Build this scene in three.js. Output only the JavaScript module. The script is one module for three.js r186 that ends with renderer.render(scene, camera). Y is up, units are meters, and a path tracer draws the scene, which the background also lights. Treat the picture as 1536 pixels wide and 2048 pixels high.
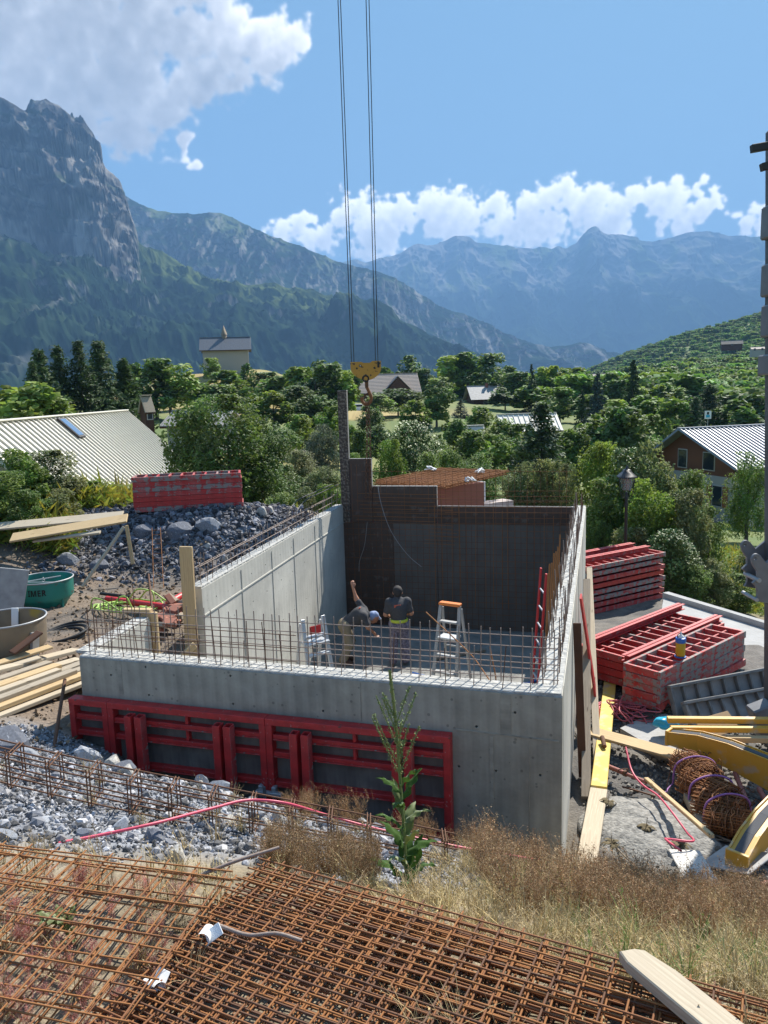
import * as THREE from 'three';
import { mergeGeometries, mergeVertices, toCreasedNormals } from 'three/addons/utils/BufferGeometryUtils.js';
import { MarchingCubes } from 'three/addons/objects/MarchingCubes.js';

// ---------------------------------------------------------------- camera, sky, sun, exposure
const scene = new THREE.Scene();
const camera = new THREE.PerspectiveCamera(67.0, 0.75, 0.05, 40000);
camera.position.set(0, 5.9, 0);
camera.rotation.order = 'YXZ';
camera.rotation.set(-8.8 * Math.PI / 180, 0, -0.03);
const renderer = new THREE.WebGLRenderer({ antialias: true });
renderer.setSize(768, 1024);
renderer.toneMapping = THREE.LinearToneMapping;
renderer.toneMappingExposure = 2.15;
renderer.shadowMap.enabled = true;

const SUN_AZ = 33 * Math.PI / 180, SUN_EL = 45.5 * Math.PI / 180;
const sunDir = new THREE.Vector3(Math.sin(SUN_AZ) * Math.cos(SUN_EL), Math.sin(SUN_EL), -Math.cos(SUN_AZ) * Math.cos(SUN_EL));
const sun = new THREE.DirectionalLight(new THREE.Color().setRGB(1, 0.945, 0.86), 5.0);
sun.name = 'sun';
sun.position.copy(sunDir).multiplyScalar(120);
sun.castShadow = true;
sun.shadow.radius = 1;
sun.shadow.mapSize.set(4096, 4096);
Object.assign(sun.shadow.camera, { left: -45, right: 45, top: 45, bottom: -45, near: 1, far: 400 });
scene.add(sun, sun.target);
scene.fog = new THREE.FogExp2(new THREE.Color().setRGB(0.3, 0.58, 1.0), 1.0e-4);

// ---------------------------------------------------------------- random numbers and noise
function rngOf(seed) { let s = seed | 0; return () => { s = (s + 0x6d2b79f5) | 0; let t = Math.imul(s ^ (s >>> 15), 1 | s); t = (t + Math.imul(t ^ (t >>> 7), 61 | t)) ^ t; return ((t ^ (t >>> 14)) >>> 0) / 4294967296; }; }
let rnd = rngOf(7);
const rr = (a, b) => a + (b - a) * rnd();
const PERM = new Uint8Array(512);
{ const r = rngOf(99), p = [...Array(256).keys()]; for (let i = 255; i > 0; i--) { const j = Math.floor(r() * (i + 1)); [p[i], p[j]] = [p[j], p[i]]; } for (let i = 0; i < 512; i++) PERM[i] = p[i & 255]; }
const GX = Int8Array.of(1, -1, 1, -1, 1, -1, 1, -1, 0, 0, 0, 0, 1, -1, 0, 0), GY = Int8Array.of(1, 1, -1, -1, 0, 0, 0, 0, 1, -1, 1, -1, 1, 1, -1, -1), GZ = Int8Array.of(0, 0, 0, 0, 1, 1, -1, -1, 1, 1, -1, -1, 0, 0, 1, -1);
function noise3(x, y, z, per = 256) {
  let X = Math.floor(x), Y = Math.floor(y), Z = Math.floor(z); x -= X; y -= Y; z -= Z;
  let X1, Y1; const Z0 = Z & 255, Z1 = (Z + 1) & 255;
  if (per === 256) { X1 = (X + 1) & 255; Y1 = (Y + 1) & 255; X &= 255; Y &= 255; } else { X = ((X % per) + per) % per; X1 = (X + 1) % per; Y = ((Y % per) + per) % per; Y1 = (Y + 1) % per; }
  const u = x * x * x * (x * (x * 6 - 15) + 10), v = y * y * y * (y * (y * 6 - 15) + 10), w = z * z * z * (z * (z * 6 - 15) + 10), P = PERM;
  const a = P[X], b = P[X1], aa = P[a + Y], ab = P[a + Y1], ba = P[b + Y], bb = P[b + Y1], x1 = x - 1, y1 = y - 1, z1 = z - 1;
  let h = P[aa + Z0] & 15; const g000 = GX[h] * x + GY[h] * y + GZ[h] * z; h = P[ba + Z0] & 15; const g100 = GX[h] * x1 + GY[h] * y + GZ[h] * z;
  h = P[ab + Z0] & 15; const g010 = GX[h] * x + GY[h] * y1 + GZ[h] * z; h = P[bb + Z0] & 15; const g110 = GX[h] * x1 + GY[h] * y1 + GZ[h] * z;
  h = P[aa + Z1] & 15; const g001 = GX[h] * x + GY[h] * y + GZ[h] * z1; h = P[ba + Z1] & 15; const g101 = GX[h] * x1 + GY[h] * y + GZ[h] * z1;
  h = P[ab + Z1] & 15; const g011 = GX[h] * x + GY[h] * y1 + GZ[h] * z1; h = P[bb + Z1] & 15; const g111 = GX[h] * x1 + GY[h] * y1 + GZ[h] * z1;
  const p = g000 + (g100 - g000) * u, q = g010 + (g110 - g010) * u, r = g001 + (g101 - g001) * u, s = g011 + (g111 - g011) * u, e = p + (q - p) * v, f = r + (s - r) * v;
  return e + (f - e) * w;
}
function fbm(x, y, z, oct = 4, per = 256) { let s = 0, a = 0.5, f = 1; for (let i = 0; i < oct; i++) { s += a * noise3(x * f, y * f, z, Math.min(256, per * f)); a *= 0.5; f *= 2; } return s; }
function ridged(x, y, z, oct = 5) { let s = 0, a = 0.5, f = 1, w = 1; for (let i = 0; i < oct; i++) { let n = 1 - Math.abs(noise3(x * f, y * f, z) * 1.6); n *= n; s += a * n * w; w = Math.min(1, n * 1.4); a *= 0.5; f *= 2.05; } return s; }
const sst = (a, b, x) => { const t = Math.min(1, Math.max(0, (x - a) / (b - a))); return t * t * (3 - 2 * t); };
const lerp = (a, b, t) => a + (b - a) * t;
const mix3 = (a, b, t) => [lerp(a[0], b[0], t), lerp(a[1], b[1], t), lerp(a[2], b[2], t)];
const V = (x, y, z) => new THREE.Vector3(x, y, z);

// ---------------------------------------------------------------- sky: clear air and two cloud masses
{
  const SKYK = 0.5, W = 4096, H = 2048, data = new Float32Array(W * H * 4);
  const big = [[-25.4, 22.2, 3.3], [-22.6, 22.1, 3], [-20.2, 22.8, 3.3], [-17.5, 22.6, 3.3], [-14.6, 23.6, 3], [-12.1, 23, 2.8], [-10, 23.8, 2.2], [-7.5, 22.9, 1.9], [-5.9, 23.2, 1.4], [-6.7, 22.1, 1.5], [-8.9, 21.8, 2], [-10.9, 20.6, 2.2], [-13, 19.4, 2.2], [-15, 18.7, 2.2], [-16.9, 19.2, 2.2], [-19.2, 20.1, 3], [-22.3, 19.8, 3], [-24.9, 19.2, 3], [-23.5, 18.6, 1.7], [-21.2, 18.6, 1.5], [-18.8, 18.1, 1.1], [-17.6, 17.6, 0.9], [-16, 17.8, 2], [-14.1, 18.2, 1.9], [-9.1, 20.2, 0.8], [-12.2, 16.6, 0.45], [-12.2, 15.7, 0.35], [-16.4, 21.1, 3.7], [-23.4, 24.8, 3.7], [-19, 25.4, 3.7], [-14.4, 25.8, 3.7], [-11.2, 25.6, 2.2], [-27, 25, 4], [-31, 22, 3.5], [-25.5, 18.2, 1.7], [-23.6, 17.9, 1.5], [-22, 17.8, 1.4], [-20.4, 17.8, 1.3], [-19, 17.4, 1], [-18, 16.9, 0.8], [-17, 17.2, 1.2]];
  const low = [[-6.7, 11.3, 1], [-5.3, 11.7, 1], [-3.9, 11, 1.1], [-2.1, 12.2, 1.3], [-0.7, 12.7, 1], [0.7, 11.9, 1.3], [2.1, 12.3, 1.2], [3.9, 12.7, 1.2], [5, 13, 0.9], [6.3, 12, 1.3], [8.1, 12.5, 1], [9.1, 11.5, 1.3], [10.8, 12.1, 1.3], [12.2, 12.6, 1.1], [13.5, 12.9, 1], [14.5, 12.1, 1.3], [15.5, 12.8, 1], [16.5, 11.6, 1.3], [17.8, 12.3, 1], [19.1, 12.1, 0.9], [20.3, 12.1, 0.7], [21.7, 12.5, 0.5], [19.7, 11.3, 1], [21.9, 10.9, 0.9], [22.8, 11.3, 0.7], [21, 10.6, 1.1], [24.3, 10.5, 0.5], [25.5, 10.5, 0.6], [24.9, 9.7, 0.7], [25.8, 9.4, 0.6], [19.4, 10.2, 0.4], [-4.7, 10.7, 1.1], [5.3, 11.4, 1.9], [11.5, 11, 1.9], [0, 10.9, 1.9], [15.5, 10.7, 1.9], [28, 10.5, 1.1], [30, 9.8, 1.3]];
  { // the bank of cloud goes on round the horizon, as it does in view
    const r = rngOf(41);
    for (let az = 36; az < 340; az += 1.1 + r() * 2.2) if (noise3(az * 0.07, 3.3, 1) > -0.12) low.push([az > 180 ? az - 360 : az, 9.5 + r() * 3.6, 0.6 + r() * 1.3]);
    for (let k = 0; k < 9; k++) { const ca = 60 + k * 28 + r() * 12, ce = 24 + r() * 24; for (let i = 0; i < 12; i++) big.push([(ca + (r() - 0.5) * 13 > 180 ? ca + (r() - 0.5) * 13 - 360 : ca + (r() - 0.5) * 13), ce + (r() - 0.5) * 5, 1.4 + r() * 1.8]); }
  }
  // buckets by azimuth keep the search short
  const BK = 180, bucket = (list) => { const b = Array.from({ length: BK }, () => []); for (const p of list) { const reach = (p[2] + 2.5) / Math.cos(p[1] * Math.PI / 180); for (let a = Math.floor((p[0] - reach + 540) / 2); a <= Math.floor((p[0] + reach + 540) / 2); a++) b[((a % BK) + BK) % BK].push(p); } return b; };
  const bb = bucket(big), lb = bucket(low);
  const field = (b, az, el, fs) => {
    const list = b[((Math.floor((az + 540) / 2) % BK) + BK) % BK]; if (!list.length) return -1;
    const wx = az + fbm(az * 0.55 * fs, el * 0.55 * fs, 2.2, 3) * 1.5 / fs, wy = el + fbm(az * 0.55 * fs, el * 0.55 * fs, 7.7, 3) * 1.3 / fs;
    let d = -1;
    for (const p of list) { let da = wx - p[0]; if (da > 180) da -= 360; else if (da < -180) da += 360; const q = 1 - Math.hypot(da * Math.cos(p[1] * 0.01745), wy - p[1]) / p[2]; if (q > d) d = q; else if (q > d - 0.25) d += 0.02; }
    if (d < -0.9) return -1;
    return d + fbm(az * 1.5 * fs, el * 1.6 * fs, 4.4, 5) * 1.05 + 0.1;
  };
  const sx = 0.55, sy = 0.84;
  for (let row = H / 2 - 40; row < H; row++) {
    const up = ((row + 0.5) / H - 0.5) * Math.PI, el = up * 180 / Math.PI, y = Math.sin(up);
    for (let col = 0; col < W; col++) {
      const rd = ((col + 0.5) / W - 0.5) * 2 * Math.PI, x = Math.cos(rd) * Math.cos(up), z = Math.sin(rd) * Math.cos(up);
      const c = x * sunDir.x + y * sunDir.y + z * sunDir.z;
      const hz = Math.pow(1 - Math.max(0, y), 3.2), glow = Math.exp(-(1 - c) * 5.5) * 0.55 + 0.16 * Math.max(0, c), sh = sst(-0.2, 0.9, c);
      let rgb = [0.085 + 0.25 * hz + 0.2 * glow + 0.05 * sh, 0.238 + 0.33 * hz + 0.28 * glow + 0.07 * sh, 0.53 + 0.31 * hz + 0.24 * glow + 0.07 * sh];
      if (el > -1 && el < 62) {
        let az = rd * 180 / Math.PI + 90; if (az > 180) az -= 360; if (az < -180) az += 360;
        for (const [b, fs, lo] of [[bb, 0.62, 0], [lb, 1.15, 1]]) {
          const d = field(b, az, el, fs); if (d <= 0) continue;
          const a = sst(0.0, lo ? 0.42 : 0.5, d);
          let occ = 0; for (let k = 1; k <= 4; k++) { const s = k * k * (lo ? 0.13 : 0.24); occ += Math.max(0, field(b, az + sx * s, el + sy * s, fs)) * (0.6 + k * 0.22); }
          const deep = Math.max(0, d) * 0.55, lit = Math.exp(-(occ * (lo ? 0.34 : 0.46) + deep * (lo ? 0.15 : 0.35)));
          const bri = lerp(lo ? 0.74 : 0.4, lo ? 2.15 : 1.75, lit);
          const tint = mix3([0.9, 0.97, 1.1], [1.03, 1, 0.96], lit);
          rgb = mix3(rgb, [bri * tint[0], bri * tint[1], bri * tint[2]], a * (lo ? 0.97 : 0.985));
        }
      }
      const o = (row * W + col) * 4; data[o] = rgb[0] * SKYK; data[o + 1] = rgb[1] * SKYK; data[o + 2] = rgb[2] * SKYK; data[o + 3] = 1;
    }
  }
  for (let i = 0; i < W * (H / 2 - 40); i++) { data[i * 4] = 0.17; data[i * 4 + 1] = 0.22; data[i * 4 + 2] = 0.24; data[i * 4 + 3] = 1; }
  const sky = new THREE.DataTexture(data, W, H, THREE.RGBAFormat, THREE.FloatType);
  sky.mapping = THREE.EquirectangularReflectionMapping; sky.magFilter = THREE.LinearFilter; sky.needsUpdate = true;
  scene.background = sky; scene.environment = sky;
}

// ---------------------------------------------------------------- textures and materials
function tex(size, fn, srgb, repeat = [1, 1]) {
  const d = new Uint8Array(size * size * 4);
  for (let j = 0; j < size; j++) for (let i = 0; i < size; i++) { const c = fn(i / size, j / size), o = (j * size + i) * 4; for (let k = 0; k < 3; k++) d[o + k] = Math.max(0, Math.min(255, Math.round((srgb ? Math.pow(Math.max(0, c[k]), 1 / 2.2) : c[k]) * 255))); d[o + 3] = 255; }
  const t = new THREE.DataTexture(d, size, size); t.wrapS = t.wrapT = THREE.RepeatWrapping; t.magFilter = THREE.LinearFilter; t.colorSpace = srgb ? THREE.SRGBColorSpace : THREE.NoColorSpace; t.repeat.set(...repeat); t.needsUpdate = true; return t;
}
const tn = (u, v, f, z, o = 4) => fbm(u * f, v * f, z, o, f);   // noise that tiles
function mat(rgb, rough = 0.85, opt = {}) { const { phys, ...rest } = opt; const m = new (phys ? THREE.MeshPhysicalMaterial : THREE.MeshStandardMaterial)({ roughness: rough, ...rest }); m.color.setRGB(...rgb); return m; }
// a material with a computed colour map of its own (uv in metres; rep = how many times the map repeats per metre)
function matTex(size, rep, colorFn, rough, opt = {}, bumpFn = null, bump = 0.004) {
  const m = mat([1, 1, 1], rough, opt); m.map = tex(size, colorFn, true, [].concat(rep, rep).slice(0, 2));
  if (bumpFn) { m.bumpMap = tex(size, (u, v) => { const b = bumpFn(u, v); return [b, b, b]; }, false, [].concat(rep, rep).slice(0, 2)); m.bumpScale = bump; }
  return m;
}
const M = {};
{
  const spots = rngOf(5), PM = new Float32Array(1024 * 1024); for (let i = 0; i < 260; i++) { const a = spots() * 1024, b = spots() * 1024, r = 1.2 + spots() * 4; for (let y = -6; y < 7; y++) for (let x = -6; x < 7; x++) if (x * x + y * y < r * r) PM[((b + y) & 1023) * 1024 + ((a + x) & 1023)] = 1; } const airVoid = (u, v) => PM[Math.floor(v * 1024) * 1024 + Math.floor(u * 1024)];
  const cb = (u, v) => 0.5 + 0.5 * tn(u, v, 4, 1, 5) + 0.3 * tn(u, v, 32, 3, 3);
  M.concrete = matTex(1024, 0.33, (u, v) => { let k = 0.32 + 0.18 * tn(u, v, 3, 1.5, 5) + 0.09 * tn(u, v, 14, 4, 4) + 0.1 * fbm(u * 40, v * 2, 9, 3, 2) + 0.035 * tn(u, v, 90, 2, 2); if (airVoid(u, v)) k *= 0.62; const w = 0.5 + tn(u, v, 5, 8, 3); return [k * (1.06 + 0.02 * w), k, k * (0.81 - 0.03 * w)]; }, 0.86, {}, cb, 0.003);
  M.concreteSunlit = matTex(1024, 0.33, (u, v) => { let k = 0.46 + 0.15 * tn(u, v, 3, 1.5, 5) + 0.07 * tn(u, v, 14, 4, 4) + 0.08 * fbm(u * 40, v * 2, 9, 3, 2); if (airVoid(u, v)) k *= 0.75; return [k * 1.03, k, k * 0.88]; }, 0.86, {}, cb, 0.003);  // same concrete, lightened in colour to stand in for sun on the side walls
  M.concreteTop = matTex(512, 1.1, (u, v) => { const k = 0.4 + 0.2 * tn(u, v, 10, 2, 5) + 0.1 * tn(u, v, 60, 3, 2); return [k * 1.02, k, k * 0.92]; }, 0.92, {}, (u, v) => 0.5 + 0.7 * tn(u, v, 14, 6, 5), 0.03);
  M.shadedSlab = matTex(256, 0.4, (u, v) => { const k = 0.22 + 0.14 * tn(u, v, 4, 12, 5) + 0.06 * tn(u, v, 24, 14, 3); return [k * 1.03, k, k * 0.9]; }, 0.8);  // pit floor concrete, darker because the shade of the pit is put into its colour
  M.slab = matTex(512, 0.5, (u, v) => { const k = 0.36 + 0.1 * tn(u, v, 5, 12, 5) + 0.05 * tn(u, v, 50, 13, 2); return [k, k * 0.99, k * 0.95]; }, 0.9, {}, (u, v) => 0.5 + 0.6 * tn(u, v, 20, 6, 4), 0.01);
  const redFn = (worn, mud) => (u, v) => {
    const n = tn(u, v, 6, 21, 5) + 0.35 * tn(u, v, 40, 22, 3), k = 0.9 + 0.5 * tn(u, v, 9, 23, 4);
    let c = [0.5 * k, 0.023 * k, 0.022 * k];
    c = mix3(c, [0.24, 0.21, 0.19], sst(worn, worn + 0.1, n)); c = mix3(c, [0.10, 0.045, 0.03], sst(0.33, 0.42, tn(u, v, 18, 27, 4)));
    c = mix3(c, [0.42, 0.4, 0.37], 0.75 * sst(0.2, 0.27, tn(u, v, 40, 24, 3) - 0.12 + 0.5 * tn(u, v, 3, 25, 2)));
    return mix3(c, [0.28, 0.25, 0.22], mud * sst(0.0, 0.5, tn(u, v, 4, 29, 5) + 0.15));
  };
  M.red = matTex(256, 0.9, redFn(0.34, 0.04), 0.5); M.redWorn = matTex(256, 0.9, redFn(0.10, 0.35), 0.62); M.redMud = matTex(256, 0.9, redFn(-0.08, 0.6), 0.75);
  M.greyFrame = matTex(256, 1.2, (u, v) => { const k = 0.17 + 0.12 * tn(u, v, 7, 31, 5); return mix3([k, k * 0.97, k * 0.92], [0.3, 0.05, 0.05], sst(0.3, 0.4, tn(u, v, 5, 32, 4)) * 0.5); }, 0.75);
  const rustFn = (a, b) => (u, v) => mix3(a, b, Math.min(1, Math.max(0, 0.5 + 1.3 * tn(u, v, 8, 35, 5))));
  M.rust = matTex(256, 3, rustFn([0.19, 0.07, 0.02], [0.4, 0.165, 0.042]), 0.85); M.rust2 = matTex(256, 3, rustFn([0.14, 0.055, 0.024], [0.32, 0.125, 0.036]), 0.85);
  M.rustDark = matTex(256, 3, rustFn([0.07, 0.035, 0.022], [0.2, 0.085, 0.035]), 0.85); M.steelBar = matTex(256, 3, rustFn([0.33, 0.29, 0.26], [0.26, 0.15, 0.09]), 0.7);
  const plyFn = (u, v) => { const k = 1 + 0.5 * tn(u, v, 5, 41, 5); let c = [0.06 * k, 0.036 * k, 0.026 * k]; return mix3(c, [0.13, 0.115, 0.1], 0.55 * sst(0.12, 0.4, tn(u, v, 10, 43, 5) + 0.4 * fbm(u * 60, v * 3, 44, 3, 3))); };
  M.ply = matTex(512, 0.6, plyFn, 0.55);
  M.plyDark = matTex(512, 0.7, (u, v) => { const k = 0.13 + 0.13 * tn(u, v, 4, 48, 5) + 0.05 * fbm(u * 40, v * 3, 49, 3, 3); return [k * 1.05, k, k * 0.9]; }, 0.7);
  M.plyMottled = matTex(512, 1.2, (u, v) => mix3([0.05, 0.035, 0.026], [0.2, 0.165, 0.125], sst(-0.1, 0.25, tn(u, v, 16, 46, 5))), 0.7);
  M.plyPale = matTex(512, 0.8, (u, v) => { const k = 0.27 + 0.16 * tn(u, v, 5, 41, 5); return [k, k * 0.97, k * 0.92]; }, 0.7);
  const woodFn = (base, dark, f) => (u, v) => { const g = fbm(u * 5 + 2 * tn(u, v, 4, 51, 3), v * f, 52, 4, 5), k = 0.5 + g; let c = mix3(dark, base, Math.min(1, Math.max(0, k + 0.15))); const kn = tn(u, v, 6, 55, 2); return mix3(c, [dark[0] * 0.4, dark[1] * 0.35, dark[2] * 0.3], sst(0.42, 0.5, kn)); };
  M.wood = matTex(512, [0.6, 2.6], woodFn([0.56, 0.41, 0.22], [0.36, 0.24, 0.11], 30), 0.8); M.woodPale = matTex(512, [0.6, 2.6], woodFn([0.52, 0.44, 0.32], [0.34, 0.275, 0.19], 30), 0.85);
  M.woodOld = matTex(512, [0.6, 2.6], woodFn([0.3, 0.25, 0.19], [0.16, 0.125, 0.09], 30), 0.9); M.woodGrey = matTex(512, [0.8, 3.4], woodFn([0.4, 0.34, 0.255], [0.2, 0.165, 0.12], 26), 0.9);
  M.woodBrown = matTex(256, [0.4, 0.4], (u, v) => { const k = 1 + 0.6 * tn(u, v, 8, 56, 4); return [0.085 * k, 0.032 * k, 0.014 * k]; }, 0.8);
  M.yellow = matTex(256, 0.8, (u, v) => mix3([0.62, 0.33, 0.035], [0.5, 0.36, 0.2], sst(0.2, 0.5, tn(u, v, 7, 61, 5) + 0.1)), 0.45);
  M.yellowBoard = matTex(256, 0.8, (u, v) => mix3([0.62, 0.45, 0.085], [0.5, 0.4, 0.24], sst(0.0, 0.4, tn(u, v, 7, 61, 5))), 0.7);
  M.hookYellow = matTex(256, 1.6, (u, v) => mix3([0.5, 0.25, 0.03], [0.07, 0.035, 0.02], sst(0.2, 0.28, tn(u, v, 7, 63, 5))), 0.6);
  M.darkSteel = mat([0.03, 0.028, 0.027], 0.5, { metalness: 0.3 }); M.greySteel = matTex(256, 0.9, (u, v) => { const k = 0.17 + 0.07 * tn(u, v, 5, 65, 5); return [k, k, k * 1.03]; }, 0.5, { metalness: 0.2 });
  M.zinc = matTex(256, 1.2, (u, v) => { const k = 0.36 + 0.15 * tn(u, v, 6, 66, 5); return [k, k, k * 0.98]; }, 0.5, { metalness: 0.3 });
  M.black = mat([0.012, 0.013, 0.016], 0.4); M.rubber = mat([0.02, 0.02, 0.02], 0.7); M.grip = matTex(128, 6, (u, v) => { const k = 0.085 + 0.05 * tn(u, v, 30, 67, 2); return [k, k, k * 1.05]; }, 0.95);
  M.alu = mat([0.55, 0.56, 0.57], 0.42, { metalness: 0.55 }); M.orange = mat([0.75, 0.2, 0.03], 0.45); M.redPlain = mat([0.55, 0.03, 0.03], 0.45);
  M.pinkHose = mat([0.62, 0.075, 0.13], 0.45); M.greenHose = mat([0.36, 0.52, 0.10], 0.5); M.purple = mat([0.3, 0.13, 0.34], 0.7); M.white = mat([0.78, 0.78, 0.76], 0.6); M.blue = mat([0.02, 0.13, 0.45], 0.35);
  M.canYellow = mat([0.55, 0.32, 0.01], 0.35); M.teal = mat([0.02, 0.36, 0.55], 0.35); M.clay = mat([0.3, 0.12, 0.08], 0.9);
  M.propRed = matTex(128, 2, rustFn([0.28, 0.06, 0.045], [0.36, 0.16, 0.12]), 0.65);
  M.rock = []; for (const [i, c] of [[0, [0.21, 0.225, 0.25]], [1, [0.33, 0.345, 0.37]], [2, [0.12, 0.13, 0.155]], [3, [0.4, 0.38, 0.34]]]) M.rock.push(matTex(256, 1.5, (u, v) => { const k = 1 + 0.8 * tn(u, v, 6, 71 + i, 5); let q = [c[0] * k, c[1] * k, c[2] * k]; return mix3(q, [0.55, 0.56, 0.58], 0.5 * sst(0.26, 0.36, tn(u, v, 4, 81 + i, 5))); }, 0.85, { flatShading: true }));
}

// ---------------------------------------------------------------- helpers that build things
const taken = new Map();
function numbered(name) { const n = taken.get(name) ?? 0; taken.set(name, n + 1); return n ? name + '_' + String(n).padStart(3, '0') : name; }
function tag(o, label, category, group, kind) { if (label) o.userData.label = label; if (category) o.userData.category = category; if (group) o.userData.group = group; if (kind) o.userData.kind = kind; return o; }
function thing(name, label, category, p = [0, 0, 0], turn = 0, group) { const o = new THREE.Group(); o.name = numbered(name); o.position.set(...p); o.rotation.y = turn; scene.add(o); return tag(o, label, category, group); }
function mesh(name, geo, m, parent) { const o = new THREE.Mesh(geo, m); o.name = parent ? name : numbered(name); (parent ?? scene).add(o); return o; }
function copyOf(src, label, p, turn) { const o = src.clone(); o.name = numbered(src.name.replace(/_\d{3}$/, '')); o.userData = { ...src.userData }; if (label) o.userData.label = label; if (p) o.position.set(...p); if (turn !== undefined) o.rotation.y = turn; scene.add(o); return o; }
const structure = (name, geo, m) => tag(mesh(name, geo, m), null, null, null, 'structure');
// uv in metres from position, by the axis that a face looks along
function uvMetres(g) {
  if (g.index) g = g.toNonIndexed(); const p = g.attributes.position, n = p.count, uv = new Float32Array(n * 2), a = V(0, 0, 0), b = V(0, 0, 0), c = V(0, 0, 0);
  for (let i = 0; i < n; i += 3) {
    a.fromBufferAttribute(p, i); b.fromBufferAttribute(p, i + 1); c.fromBufferAttribute(p, i + 2);
    const nx = Math.abs((b.y - a.y) * (c.z - a.z) - (b.z - a.z) * (c.y - a.y)), ny = Math.abs((b.z - a.z) * (c.x - a.x) - (b.x - a.x) * (c.z - a.z)), nz = Math.abs((b.x - a.x) * (c.y - a.y) - (b.y - a.y) * (c.x - a.x));
    [a, b, c].forEach((q, k) => { const o = (i + k) * 2; if (nx >= ny && nx >= nz) { uv[o] = q.z; uv[o + 1] = q.y; } else if (ny >= nz) { uv[o] = q.x; uv[o + 1] = q.z; } else { uv[o] = q.x; uv[o + 1] = q.y; } });
  }
  g.setAttribute('uv', new THREE.BufferAttribute(uv, 2)); return g;
}
function fromTris(list) { const g = new THREE.BufferGeometry(); g.setAttribute('position', new THREE.BufferAttribute(new Float32Array(list), 3)); g.computeVertexNormals(); return uvMetres(g); }
const boxCache = new Map();
// a box with chamfered edges, centred; 44 triangles
function cbox(w, h, d, c = 0.006) {
  const key = [w, h, d, c].map((x) => x.toFixed(4)).join(); if (boxCache.has(key)) return boxCache.get(key);
  c = Math.min(c, w / 3, h / 3, d / 3); const X = w / 2, Y = h / 2, Z = d / 2, t = [];
  const tri = (a, b, q) => { const ux = b[0] - a[0], uy = b[1] - a[1], uz = b[2] - a[2], vx = q[0] - a[0], vy = q[1] - a[1], vz = q[2] - a[2]; const nx = uy * vz - uz * vy, ny = uz * vx - ux * vz, nz = ux * vy - uy * vx; const out = nx * (a[0] + b[0] + q[0]) + ny * (a[1] + b[1] + q[1]) + nz * (a[2] + b[2] + q[2]); t.push(...a, ...(out > 0 ? [...b, ...q] : [...q, ...b])); };
  const quad = (a, b, q, e) => { tri(a, b, q); tri(a, q, e); };
  for (const s of [-1, 1]) {
    quad([s * X, -Y + c, -Z + c], [s * X, Y - c, -Z + c], [s * X, Y - c, Z - c], [s * X, -Y + c, Z - c]);
    quad([-X + c, s * Y, -Z + c], [X - c, s * Y, -Z + c], [X - c, s * Y, Z - c], [-X + c, s * Y, Z - c]);
    quad([-X + c, -Y + c, s * Z], [X - c, -Y + c, s * Z], [X - c, Y - c, s * Z], [-X + c, Y - c, s * Z]);
    for (const q of [-1, 1]) {
      quad([s * X, q * (Y - c), -Z + c], [s * (X - c), q * Y, -Z + c], [s * (X - c), q * Y, Z - c], [s * X, q * (Y - c), Z - c]);
      quad([s * X, -Y + c, q * (Z - c)], [s * (X - c), -Y + c, q * Z], [s * (X - c), Y - c, q * Z], [s * X, Y - c, q * (Z - c)]);
      quad([-X + c, s * Y, q * (Z - c)], [-X + c, s * (Y - c), q * Z], [X - c, s * (Y - c), q * Z], [X - c, s * Y, q * (Z - c)]);
      for (const e of [-1, 1]) tri([s * X, q * (Y - c), e * (Z - c)], [s * (X - c), q * Y, e * (Z - c)], [s * (X - c), q * (Y - c), e * Z]);
    }
  }
  const g = fromTris(t); boxCache.set(key, g); return g;
}
function box(name, w, h, d, p, m, parent, c) { const o = mesh(name, cbox(w, h, d, c), m, parent); o.position.set(...p); return o; }
// a box laid from a to b (centre line), width w across, thickness t along up
function beam(name, a, b, w, t, m, parent, up = V(0, 1, 0), c) {
  a = Array.isArray(a) ? V(...a) : a; b = Array.isArray(b) ? V(...b) : b; const x = b.clone().sub(a), L = x.length(); x.normalize(); const z = x.clone().cross(up).normalize(), y = z.clone().cross(x);
  const o = mesh(name, cbox(L, t, w, c), m, parent); o.position.copy(a).lerp(b, 0.5); o.quaternion.setFromRotationMatrix(new THREE.Matrix4().makeBasis(x, y, z)); return o;
}
const CYL = new Map(); const cyl = (n = 6) => { if (!CYL.has(n)) CYL.set(n, new THREE.CylinderGeometry(1, 1, 1, n, 1)); return CYL.get(n); };
const YU = V(0, 1, 0);
function bar(name, a, b, r, m, parent, n = 6) { a = Array.isArray(a) ? V(...a) : a; b = Array.isArray(b) ? V(...b) : b; const d = b.clone().sub(a), L = d.length(); const o = mesh(name, cyl(n), m, parent); o.position.copy(a).lerp(b, 0.5); o.scale.set(r, L, r); o.quaternion.setFromUnitVectors(YU, d.normalize()); return o; }
function tube(name, pts, r, m, parent, seg = 60, n = 6, closed = false) { return mesh(name, new THREE.TubeGeometry(new THREE.CatmullRomCurve3(pts.map((p) => (Array.isArray(p) ? V(...p) : p)), closed), seg, r, n, closed), m, parent); }
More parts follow.
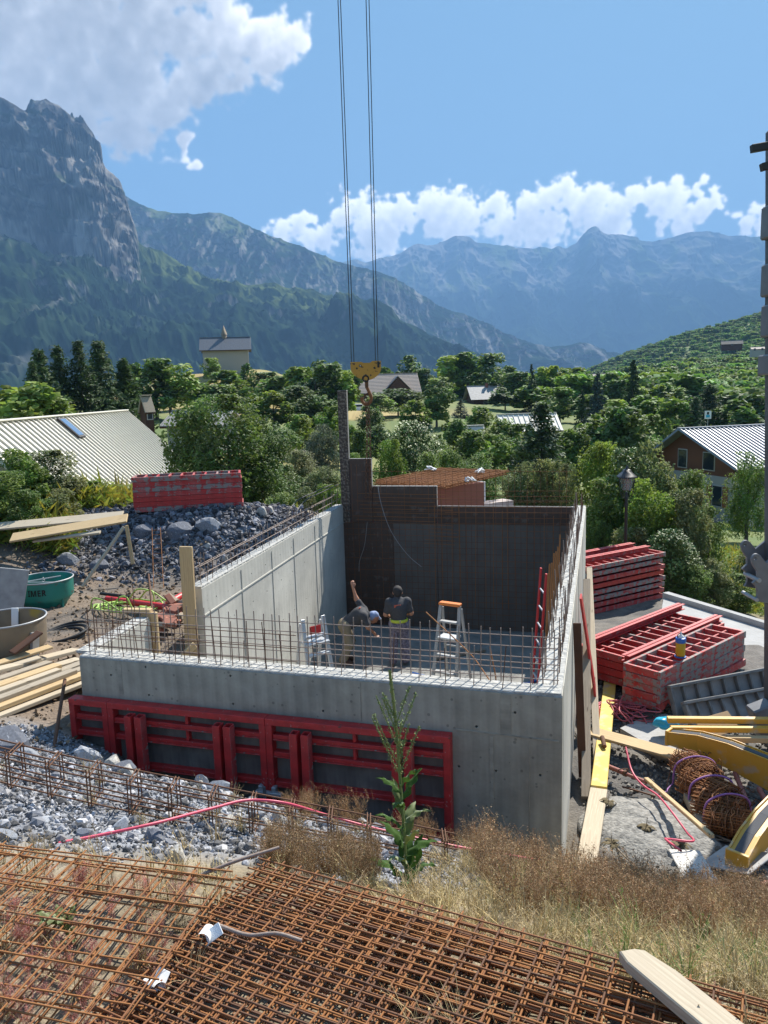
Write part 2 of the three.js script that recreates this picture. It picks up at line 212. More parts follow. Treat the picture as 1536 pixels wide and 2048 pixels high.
function prism(pts, y0, y1) { // a vertical prism over a plan polygon [[x, z], ...]
  const t = [], A = pts.reduce((s, p, i) => { const q = pts[(i + 1) % pts.length]; return s + p[0] * q[1] - q[0] * p[1]; }, 0); const P = A > 0 ? pts.slice().reverse() : pts;
  for (let i = 0; i < P.length; i++) { const a = P[i], b = P[(i + 1) % P.length]; t.push(a[0], y0, a[1], b[0], y0, b[1], b[0], y1, b[1], a[0], y0, a[1], b[0], y1, b[1], a[0], y1, a[1]); }
  const tri = THREE.ShapeUtils.triangulateShape(P.map((p) => new THREE.Vector2(p[0], p[1])), []);
  for (const f of tri) { const [a, b, c] = f.map((i) => P[i]); const up = (b[0] - a[0]) * (c[1] - a[1]) - (b[1] - a[1]) * (c[0] - a[0]) < 0; const o = up ? [a, b, c] : [a, c, b]; for (const q of o) t.push(q[0], y1, q[1]); for (const q of o.slice().reverse()) t.push(q[0], y0, q[1]); }
  return fromTris(t);
}
const lathe = (pts, n = 28) => new THREE.LatheGeometry(pts.map((p) => new THREE.Vector2(p[0], p[1])), n);
// thin-plate surface through scattered heights [x, z, y]
function plate(pts, S) {
  const n = pts.length, N = n + 3, A = Array.from({ length: N }, () => new Float64Array(N + 1)), k = (r2) => (r2 > 1e-9 ? 0.5 * r2 * Math.log(r2) : 0);
  for (let i = 0; i < n; i++) { for (let j = 0; j < n; j++) A[i][j] = k(((pts[i][0] - pts[j][0]) / S) ** 2 + ((pts[i][1] - pts[j][1]) / S) ** 2) + (i === j ? 0.002 : 0); A[i][n] = A[n][i] = 1; A[i][n + 1] = A[n + 1][i] = pts[i][0] / S; A[i][n + 2] = A[n + 2][i] = pts[i][1] / S; A[i][N] = pts[i][2]; }
  for (let c = 0; c < N; c++) { let p = c; for (let i = c + 1; i < N; i++) if (Math.abs(A[i][c]) > Math.abs(A[p][c])) p = i; [A[c], A[p]] = [A[p], A[c]]; for (let i = 0; i < N; i++) if (i !== c) { const f = A[i][c] / A[c][c]; if (f) for (let j = c; j <= N; j++) A[i][j] -= f * A[c][j]; } }
  const w = A.map((r, i) => r[N] / r[i]);
  return (x, z) => { let s = w[n] + w[n + 1] * x / S + w[n + 2] * z / S; for (let i = 0; i < n; i++) s += w[i] * k(((x - pts[i][0]) / S) ** 2 + ((z - pts[i][1]) / S) ** 2); return s; };
}
// ---------------------------------------------------------------- ground
const FR = [1.585, -6.743], FL = [-3.442, -8.279], BR = [4.779, -18.077], BL = [-1.07, -19.638];
const nearPts = [[0, 2, 4.5], [-4, 2, 4.6], [4, 2, 4.3], [0, 0, 4.3], [-3, 0, 4.35], [3, 0, 4.15], [-7, 0, 4.3], [7, 0, 3.6],
  [-1.6, -2.4, 3.66], [-0.9, -2.5, 3.62], [0.4, -2.5, 3.6], [1.3, -2.8, 3.5], [2.6, -2.6, 3.35], [-1.9, -3.4, 3.6], [-0.7, -3.4, 3.56], [0.4, -3.3, 3.42], [-2.45, -4.5, 3.34], [-1.43, -4.2, 3.28], [-0.53, -4, 3.2], [0.1, -3.9, 3.17], [1.2, -4.2, 2.75], [1.85, -4.2, 2.65], [2.4, -4, 2.68], [3.6, -4, 2.4],
  [-2.4, -5.2, 3.05], [-1.2, -5.2, 2.85], [0, -5.1, 2.62], [0.8, -5.5, 2.24], [1.28, -5.5, 2.1], [1.5, -5, 2.3], [2.6, -5, 2.1], [3.6, -5.2, 1.8],
  [-3.17, -6.8, 2.6], [-2.25, -6.7, 2.48], [-1.5, -6.4, 2.44], [-0.63, -6.15, 2.31], [0.05, -5.95, 2.22], [0.5, -5.85, 2.16],
  [-2.6, -7.75, 1.9], [-1.4, -7.35, 1.62], [0, -6.95, 1.45], [1.0, -6.7, 1.35], [1.8, -6.4, 1.4], [2.3, -6.6, 1.2],
  [-4.25, -8, 2.42], [-3.75, -8.3, 2.25], [-4.6, -6.4, 2.95], [-5.47, -10.5, 2.45], [-3.9, -10, 2.3], [-4.2, -12, 2.35], [-3.4, -13, 2.4], [-5.3, -13, 2.48], [-6.86, -14, 2.72], [-8, -10.5, 2.75], [-9, -7, 3.1], [-4.68, -15, 2.42], [-3.2, -15, 2.5], [-5.83, -15.5, 2.65], [-7.4, -15.6, 2.95], [-6.9, -16.5, 3.14], [-4.53, -16.3, 3.1], [-3, -16.9, 3.3], [-2.3, -16, 2.7], [-4.4, -17.6, 3.42], [-5.6, -17.4, 3.4], [-3.2, -17.6, 3.38], [-4.4, -17, 3.38], [-2.9, -18.2, 3.1], [-2.3, -20, 3.02], [-1.5, -21.5, 2.2], [-7.84, -18, 3.38], [-6.4, -19, 3.3], [-9.5, -17, 3.5], [-5, -21, 2.7], [-9, -22, 2.6], [-3, -24, 1.6],
  [2.6, -7.9, 0.95], [3.4, -8.6, 0.9], [4.6, -8.4, 0.85], [3.2, -10.5, 0.92], [4.6, -11, 0.95], [6.2, -10, 0.9], [5.2, -13, 1.0], [7, -13, 1.0], [4.4, -14.5, 0.95], [5.3, -17.4, 0.5], [4.95, -18.3, 0.38], [4.75, -16.6, 0.6], [6.7, -15.6, 0.9], [10, -13, 0.4], [5.6, -20, 0.38], [6, -18.9, 0.42], [7.4, -19.8, 0.36], [8.5, -18.5, 0.1], [8.6, -15.8, 0.3], [9.5, -20, -0.4], [12, -16, -0.2], [13, -10, 0.4], [7, -6, 1.7], [2, -21, 1.0], [2, -24, 0.2], [6, -25, -0.6], [11, -25, -1.5]];
const farPts = [[-60, -30, 4], [-22, -32, 2.2], [0, -32, 0.2], [14, -32, -1.8], [22, -32, -2.4], [50, -30, -4.5], [-90, -80, 3], [-50, -60, 2.8], [-28, -55, 1.8], [-10, -58, 1.2], [10, -58, -1.8], [30, -62, -5.6], [23, -50, -3.4], [42, -68, -7], [72, -70, -8.5], [-8, -100, 1.2], [8, -110, 0.8], [30, -120, -0.5], [70, -120, -7], [-10, -150, 2.4], [12, -140, 2.0], [-30, -140, 4], [-45, -165, 6.4], [-43, -186, 12.2], [-28, -188, 11.8], [-60, -190, 9], [-95, -190, 3], [-10, -200, 6], [30, -210, 3], [65, -210, -1], [130, -160, -8], [-40, -215, 8], [-40, -300, -14], [20, -320, -8], [90, -300, -4], [180, -300, 3], [200, -420, 6], [130, -430, 0], [150, -560, 3], [205, -600, -6], [290, -650, 17], [360, -700, 32], [520, -700, 60], [700, -500, 70], [400, -350, 22], [-100, -400, -35], [0, -420, -30], [0, -800, -150], [-400, -300, -60], [-500, -700, -160], [300, -1100, 20], [700, -1200, 120], [-200, -1400, -220], [-1000, -1000, -220], [0, 60, 9], [-80, 60, 14], [80, 60, 6], [150, -40, -6], [-200, -60, 4], [400, 0, 10], [-600, 200, 30], [600, 400, 60]];
const nearH = plate(nearPts, 6), farH = plate(farPts, 120);
const siteEdge = (x, z) => { const dx = Math.max(0, Math.abs(x - 1) - 9.5), dz = Math.max(0, z > -9 ? z - 1.5 : -21 - z); return sst(0, 9, Math.hypot(dx, dz)); };
function groundY(x, z) {
  const e = siteEdge(x, z); let y = 0;
  if (e < 1) { y = nearH(x, z) * (1 - e); y += (1 - e) * (fbm(x * 1.1, z * 1.1, 5, 4) * 0.1 + fbm(x * 5, z * 5, 6, 2) * 0.03); }
  if (e > 0) { const d = Math.hypot(x, z); y += (farH(x, z) + fbm(x * 0.05, z * 0.05, 3, 3) * Math.min(6, d * 0.02)) * e; }
  return y;
}
const inside = (P, x, z) => { let c = false; for (let i = 0, j = P.length - 1; i < P.length; j = i++) if ((P[i][1] > z) !== (P[j][1] > z) && x < (P[j][0] - P[i][0]) * (z - P[i][1]) / (P[j][1] - P[i][1]) + P[i][0]) c = !c; return c; };
const PIT = [[-3.49, -8.42], [1.5, -6.89], [4.66, -18.1], [-1.13, -19.52]];
const GRAVEL = (x, z) => Math.max(sst(0.35, -0.35, Math.abs(z + 5.9 + x * 0.18) - 1.75 + 0.9 * fbm(x * 0.9, z * 0.9, 2, 3)) * sst(1.3, 0.1, x + 0.5 * fbm(x, z, 8, 3)) * sst(-9, -7, x), sst(0.4, -0.3, Math.hypot((x + 4.0) / 1.1, (z + 7.3) / 0.9) - 1 + 0.8 * fbm(x * 1.2, z * 1.2, 14, 3)), sst(0.5, -0.4, Math.hypot((x + 4.1) / 2.3, (z + 17.2) / 1.9) - 1 + 0.8 * fbm(x * 0.8, z * 0.8, 12, 3)));
function groundColor(x, z) {
  const n = fbm(x * 0.8, z * 0.8, 15, 4), n2 = fbm(x * 4, z * 4, 16, 3), f = fbm(x * 0.03, z * 0.03, 17, 4);
  let c = mix3([0.30, 0.245, 0.165], [0.2, 0.16, 0.1], sst(-0.2, 0.3, n));                                  // dry soil of the bank
  const yardL = sst(-2.6, -3.6, x) * sst(-7.6, -8.6, z) * sst(-17.5, -15.5, z);
  c = mix3(c, mix3([0.205, 0.15, 0.105], [0.15, 0.125, 0.1], sst(-0.2, 0.3, n)), yardL);
  const yardR = sst(1.6, 2.2, x) * sst(-5.9, -7.2, z + 0.3 * n) * sst(-21, -18, z);
  c = mix3(c, mix3([0.17, 0.155, 0.135], [0.1, 0.095, 0.09], sst(-0.15, 0.25, n + 0.4 * n2)), yardR);
  c = mix3(c, mix3([0.27, 0.28, 0.3], [0.17, 0.175, 0.19], sst(-0.2, 0.3, n2)), Math.min(1, GRAVEL(x, z)));
  const green = siteEdge(x, z) > 0 ? sst(0, 0.25, siteEdge(x, z)) : 0;
  let g = mix3([0.11, 0.165, 0.04], [0.19, 0.21, 0.06], sst(-0.3, 0.3, n));
  const d = Math.hypot(x, z);
  const dry = Math.max(sst(30, 10, Math.hypot((x + 44) / 1.2, z + 176)), sst(26, 10, Math.hypot((x + 14) / 1.5, z + 138)), sst(30, 12, Math.hypot(x - 152, (z + 380) / 1.5)), 0.6 * sst(16, 5, Math.hypot(x + 9, (z + 62)))) ;
  g = mix3(g, mix3([0.42, 0.32, 0.12], [0.34, 0.25, 0.085], sst(-0.2, 0.2, n)), dry * sst(-0.5, 0.1, n + 0.25));
  return mix3(c, g, green);
}
{
  const axis = (a, b, s, ends) => { const v = []; for (let x = a; x <= b + 1e-6; x += s) v.push(x); let st = s; const lo = [], hi = []; for (let x = a - st; x > ends[0]; st *= 1.075, x -= st) lo.unshift(x); lo.unshift(ends[0]); st = s; for (let x = b + st; x < ends[1]; st *= 1.075, x += st) hi.push(x); hi.push(ends[1]); return [...lo, ...v, ...hi]; };
  const xs = axis(-8, 9, 0.1, [-1500, 1500]), zs = axis(-21, 0.5, 0.1, [-1800, 200]), nx = xs.length, nz = zs.length;
  const pos = new Float32Array(nx * nz * 3), col = new Float32Array(nx * nz * 3), uv = new Float32Array(nx * nz * 2), idx = [];
  for (let j = 0; j < nz; j++) for (let i = 0; i < nx; i++) { const k = j * nx + i, x = xs[i], z = zs[j], c = groundColor(x, z); pos.set([x, groundY(x, z), z], k * 3); col.set(c, k * 3); uv.set([x, z], k * 2); }
  for (let j = 0; j < nz - 1; j++) for (let i = 0; i < nx - 1; i++) { const a = j * nx + i, b = a + 1, c = a + nx, d = c + 1; if (inside(PIT, (xs[i] + xs[i + 1]) / 2, (zs[j] + zs[j + 1]) / 2)) continue; idx.push(a, c, b, b, c, d); }
  const g = new THREE.BufferGeometry(); g.setAttribute('position', new THREE.BufferAttribute(pos, 3)); g.setAttribute('color', new THREE.BufferAttribute(col, 3)); g.setAttribute('uv', new THREE.BufferAttribute(uv, 2)); g.setIndex(idx); g.computeVertexNormals();
  const m = matTex(1024, 0.45, (u, v) => { const k = 0.85 + 0.45 * tn(u, v, 12, 91, 5) + 0.45 * tn(u, v, 70, 92, 3); return [k, k, k]; }, 0.95, { vertexColors: true }, (u, v) => 0.5 + 0.5 * tn(u, v, 12, 91, 4) + 0.45 * tn(u, v, 70, 93, 3), 0.022);
  structure('ground', g, m);
}

// ---------------------------------------------------------------- mountains: each a relief sheet between its crest line and its foot
function mountain(name, crest, foot, nu, nv, opt) {
  const cr = new THREE.CatmullRomCurve3(crest.map((p) => V(...p)), false, 'centripetal');
  const pts = Array.from({ length: nu }, (_, i) => cr.getPoint(i / (nu - 1)));
  const pos = new Float32Array(nu * nv * 3), idx = [];
  for (let i = 0; i < nu; i++) for (let j = 0; j < nv; j++) {
    const c = pts[i], v = j / (nv - 1), s = lerp(foot[0], 1, v), k = i * nv + j; let x = c.x * s, z = c.z * s;
    const f = opt.freq, w = opt.warp ?? 0; let y = opt.height ? opt.height(v, c) : foot[1] + (c.y - foot[1]) * opt.profile(v, c); const p = (y - foot[1]) / (c.y - foot[1]);
    const env = Math.pow(Math.sin(Math.PI * Math.min(1, v * 0.93 + 0.02)), 0.8);
    const wx = x + 300 * fbm(x * f, z * f, 31, 3) * w, wz = z + 300 * fbm(x * f, z * f, 37, 3) * w;
    const spur = ridged(wx * f, wz * f * 0.55, opt.seed, 6) - 0.42;
    y += opt.amp * env * spur * (0.35 + 0.65 * p) + opt.fine * (ridged(x * f * 6, z * f * 6, opt.seed + 3, 4) - 0.4) * (v > 0.97 ? 0.35 : 1);
    if (opt.ledges) { const q = opt.ledges * (1 + 0.5 * fbm(x / 700, z / 700, 61, 2)), t = (y + x * 0.22 + 130 * fbm(x / 260, y / 260, 62, 3)) / q, fr = t - Math.floor(t); y += (sst(0.3, 0.7, fr) - fr) * q * 0.95 * opt.rocky(v, c) * sst(0.1, 0.35, Math.abs(fbm(x / 320, y / 320, 63, 2)) + 0.12); }
    if (opt.crag) { const q = opt.crag * opt.rocky(v, c) * (v > 0.97 ? 0.4 : 1), s = opt.cs, e = q * ((ridged(x / (150 * s), y / (210 * s), opt.seed + 7, 4) - 0.42) * 95 * s + (ridged(x / (44 * s), y / (60 * s) + z / 300, opt.seed + 9, 4) - 0.42) * 42 * s); z += e; x += 0.35 * e; }
    pos.set([x, y, z], k * 3);
  }
  for (let i = 0; i < nu - 1; i++) for (let j = 0; j < nv - 1; j++) { const a = i * nv + j, b = a + 1, c = a + nv, d = c + 1; idx.push(a, c, b, b, c, d); }
  const g = new THREE.BufferGeometry(); g.setAttribute('position', new THREE.BufferAttribute(pos, 3)); g.setIndex(idx); g.computeVertexNormals();
  const nm = g.attributes.normal, col = new Float32Array(nu * nv * 3);
  for (let i = 0; i < nu; i++) for (let j = 0; j < nv; j++) { const k = i * nv + j, x = pos[k * 3], y = pos[k * 3 + 1], z = pos[k * 3 + 2]; col.set(opt.color(x, y, z, Math.abs(nm.getY(k)), j / (nv - 1), pts[i]), k * 3); }
  g.setAttribute('color', new THREE.BufferAttribute(col, 3));
  return structure(name, g, mat([1, 1, 1], 1, { vertexColors: true, specularIntensity: 0, phys: true }));
}
const ROCKC = [0.155, 0.145, 0.135], ROCKD = [0.06, 0.06, 0.062], ROCKL = [0.24, 0.225, 0.205], FOREST = [0.012, 0.026, 0.016], FOREST2 = [0.03, 0.052, 0.024], ALP = [0.1, 0.13, 0.045], SCREE = [0.25, 0.235, 0.215];
const shoulder = (c) => Math.min(c.y, 680 + 0.2 * Math.max(0, -1000 - c.x)), tall = (c) => sst(10, 150, c.y - shoulder(c));
mountain('mountain', [[-1950, 1130, -3040], [-1840, 1150, -3094], [-1646, 1180, -3201], [-1464, 1196, -3289], [-1348, 1198, -3338], [-1248, 1186, -3377], [-1190, 1160, -3398], [-1141, 1095, -3415], [-1118, 978, -3422], [-1069, 925, -3438], [-1046, 842, -3445], [-1021, 731, -3452], [-1009, 681, -3456], [-885, 604, -3490], [-734, 525, -3524], [-587, 490, -3552], [-434, 502, -3574], [-301, 491, -3587], [-169, 445, -3596], [10, 392, -3600], [166, 303, -3596], [322, 198, -3586], [456, 133, -3571], [654, 19, -3540], [869, -54, -3493]], [0.42, -260], 620, 300, {
  seed: 3, crag: 1, cs: 1, freq: 1 / 520, amp: 260, fine: 46, warp: 0.8, ledges: 95, rocky: (v, c) => Math.max(0.25 * sst(0.3, 0.5, v), sst(20, 140, c.y - shoulder(c)) * sst(0.76, 0.86, v)), height: (v, c) => { const h = shoulder(c); return -260 + (h + 260) * Math.pow(v, 1.05) + (v > 0.8 ? (c.y - h) * Math.pow((v - 0.8) / 0.2, 0.62) : 0); },
  profile: (v, c) => lerp(Math.pow(v, 1.05), v < 0.74 ? 0.56 * v / 0.74 : 0.56 + 0.44 * Math.pow((v - 0.74) / 0.26, 0.72), tall(c)),
  color: (x, y, z, ny, v, c) => {
    const n = fbm(x / 160, z / 160 + y / 200, 5, 5), n2 = fbm(x / 26, y / 26 + z / 26, 6, 4), st = fbm(x / 90, y / 420, 8, 4), big = fbm(x / 600, y / 600, 18, 3);
    let q = mix3(FOREST, FOREST2, sst(-0.15, 0.35, n + 0.55 * n2));
    const rock = sst(0.08, 0.3, tall(c) * sst(0.72, 0.86, v) * 0.8 + (0.62 - ny) * 1.0 * sst(120, 380, y) + n * 0.55 - 0.18);
    const strata = fbm(x / 500 + 3, (y + x * 0.2) / 22, 19, 3); q = mix3(q, mix3(ROCKD, ROCKL, sst(-0.3, 0.45, st * 0.9 + n2 * 0.9 + strata * 0.9)), rock); q = mix3(q, FOREST2, rock * sst(0.12, 0.3, fbm(x / 120, (y + x * 0.2) / 45, 29, 4)) * 0.8);
    q = mix3(q, SCREE, sst(0.16, 0.32, st + 0.6 * big - 0.02) * sst(0.3, 0.5, v) * sst(0.9, 0.8, v) * (0.3 + 0.7 * sst(-700, -1100, c.x)) * sst(-0.25, 0.1, n2 + 0.1));
    q = mix3(q, mix3(ALP, FOREST2, sst(-0.1, 0.3, n2)), sst(0.8, 0.93, v) * (1 - tall(c)) * sst(-0.2, 0.15, n + 0.08) * sst(-1050, -900, x) * sst(40, -200, x) * 0.9);
    return mix3(q, ALP, sst(0.2, 0.35, n + 0.3 * big) * sst(0.8, 0.9, ny) * rock * 0.7);
  } });
mountain('mountain_ridge', [[-2500, 1640, -5450], [-2204, 1603, -5581], [-1968, 1554, -5668], [-1758, 1423, -5737], [-1504, 1306, -5808], [-1335, 1310, -5850], [-1126, 1338, -5893], [-989, 1270, -5918], [-815, 1175, -5944], [-563, 1103, -5974], [-345, 1020, -5990], [-161, 952, -5998], [98, 865, -5999], [283, 775, -5993], [468, 652, -5982], [689, 552, -5960], [909, 433, -5931], [1270, 323, -5864], [1515, 305, -5806], [1787, 186, -5728], [2050, 68, -5639], [2332, -82, -5528]], [0.6, -300], 560, 220, {
  seed: 11, crag: 1, cs: 1.6, freq: 1 / 800, amp: 260, fine: 30, warp: 0.6, profile: (v) => Math.pow(v, 0.92), rocky: (v) => sst(0.2, 0.5, v) * 0.8,
  color: (x, y, z, ny, v) => {
    const n = fbm(x / 240, z / 240 + y / 260, 25, 5), n2 = fbm(x / 40, y / 40 + z / 40, 26, 4), st = fbm(x / 120, y / 620, 28, 4);
    let q = mix3(FOREST, FOREST2, sst(-0.1, 0.35, n + 0.5 * n2));
    q = mix3(q, mix3(ROCKD, ROCKL, sst(-0.3, 0.35, st + n2)), sst(0.0, 0.22, (0.7 - ny) * 1.3 + n * 0.9 + 0.2 * v - 0.06));
    q = mix3(q, SCREE, sst(0.16, 0.3, st) * sst(0.4, 0.6, v) * 0.8);
    return mix3(q, ALP, sst(0.78, 0.95, v) * sst(-0.1, 0.2, n) * 0.85 * sst(600, 1000, y));
  } });
mountain('mountain_range', [[-2200, 1600, -11800], [-1444, 1701, -11913], [-847, 1837, -11970], [-395, 1971, -11994], [-98, 1913, -12000], [204, 1991, -11998], [580, 2121, -11986], [802, 2091, -11973], [1247, 2242, -11935], [1537, 2114, -11901], [1827, 2056, -11860], [2255, 2058, -11786], [2466, 2062, -11744], [2571, 2031, -11721], [2675, 2066, -11698], [2744, 2026, -11682], [2948, 2122, -11632], [3049, 2221, -11606], [3123, 2240, -11587], [3203, 2206, -11565], [3284, 2102, -11542], [3546, 2114, -11464], [3931, 2038, -11338], [4299, 2115, -11204], [4597, 2103, -11085], [4945, 1984, -10934], [5253, 1986, -10789], [5689, 2067, -10566], [6320, 1912, -10201], [7000, 1800, -9700]], [0.6, -350], 620, 200, {
  seed: 23, crag: 1, cs: 3, freq: 1 / 1700, amp: 620, fine: 60, warp: 1.2, profile: (v) => lerp(v, Math.pow(v, 1.5), 0.5), rocky: (v) => sst(0.35, 0.6, v) * 0.8,
  color: (x, y, z, ny, v) => {
    const n = fbm(x / 500, z / 500 + y / 500, 45, 5), n2 = fbm(x / 90, y / 90 + z / 90, 46, 4), st = fbm(x / 300, y / 1200, 48, 4);
    let q = mix3(FOREST, FOREST2, sst(-0.1, 0.3, n));
    q = mix3(q, mix3(mix3(ROCKC, SCREE, 0.5), ALP, sst(-0.1, 0.25, n)), sst(1150, 1500, y + n * 500));
    q = mix3(q, mix3(SCREE, ROCKC, 0.3), sst(0.02, 0.22, st + 0.5 * n2) * sst(900, 1300, y + n * 400) * 0.9);
    return mix3(q, ROCKD, sst(0.72, 0.55, ny) * 0.6 * sst(1000, 1300, y));
  } });
mountain('hillside', [[700, -60, -2520], [889, 18, -2443], [981, 97, -2408], [1044, 131, -2381], [1105, 178, -2354], [1147, 208, -2333], [1219, 247, -2297], [1326, 278, -2237], [1700, 380, -2100]], [0.55, -260], 160, 90, {
  seed: 51, freq: 1 / 400, amp: 60, fine: 12, profile: (v) => Math.pow(v, 0.9), rocky: () => 0,
  color: (x, y, z) => mix3(FOREST, FOREST2, sst(-0.2, 0.3, fbm(x / 60, z / 60 + y / 60, 55, 5))) });
structure('valley', (() => { const g = new THREE.PlaneGeometry(26000, 16000, 1, 1); g.rotateX(-Math.PI / 2); g.translate(0, -290, -6500); return g; })(), mat([0.05, 0.075, 0.03], 1));
// ---------------------------------------------------------------- the concrete shell
function rebase(g, p) { const q = V(...p); for (const c of g.children) c.position.sub(q); g.position.copy(q); return g; }
const WALL_TOP = 3.1;
const shell = thing('concrete_shell', 'roofless grey concrete basement shell with rebar standing out of its wall tops', 'building');
{
  const T = 0.28, top = WALL_TOP - 0.02;
  const e = [0.9564, 0.2922], inn = [0.2922, -0.9564];         // along the front wall (towards FR) and inwards
  // front wall: body, then an outer skin with real tie holes
  const fi = (p, d) => [p[0] + inn[0] * d, p[1] + inn[1] * d];
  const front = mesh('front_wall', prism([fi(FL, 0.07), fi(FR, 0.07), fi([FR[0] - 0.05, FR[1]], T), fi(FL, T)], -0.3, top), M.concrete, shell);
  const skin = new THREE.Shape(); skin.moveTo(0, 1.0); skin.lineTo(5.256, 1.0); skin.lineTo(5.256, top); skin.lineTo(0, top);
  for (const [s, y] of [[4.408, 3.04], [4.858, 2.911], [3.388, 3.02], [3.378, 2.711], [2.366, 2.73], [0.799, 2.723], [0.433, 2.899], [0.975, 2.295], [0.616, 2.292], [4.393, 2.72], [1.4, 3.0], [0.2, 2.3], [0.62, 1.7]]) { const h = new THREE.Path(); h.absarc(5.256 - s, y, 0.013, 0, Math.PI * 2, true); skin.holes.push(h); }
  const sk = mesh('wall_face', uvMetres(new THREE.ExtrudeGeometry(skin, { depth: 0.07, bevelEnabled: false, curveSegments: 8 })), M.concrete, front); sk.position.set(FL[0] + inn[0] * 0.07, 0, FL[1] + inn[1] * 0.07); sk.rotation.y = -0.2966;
  // fins and steps left by the joints between formwork panels
  const seam = (s0, y0, s1, y1, w, t) => { const P = (s, y, o) => V(FL[0] + e[0] * (5.256 - s) - inn[0] * o, y, FL[1] + e[1] * (5.256 - s) - inn[1] * o); beam('seam', P(s0, y0, t / 2 - 0.001), P(s1, y1, t / 2 - 0.001), w, t, M.concrete, front, V(-inn[0], 0, -inn[1]), 0.001); };
  seam(1.957, 2.66, 1.957, 3.07, 0.006, 0.007); seam(0.52, 2.68, 0.52, 3.07, 0.1, 0.006); seam(4.74, 2.7, 4.74, 3.07, 0.05, 0.004); seam(0.03, 2.655, 1.02, 2.675, 0.012, 0.009); seam(0.655, 1.2, 0.655, 2.64, 0.035, 0.007); seam(0.3, 1.1, 0.3, 2.63, 0.006, 0.006);
  // rough trowelled top of the front wall
  const rough = (name, poly, y, parent) => { const g = prism(poly, y - 0.03, y), p = g.attributes.position; return mesh(name, g, M.concreteTop, parent); };
  rough('wall_top', [fi(FL, 0.012), fi(FR, 0.012), fi([FR[0] - 0.06, FR[1]], T - 0.01), fi(FL, T - 0.01)], WALL_TOP, front);
  // right wall
  const r = [0.2713, -0.9625], ri = [-0.9625, -0.2713], R = (d, k) => [FR[0] + r[0] * d + ri[0] * k, FR[1] + r[1] * d + ri[1] * k];
  const right = mesh('right_wall', prism([R(0.3, 0), R(11.77, 0), R(11.77, 0.25), R(0.3, 0.25)], -0.3, top), M.concreteSunlit, shell);
  rough('wall_top', [R(0.02, 0.01), R(11.77, 0.01), R(11.77, 0.24), R(0.02, 0.24)], WALL_TOP + 0.012, right);
  mesh('wall_end', prism([R(0.003, 0.003), R(0.3, 0.003), R(0.3, 0.247), R(0.07, 0.247)], 1.0, top - 0.002), M.concreteSunlit, right);
  for (const d of [2.7, 5.4, 8.1]) { const a = R(d, -0.002), b = R(d, -0.002); beam('seam', [a[0], 0.9, a[1]], [b[0], 3.05, b[1]], 0.012, 0.008, M.concreteSunlit, right, V(-ri[0], 0, -ri[1]), 0.001); }
  // left wall with the slot cut in it
  const A = [-3.38, -8.3], B = [-1.02, -19.5], L = Math.hypot(B[0] - A[0], B[1] - A[1]), l = [(B[0] - A[0]) / L, (B[1] - A[1]) / L], li = [-l[1], l[0]], Q = (d, k) => [A[0] + l[0] * d + li[0] * k, A[1] + l[1] * d + li[1] * k];
  const left = mesh('left_wall', prism([Q(3.02, -0.05), Q(L, -0.05), Q(L, -0.22), Q(3.02, -0.22)], -0.3, top), M.concreteSunlit, shell);
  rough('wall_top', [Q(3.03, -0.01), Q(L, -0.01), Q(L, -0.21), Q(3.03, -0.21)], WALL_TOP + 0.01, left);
  { const k = new THREE.Shape(); k.moveTo(0, -0.3); k.lineTo(L - 3.02, -0.3); k.lineTo(L - 3.02, top); k.lineTo(0, top); for (const d of [0.5, 1.15, 2.0, 2.7, 3.5, 4.2, 5.0, 5.7, 6.5, 7.2]) for (const y of [0.55, 1.55, 2.35, 2.85]) { const h = new THREE.Path(); h.absarc(d, y + 0.02 * Math.sin(d * 9), 0.014, 0, Math.PI * 2, true); k.holes.push(h); } const f = mesh('wall_face', uvMetres(new THREE.ExtrudeGeometry(k, { depth: 0.05, bevelEnabled: false, curveSegments: 8 })), M.concreteSunlit, left), q = Q(3.02, -0.05); f.position.set(q[0], 0, q[1]); f.rotation.y = Math.atan2(-l[1], l[0]); }
  const stub = mesh('left_wall', prism([Q(0.23, 0), Q(1.45, 0), Q(1.45, -0.2), Q(0.23, -0.2)], -0.3, top), M.concreteSunlit, shell);
  rough('wall_top', [Q(0.12, -0.01), Q(1.44, -0.01), Q(1.44, -0.19), Q(0.12, -0.19)], WALL_TOP + 0.008, stub);
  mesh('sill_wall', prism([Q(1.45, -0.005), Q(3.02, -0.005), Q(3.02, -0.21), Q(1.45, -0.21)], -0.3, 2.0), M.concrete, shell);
  for (const d of [4.55, 6.05, 7.35, 8.85]) { const a = Q(d, 0.003); beam('seam', [a[0], 0.02, a[1]], [a[0], 3.02, a[1]], 0.016, 0.02, M.concreteSunlit, left, V(li[0], 0, li[1]), 0.001); }
  { const a = Q(3.05, 0.003), b = Q(L - 0.1, 0.003); beam('seam', [a[0], 2.66, a[1]], [b[0], 2.66, b[1]], 0.025, 0.024, M.concreteSunlit, left, V(li[0], 0, li[1]), 0.002); }
  // floor
  mesh('floor_slab', prism([[-3.3, -8.4], [1.5, -7], [4.55, -18.0], [-1.0, -19.5]], -0.32, 0), M.shadedSlab, shell);
  // starter bars: front mesh
  const F = (s, d, y) => V(FL[0] + e[0] * s + inn[0] * d, y, FL[1] + e[1] * s + inn[1] * d);
  rnd = rngOf(21);
  for (let s = 0.06; s < 5.2; s += 0.1) { const j = rr(-0.012, 0.012), h = rr(0.53, 0.58); bar('starter_bar', F(s, 0.23, 3.02), F(s + j, 0.23 + rr(-0.008, 0.008), WALL_TOP + h), 0.0056, M.steelBar, front, 5); }
  for (const h of [0.055, 0.15, 0.205, 0.262, 0.365, 0.47]) bar('mesh_bar', F(0.03, 0.221, WALL_TOP + h), F(5.21, 0.221, WALL_TOP + h + 0.006), 0.0052, M.steelBar, front, 5);
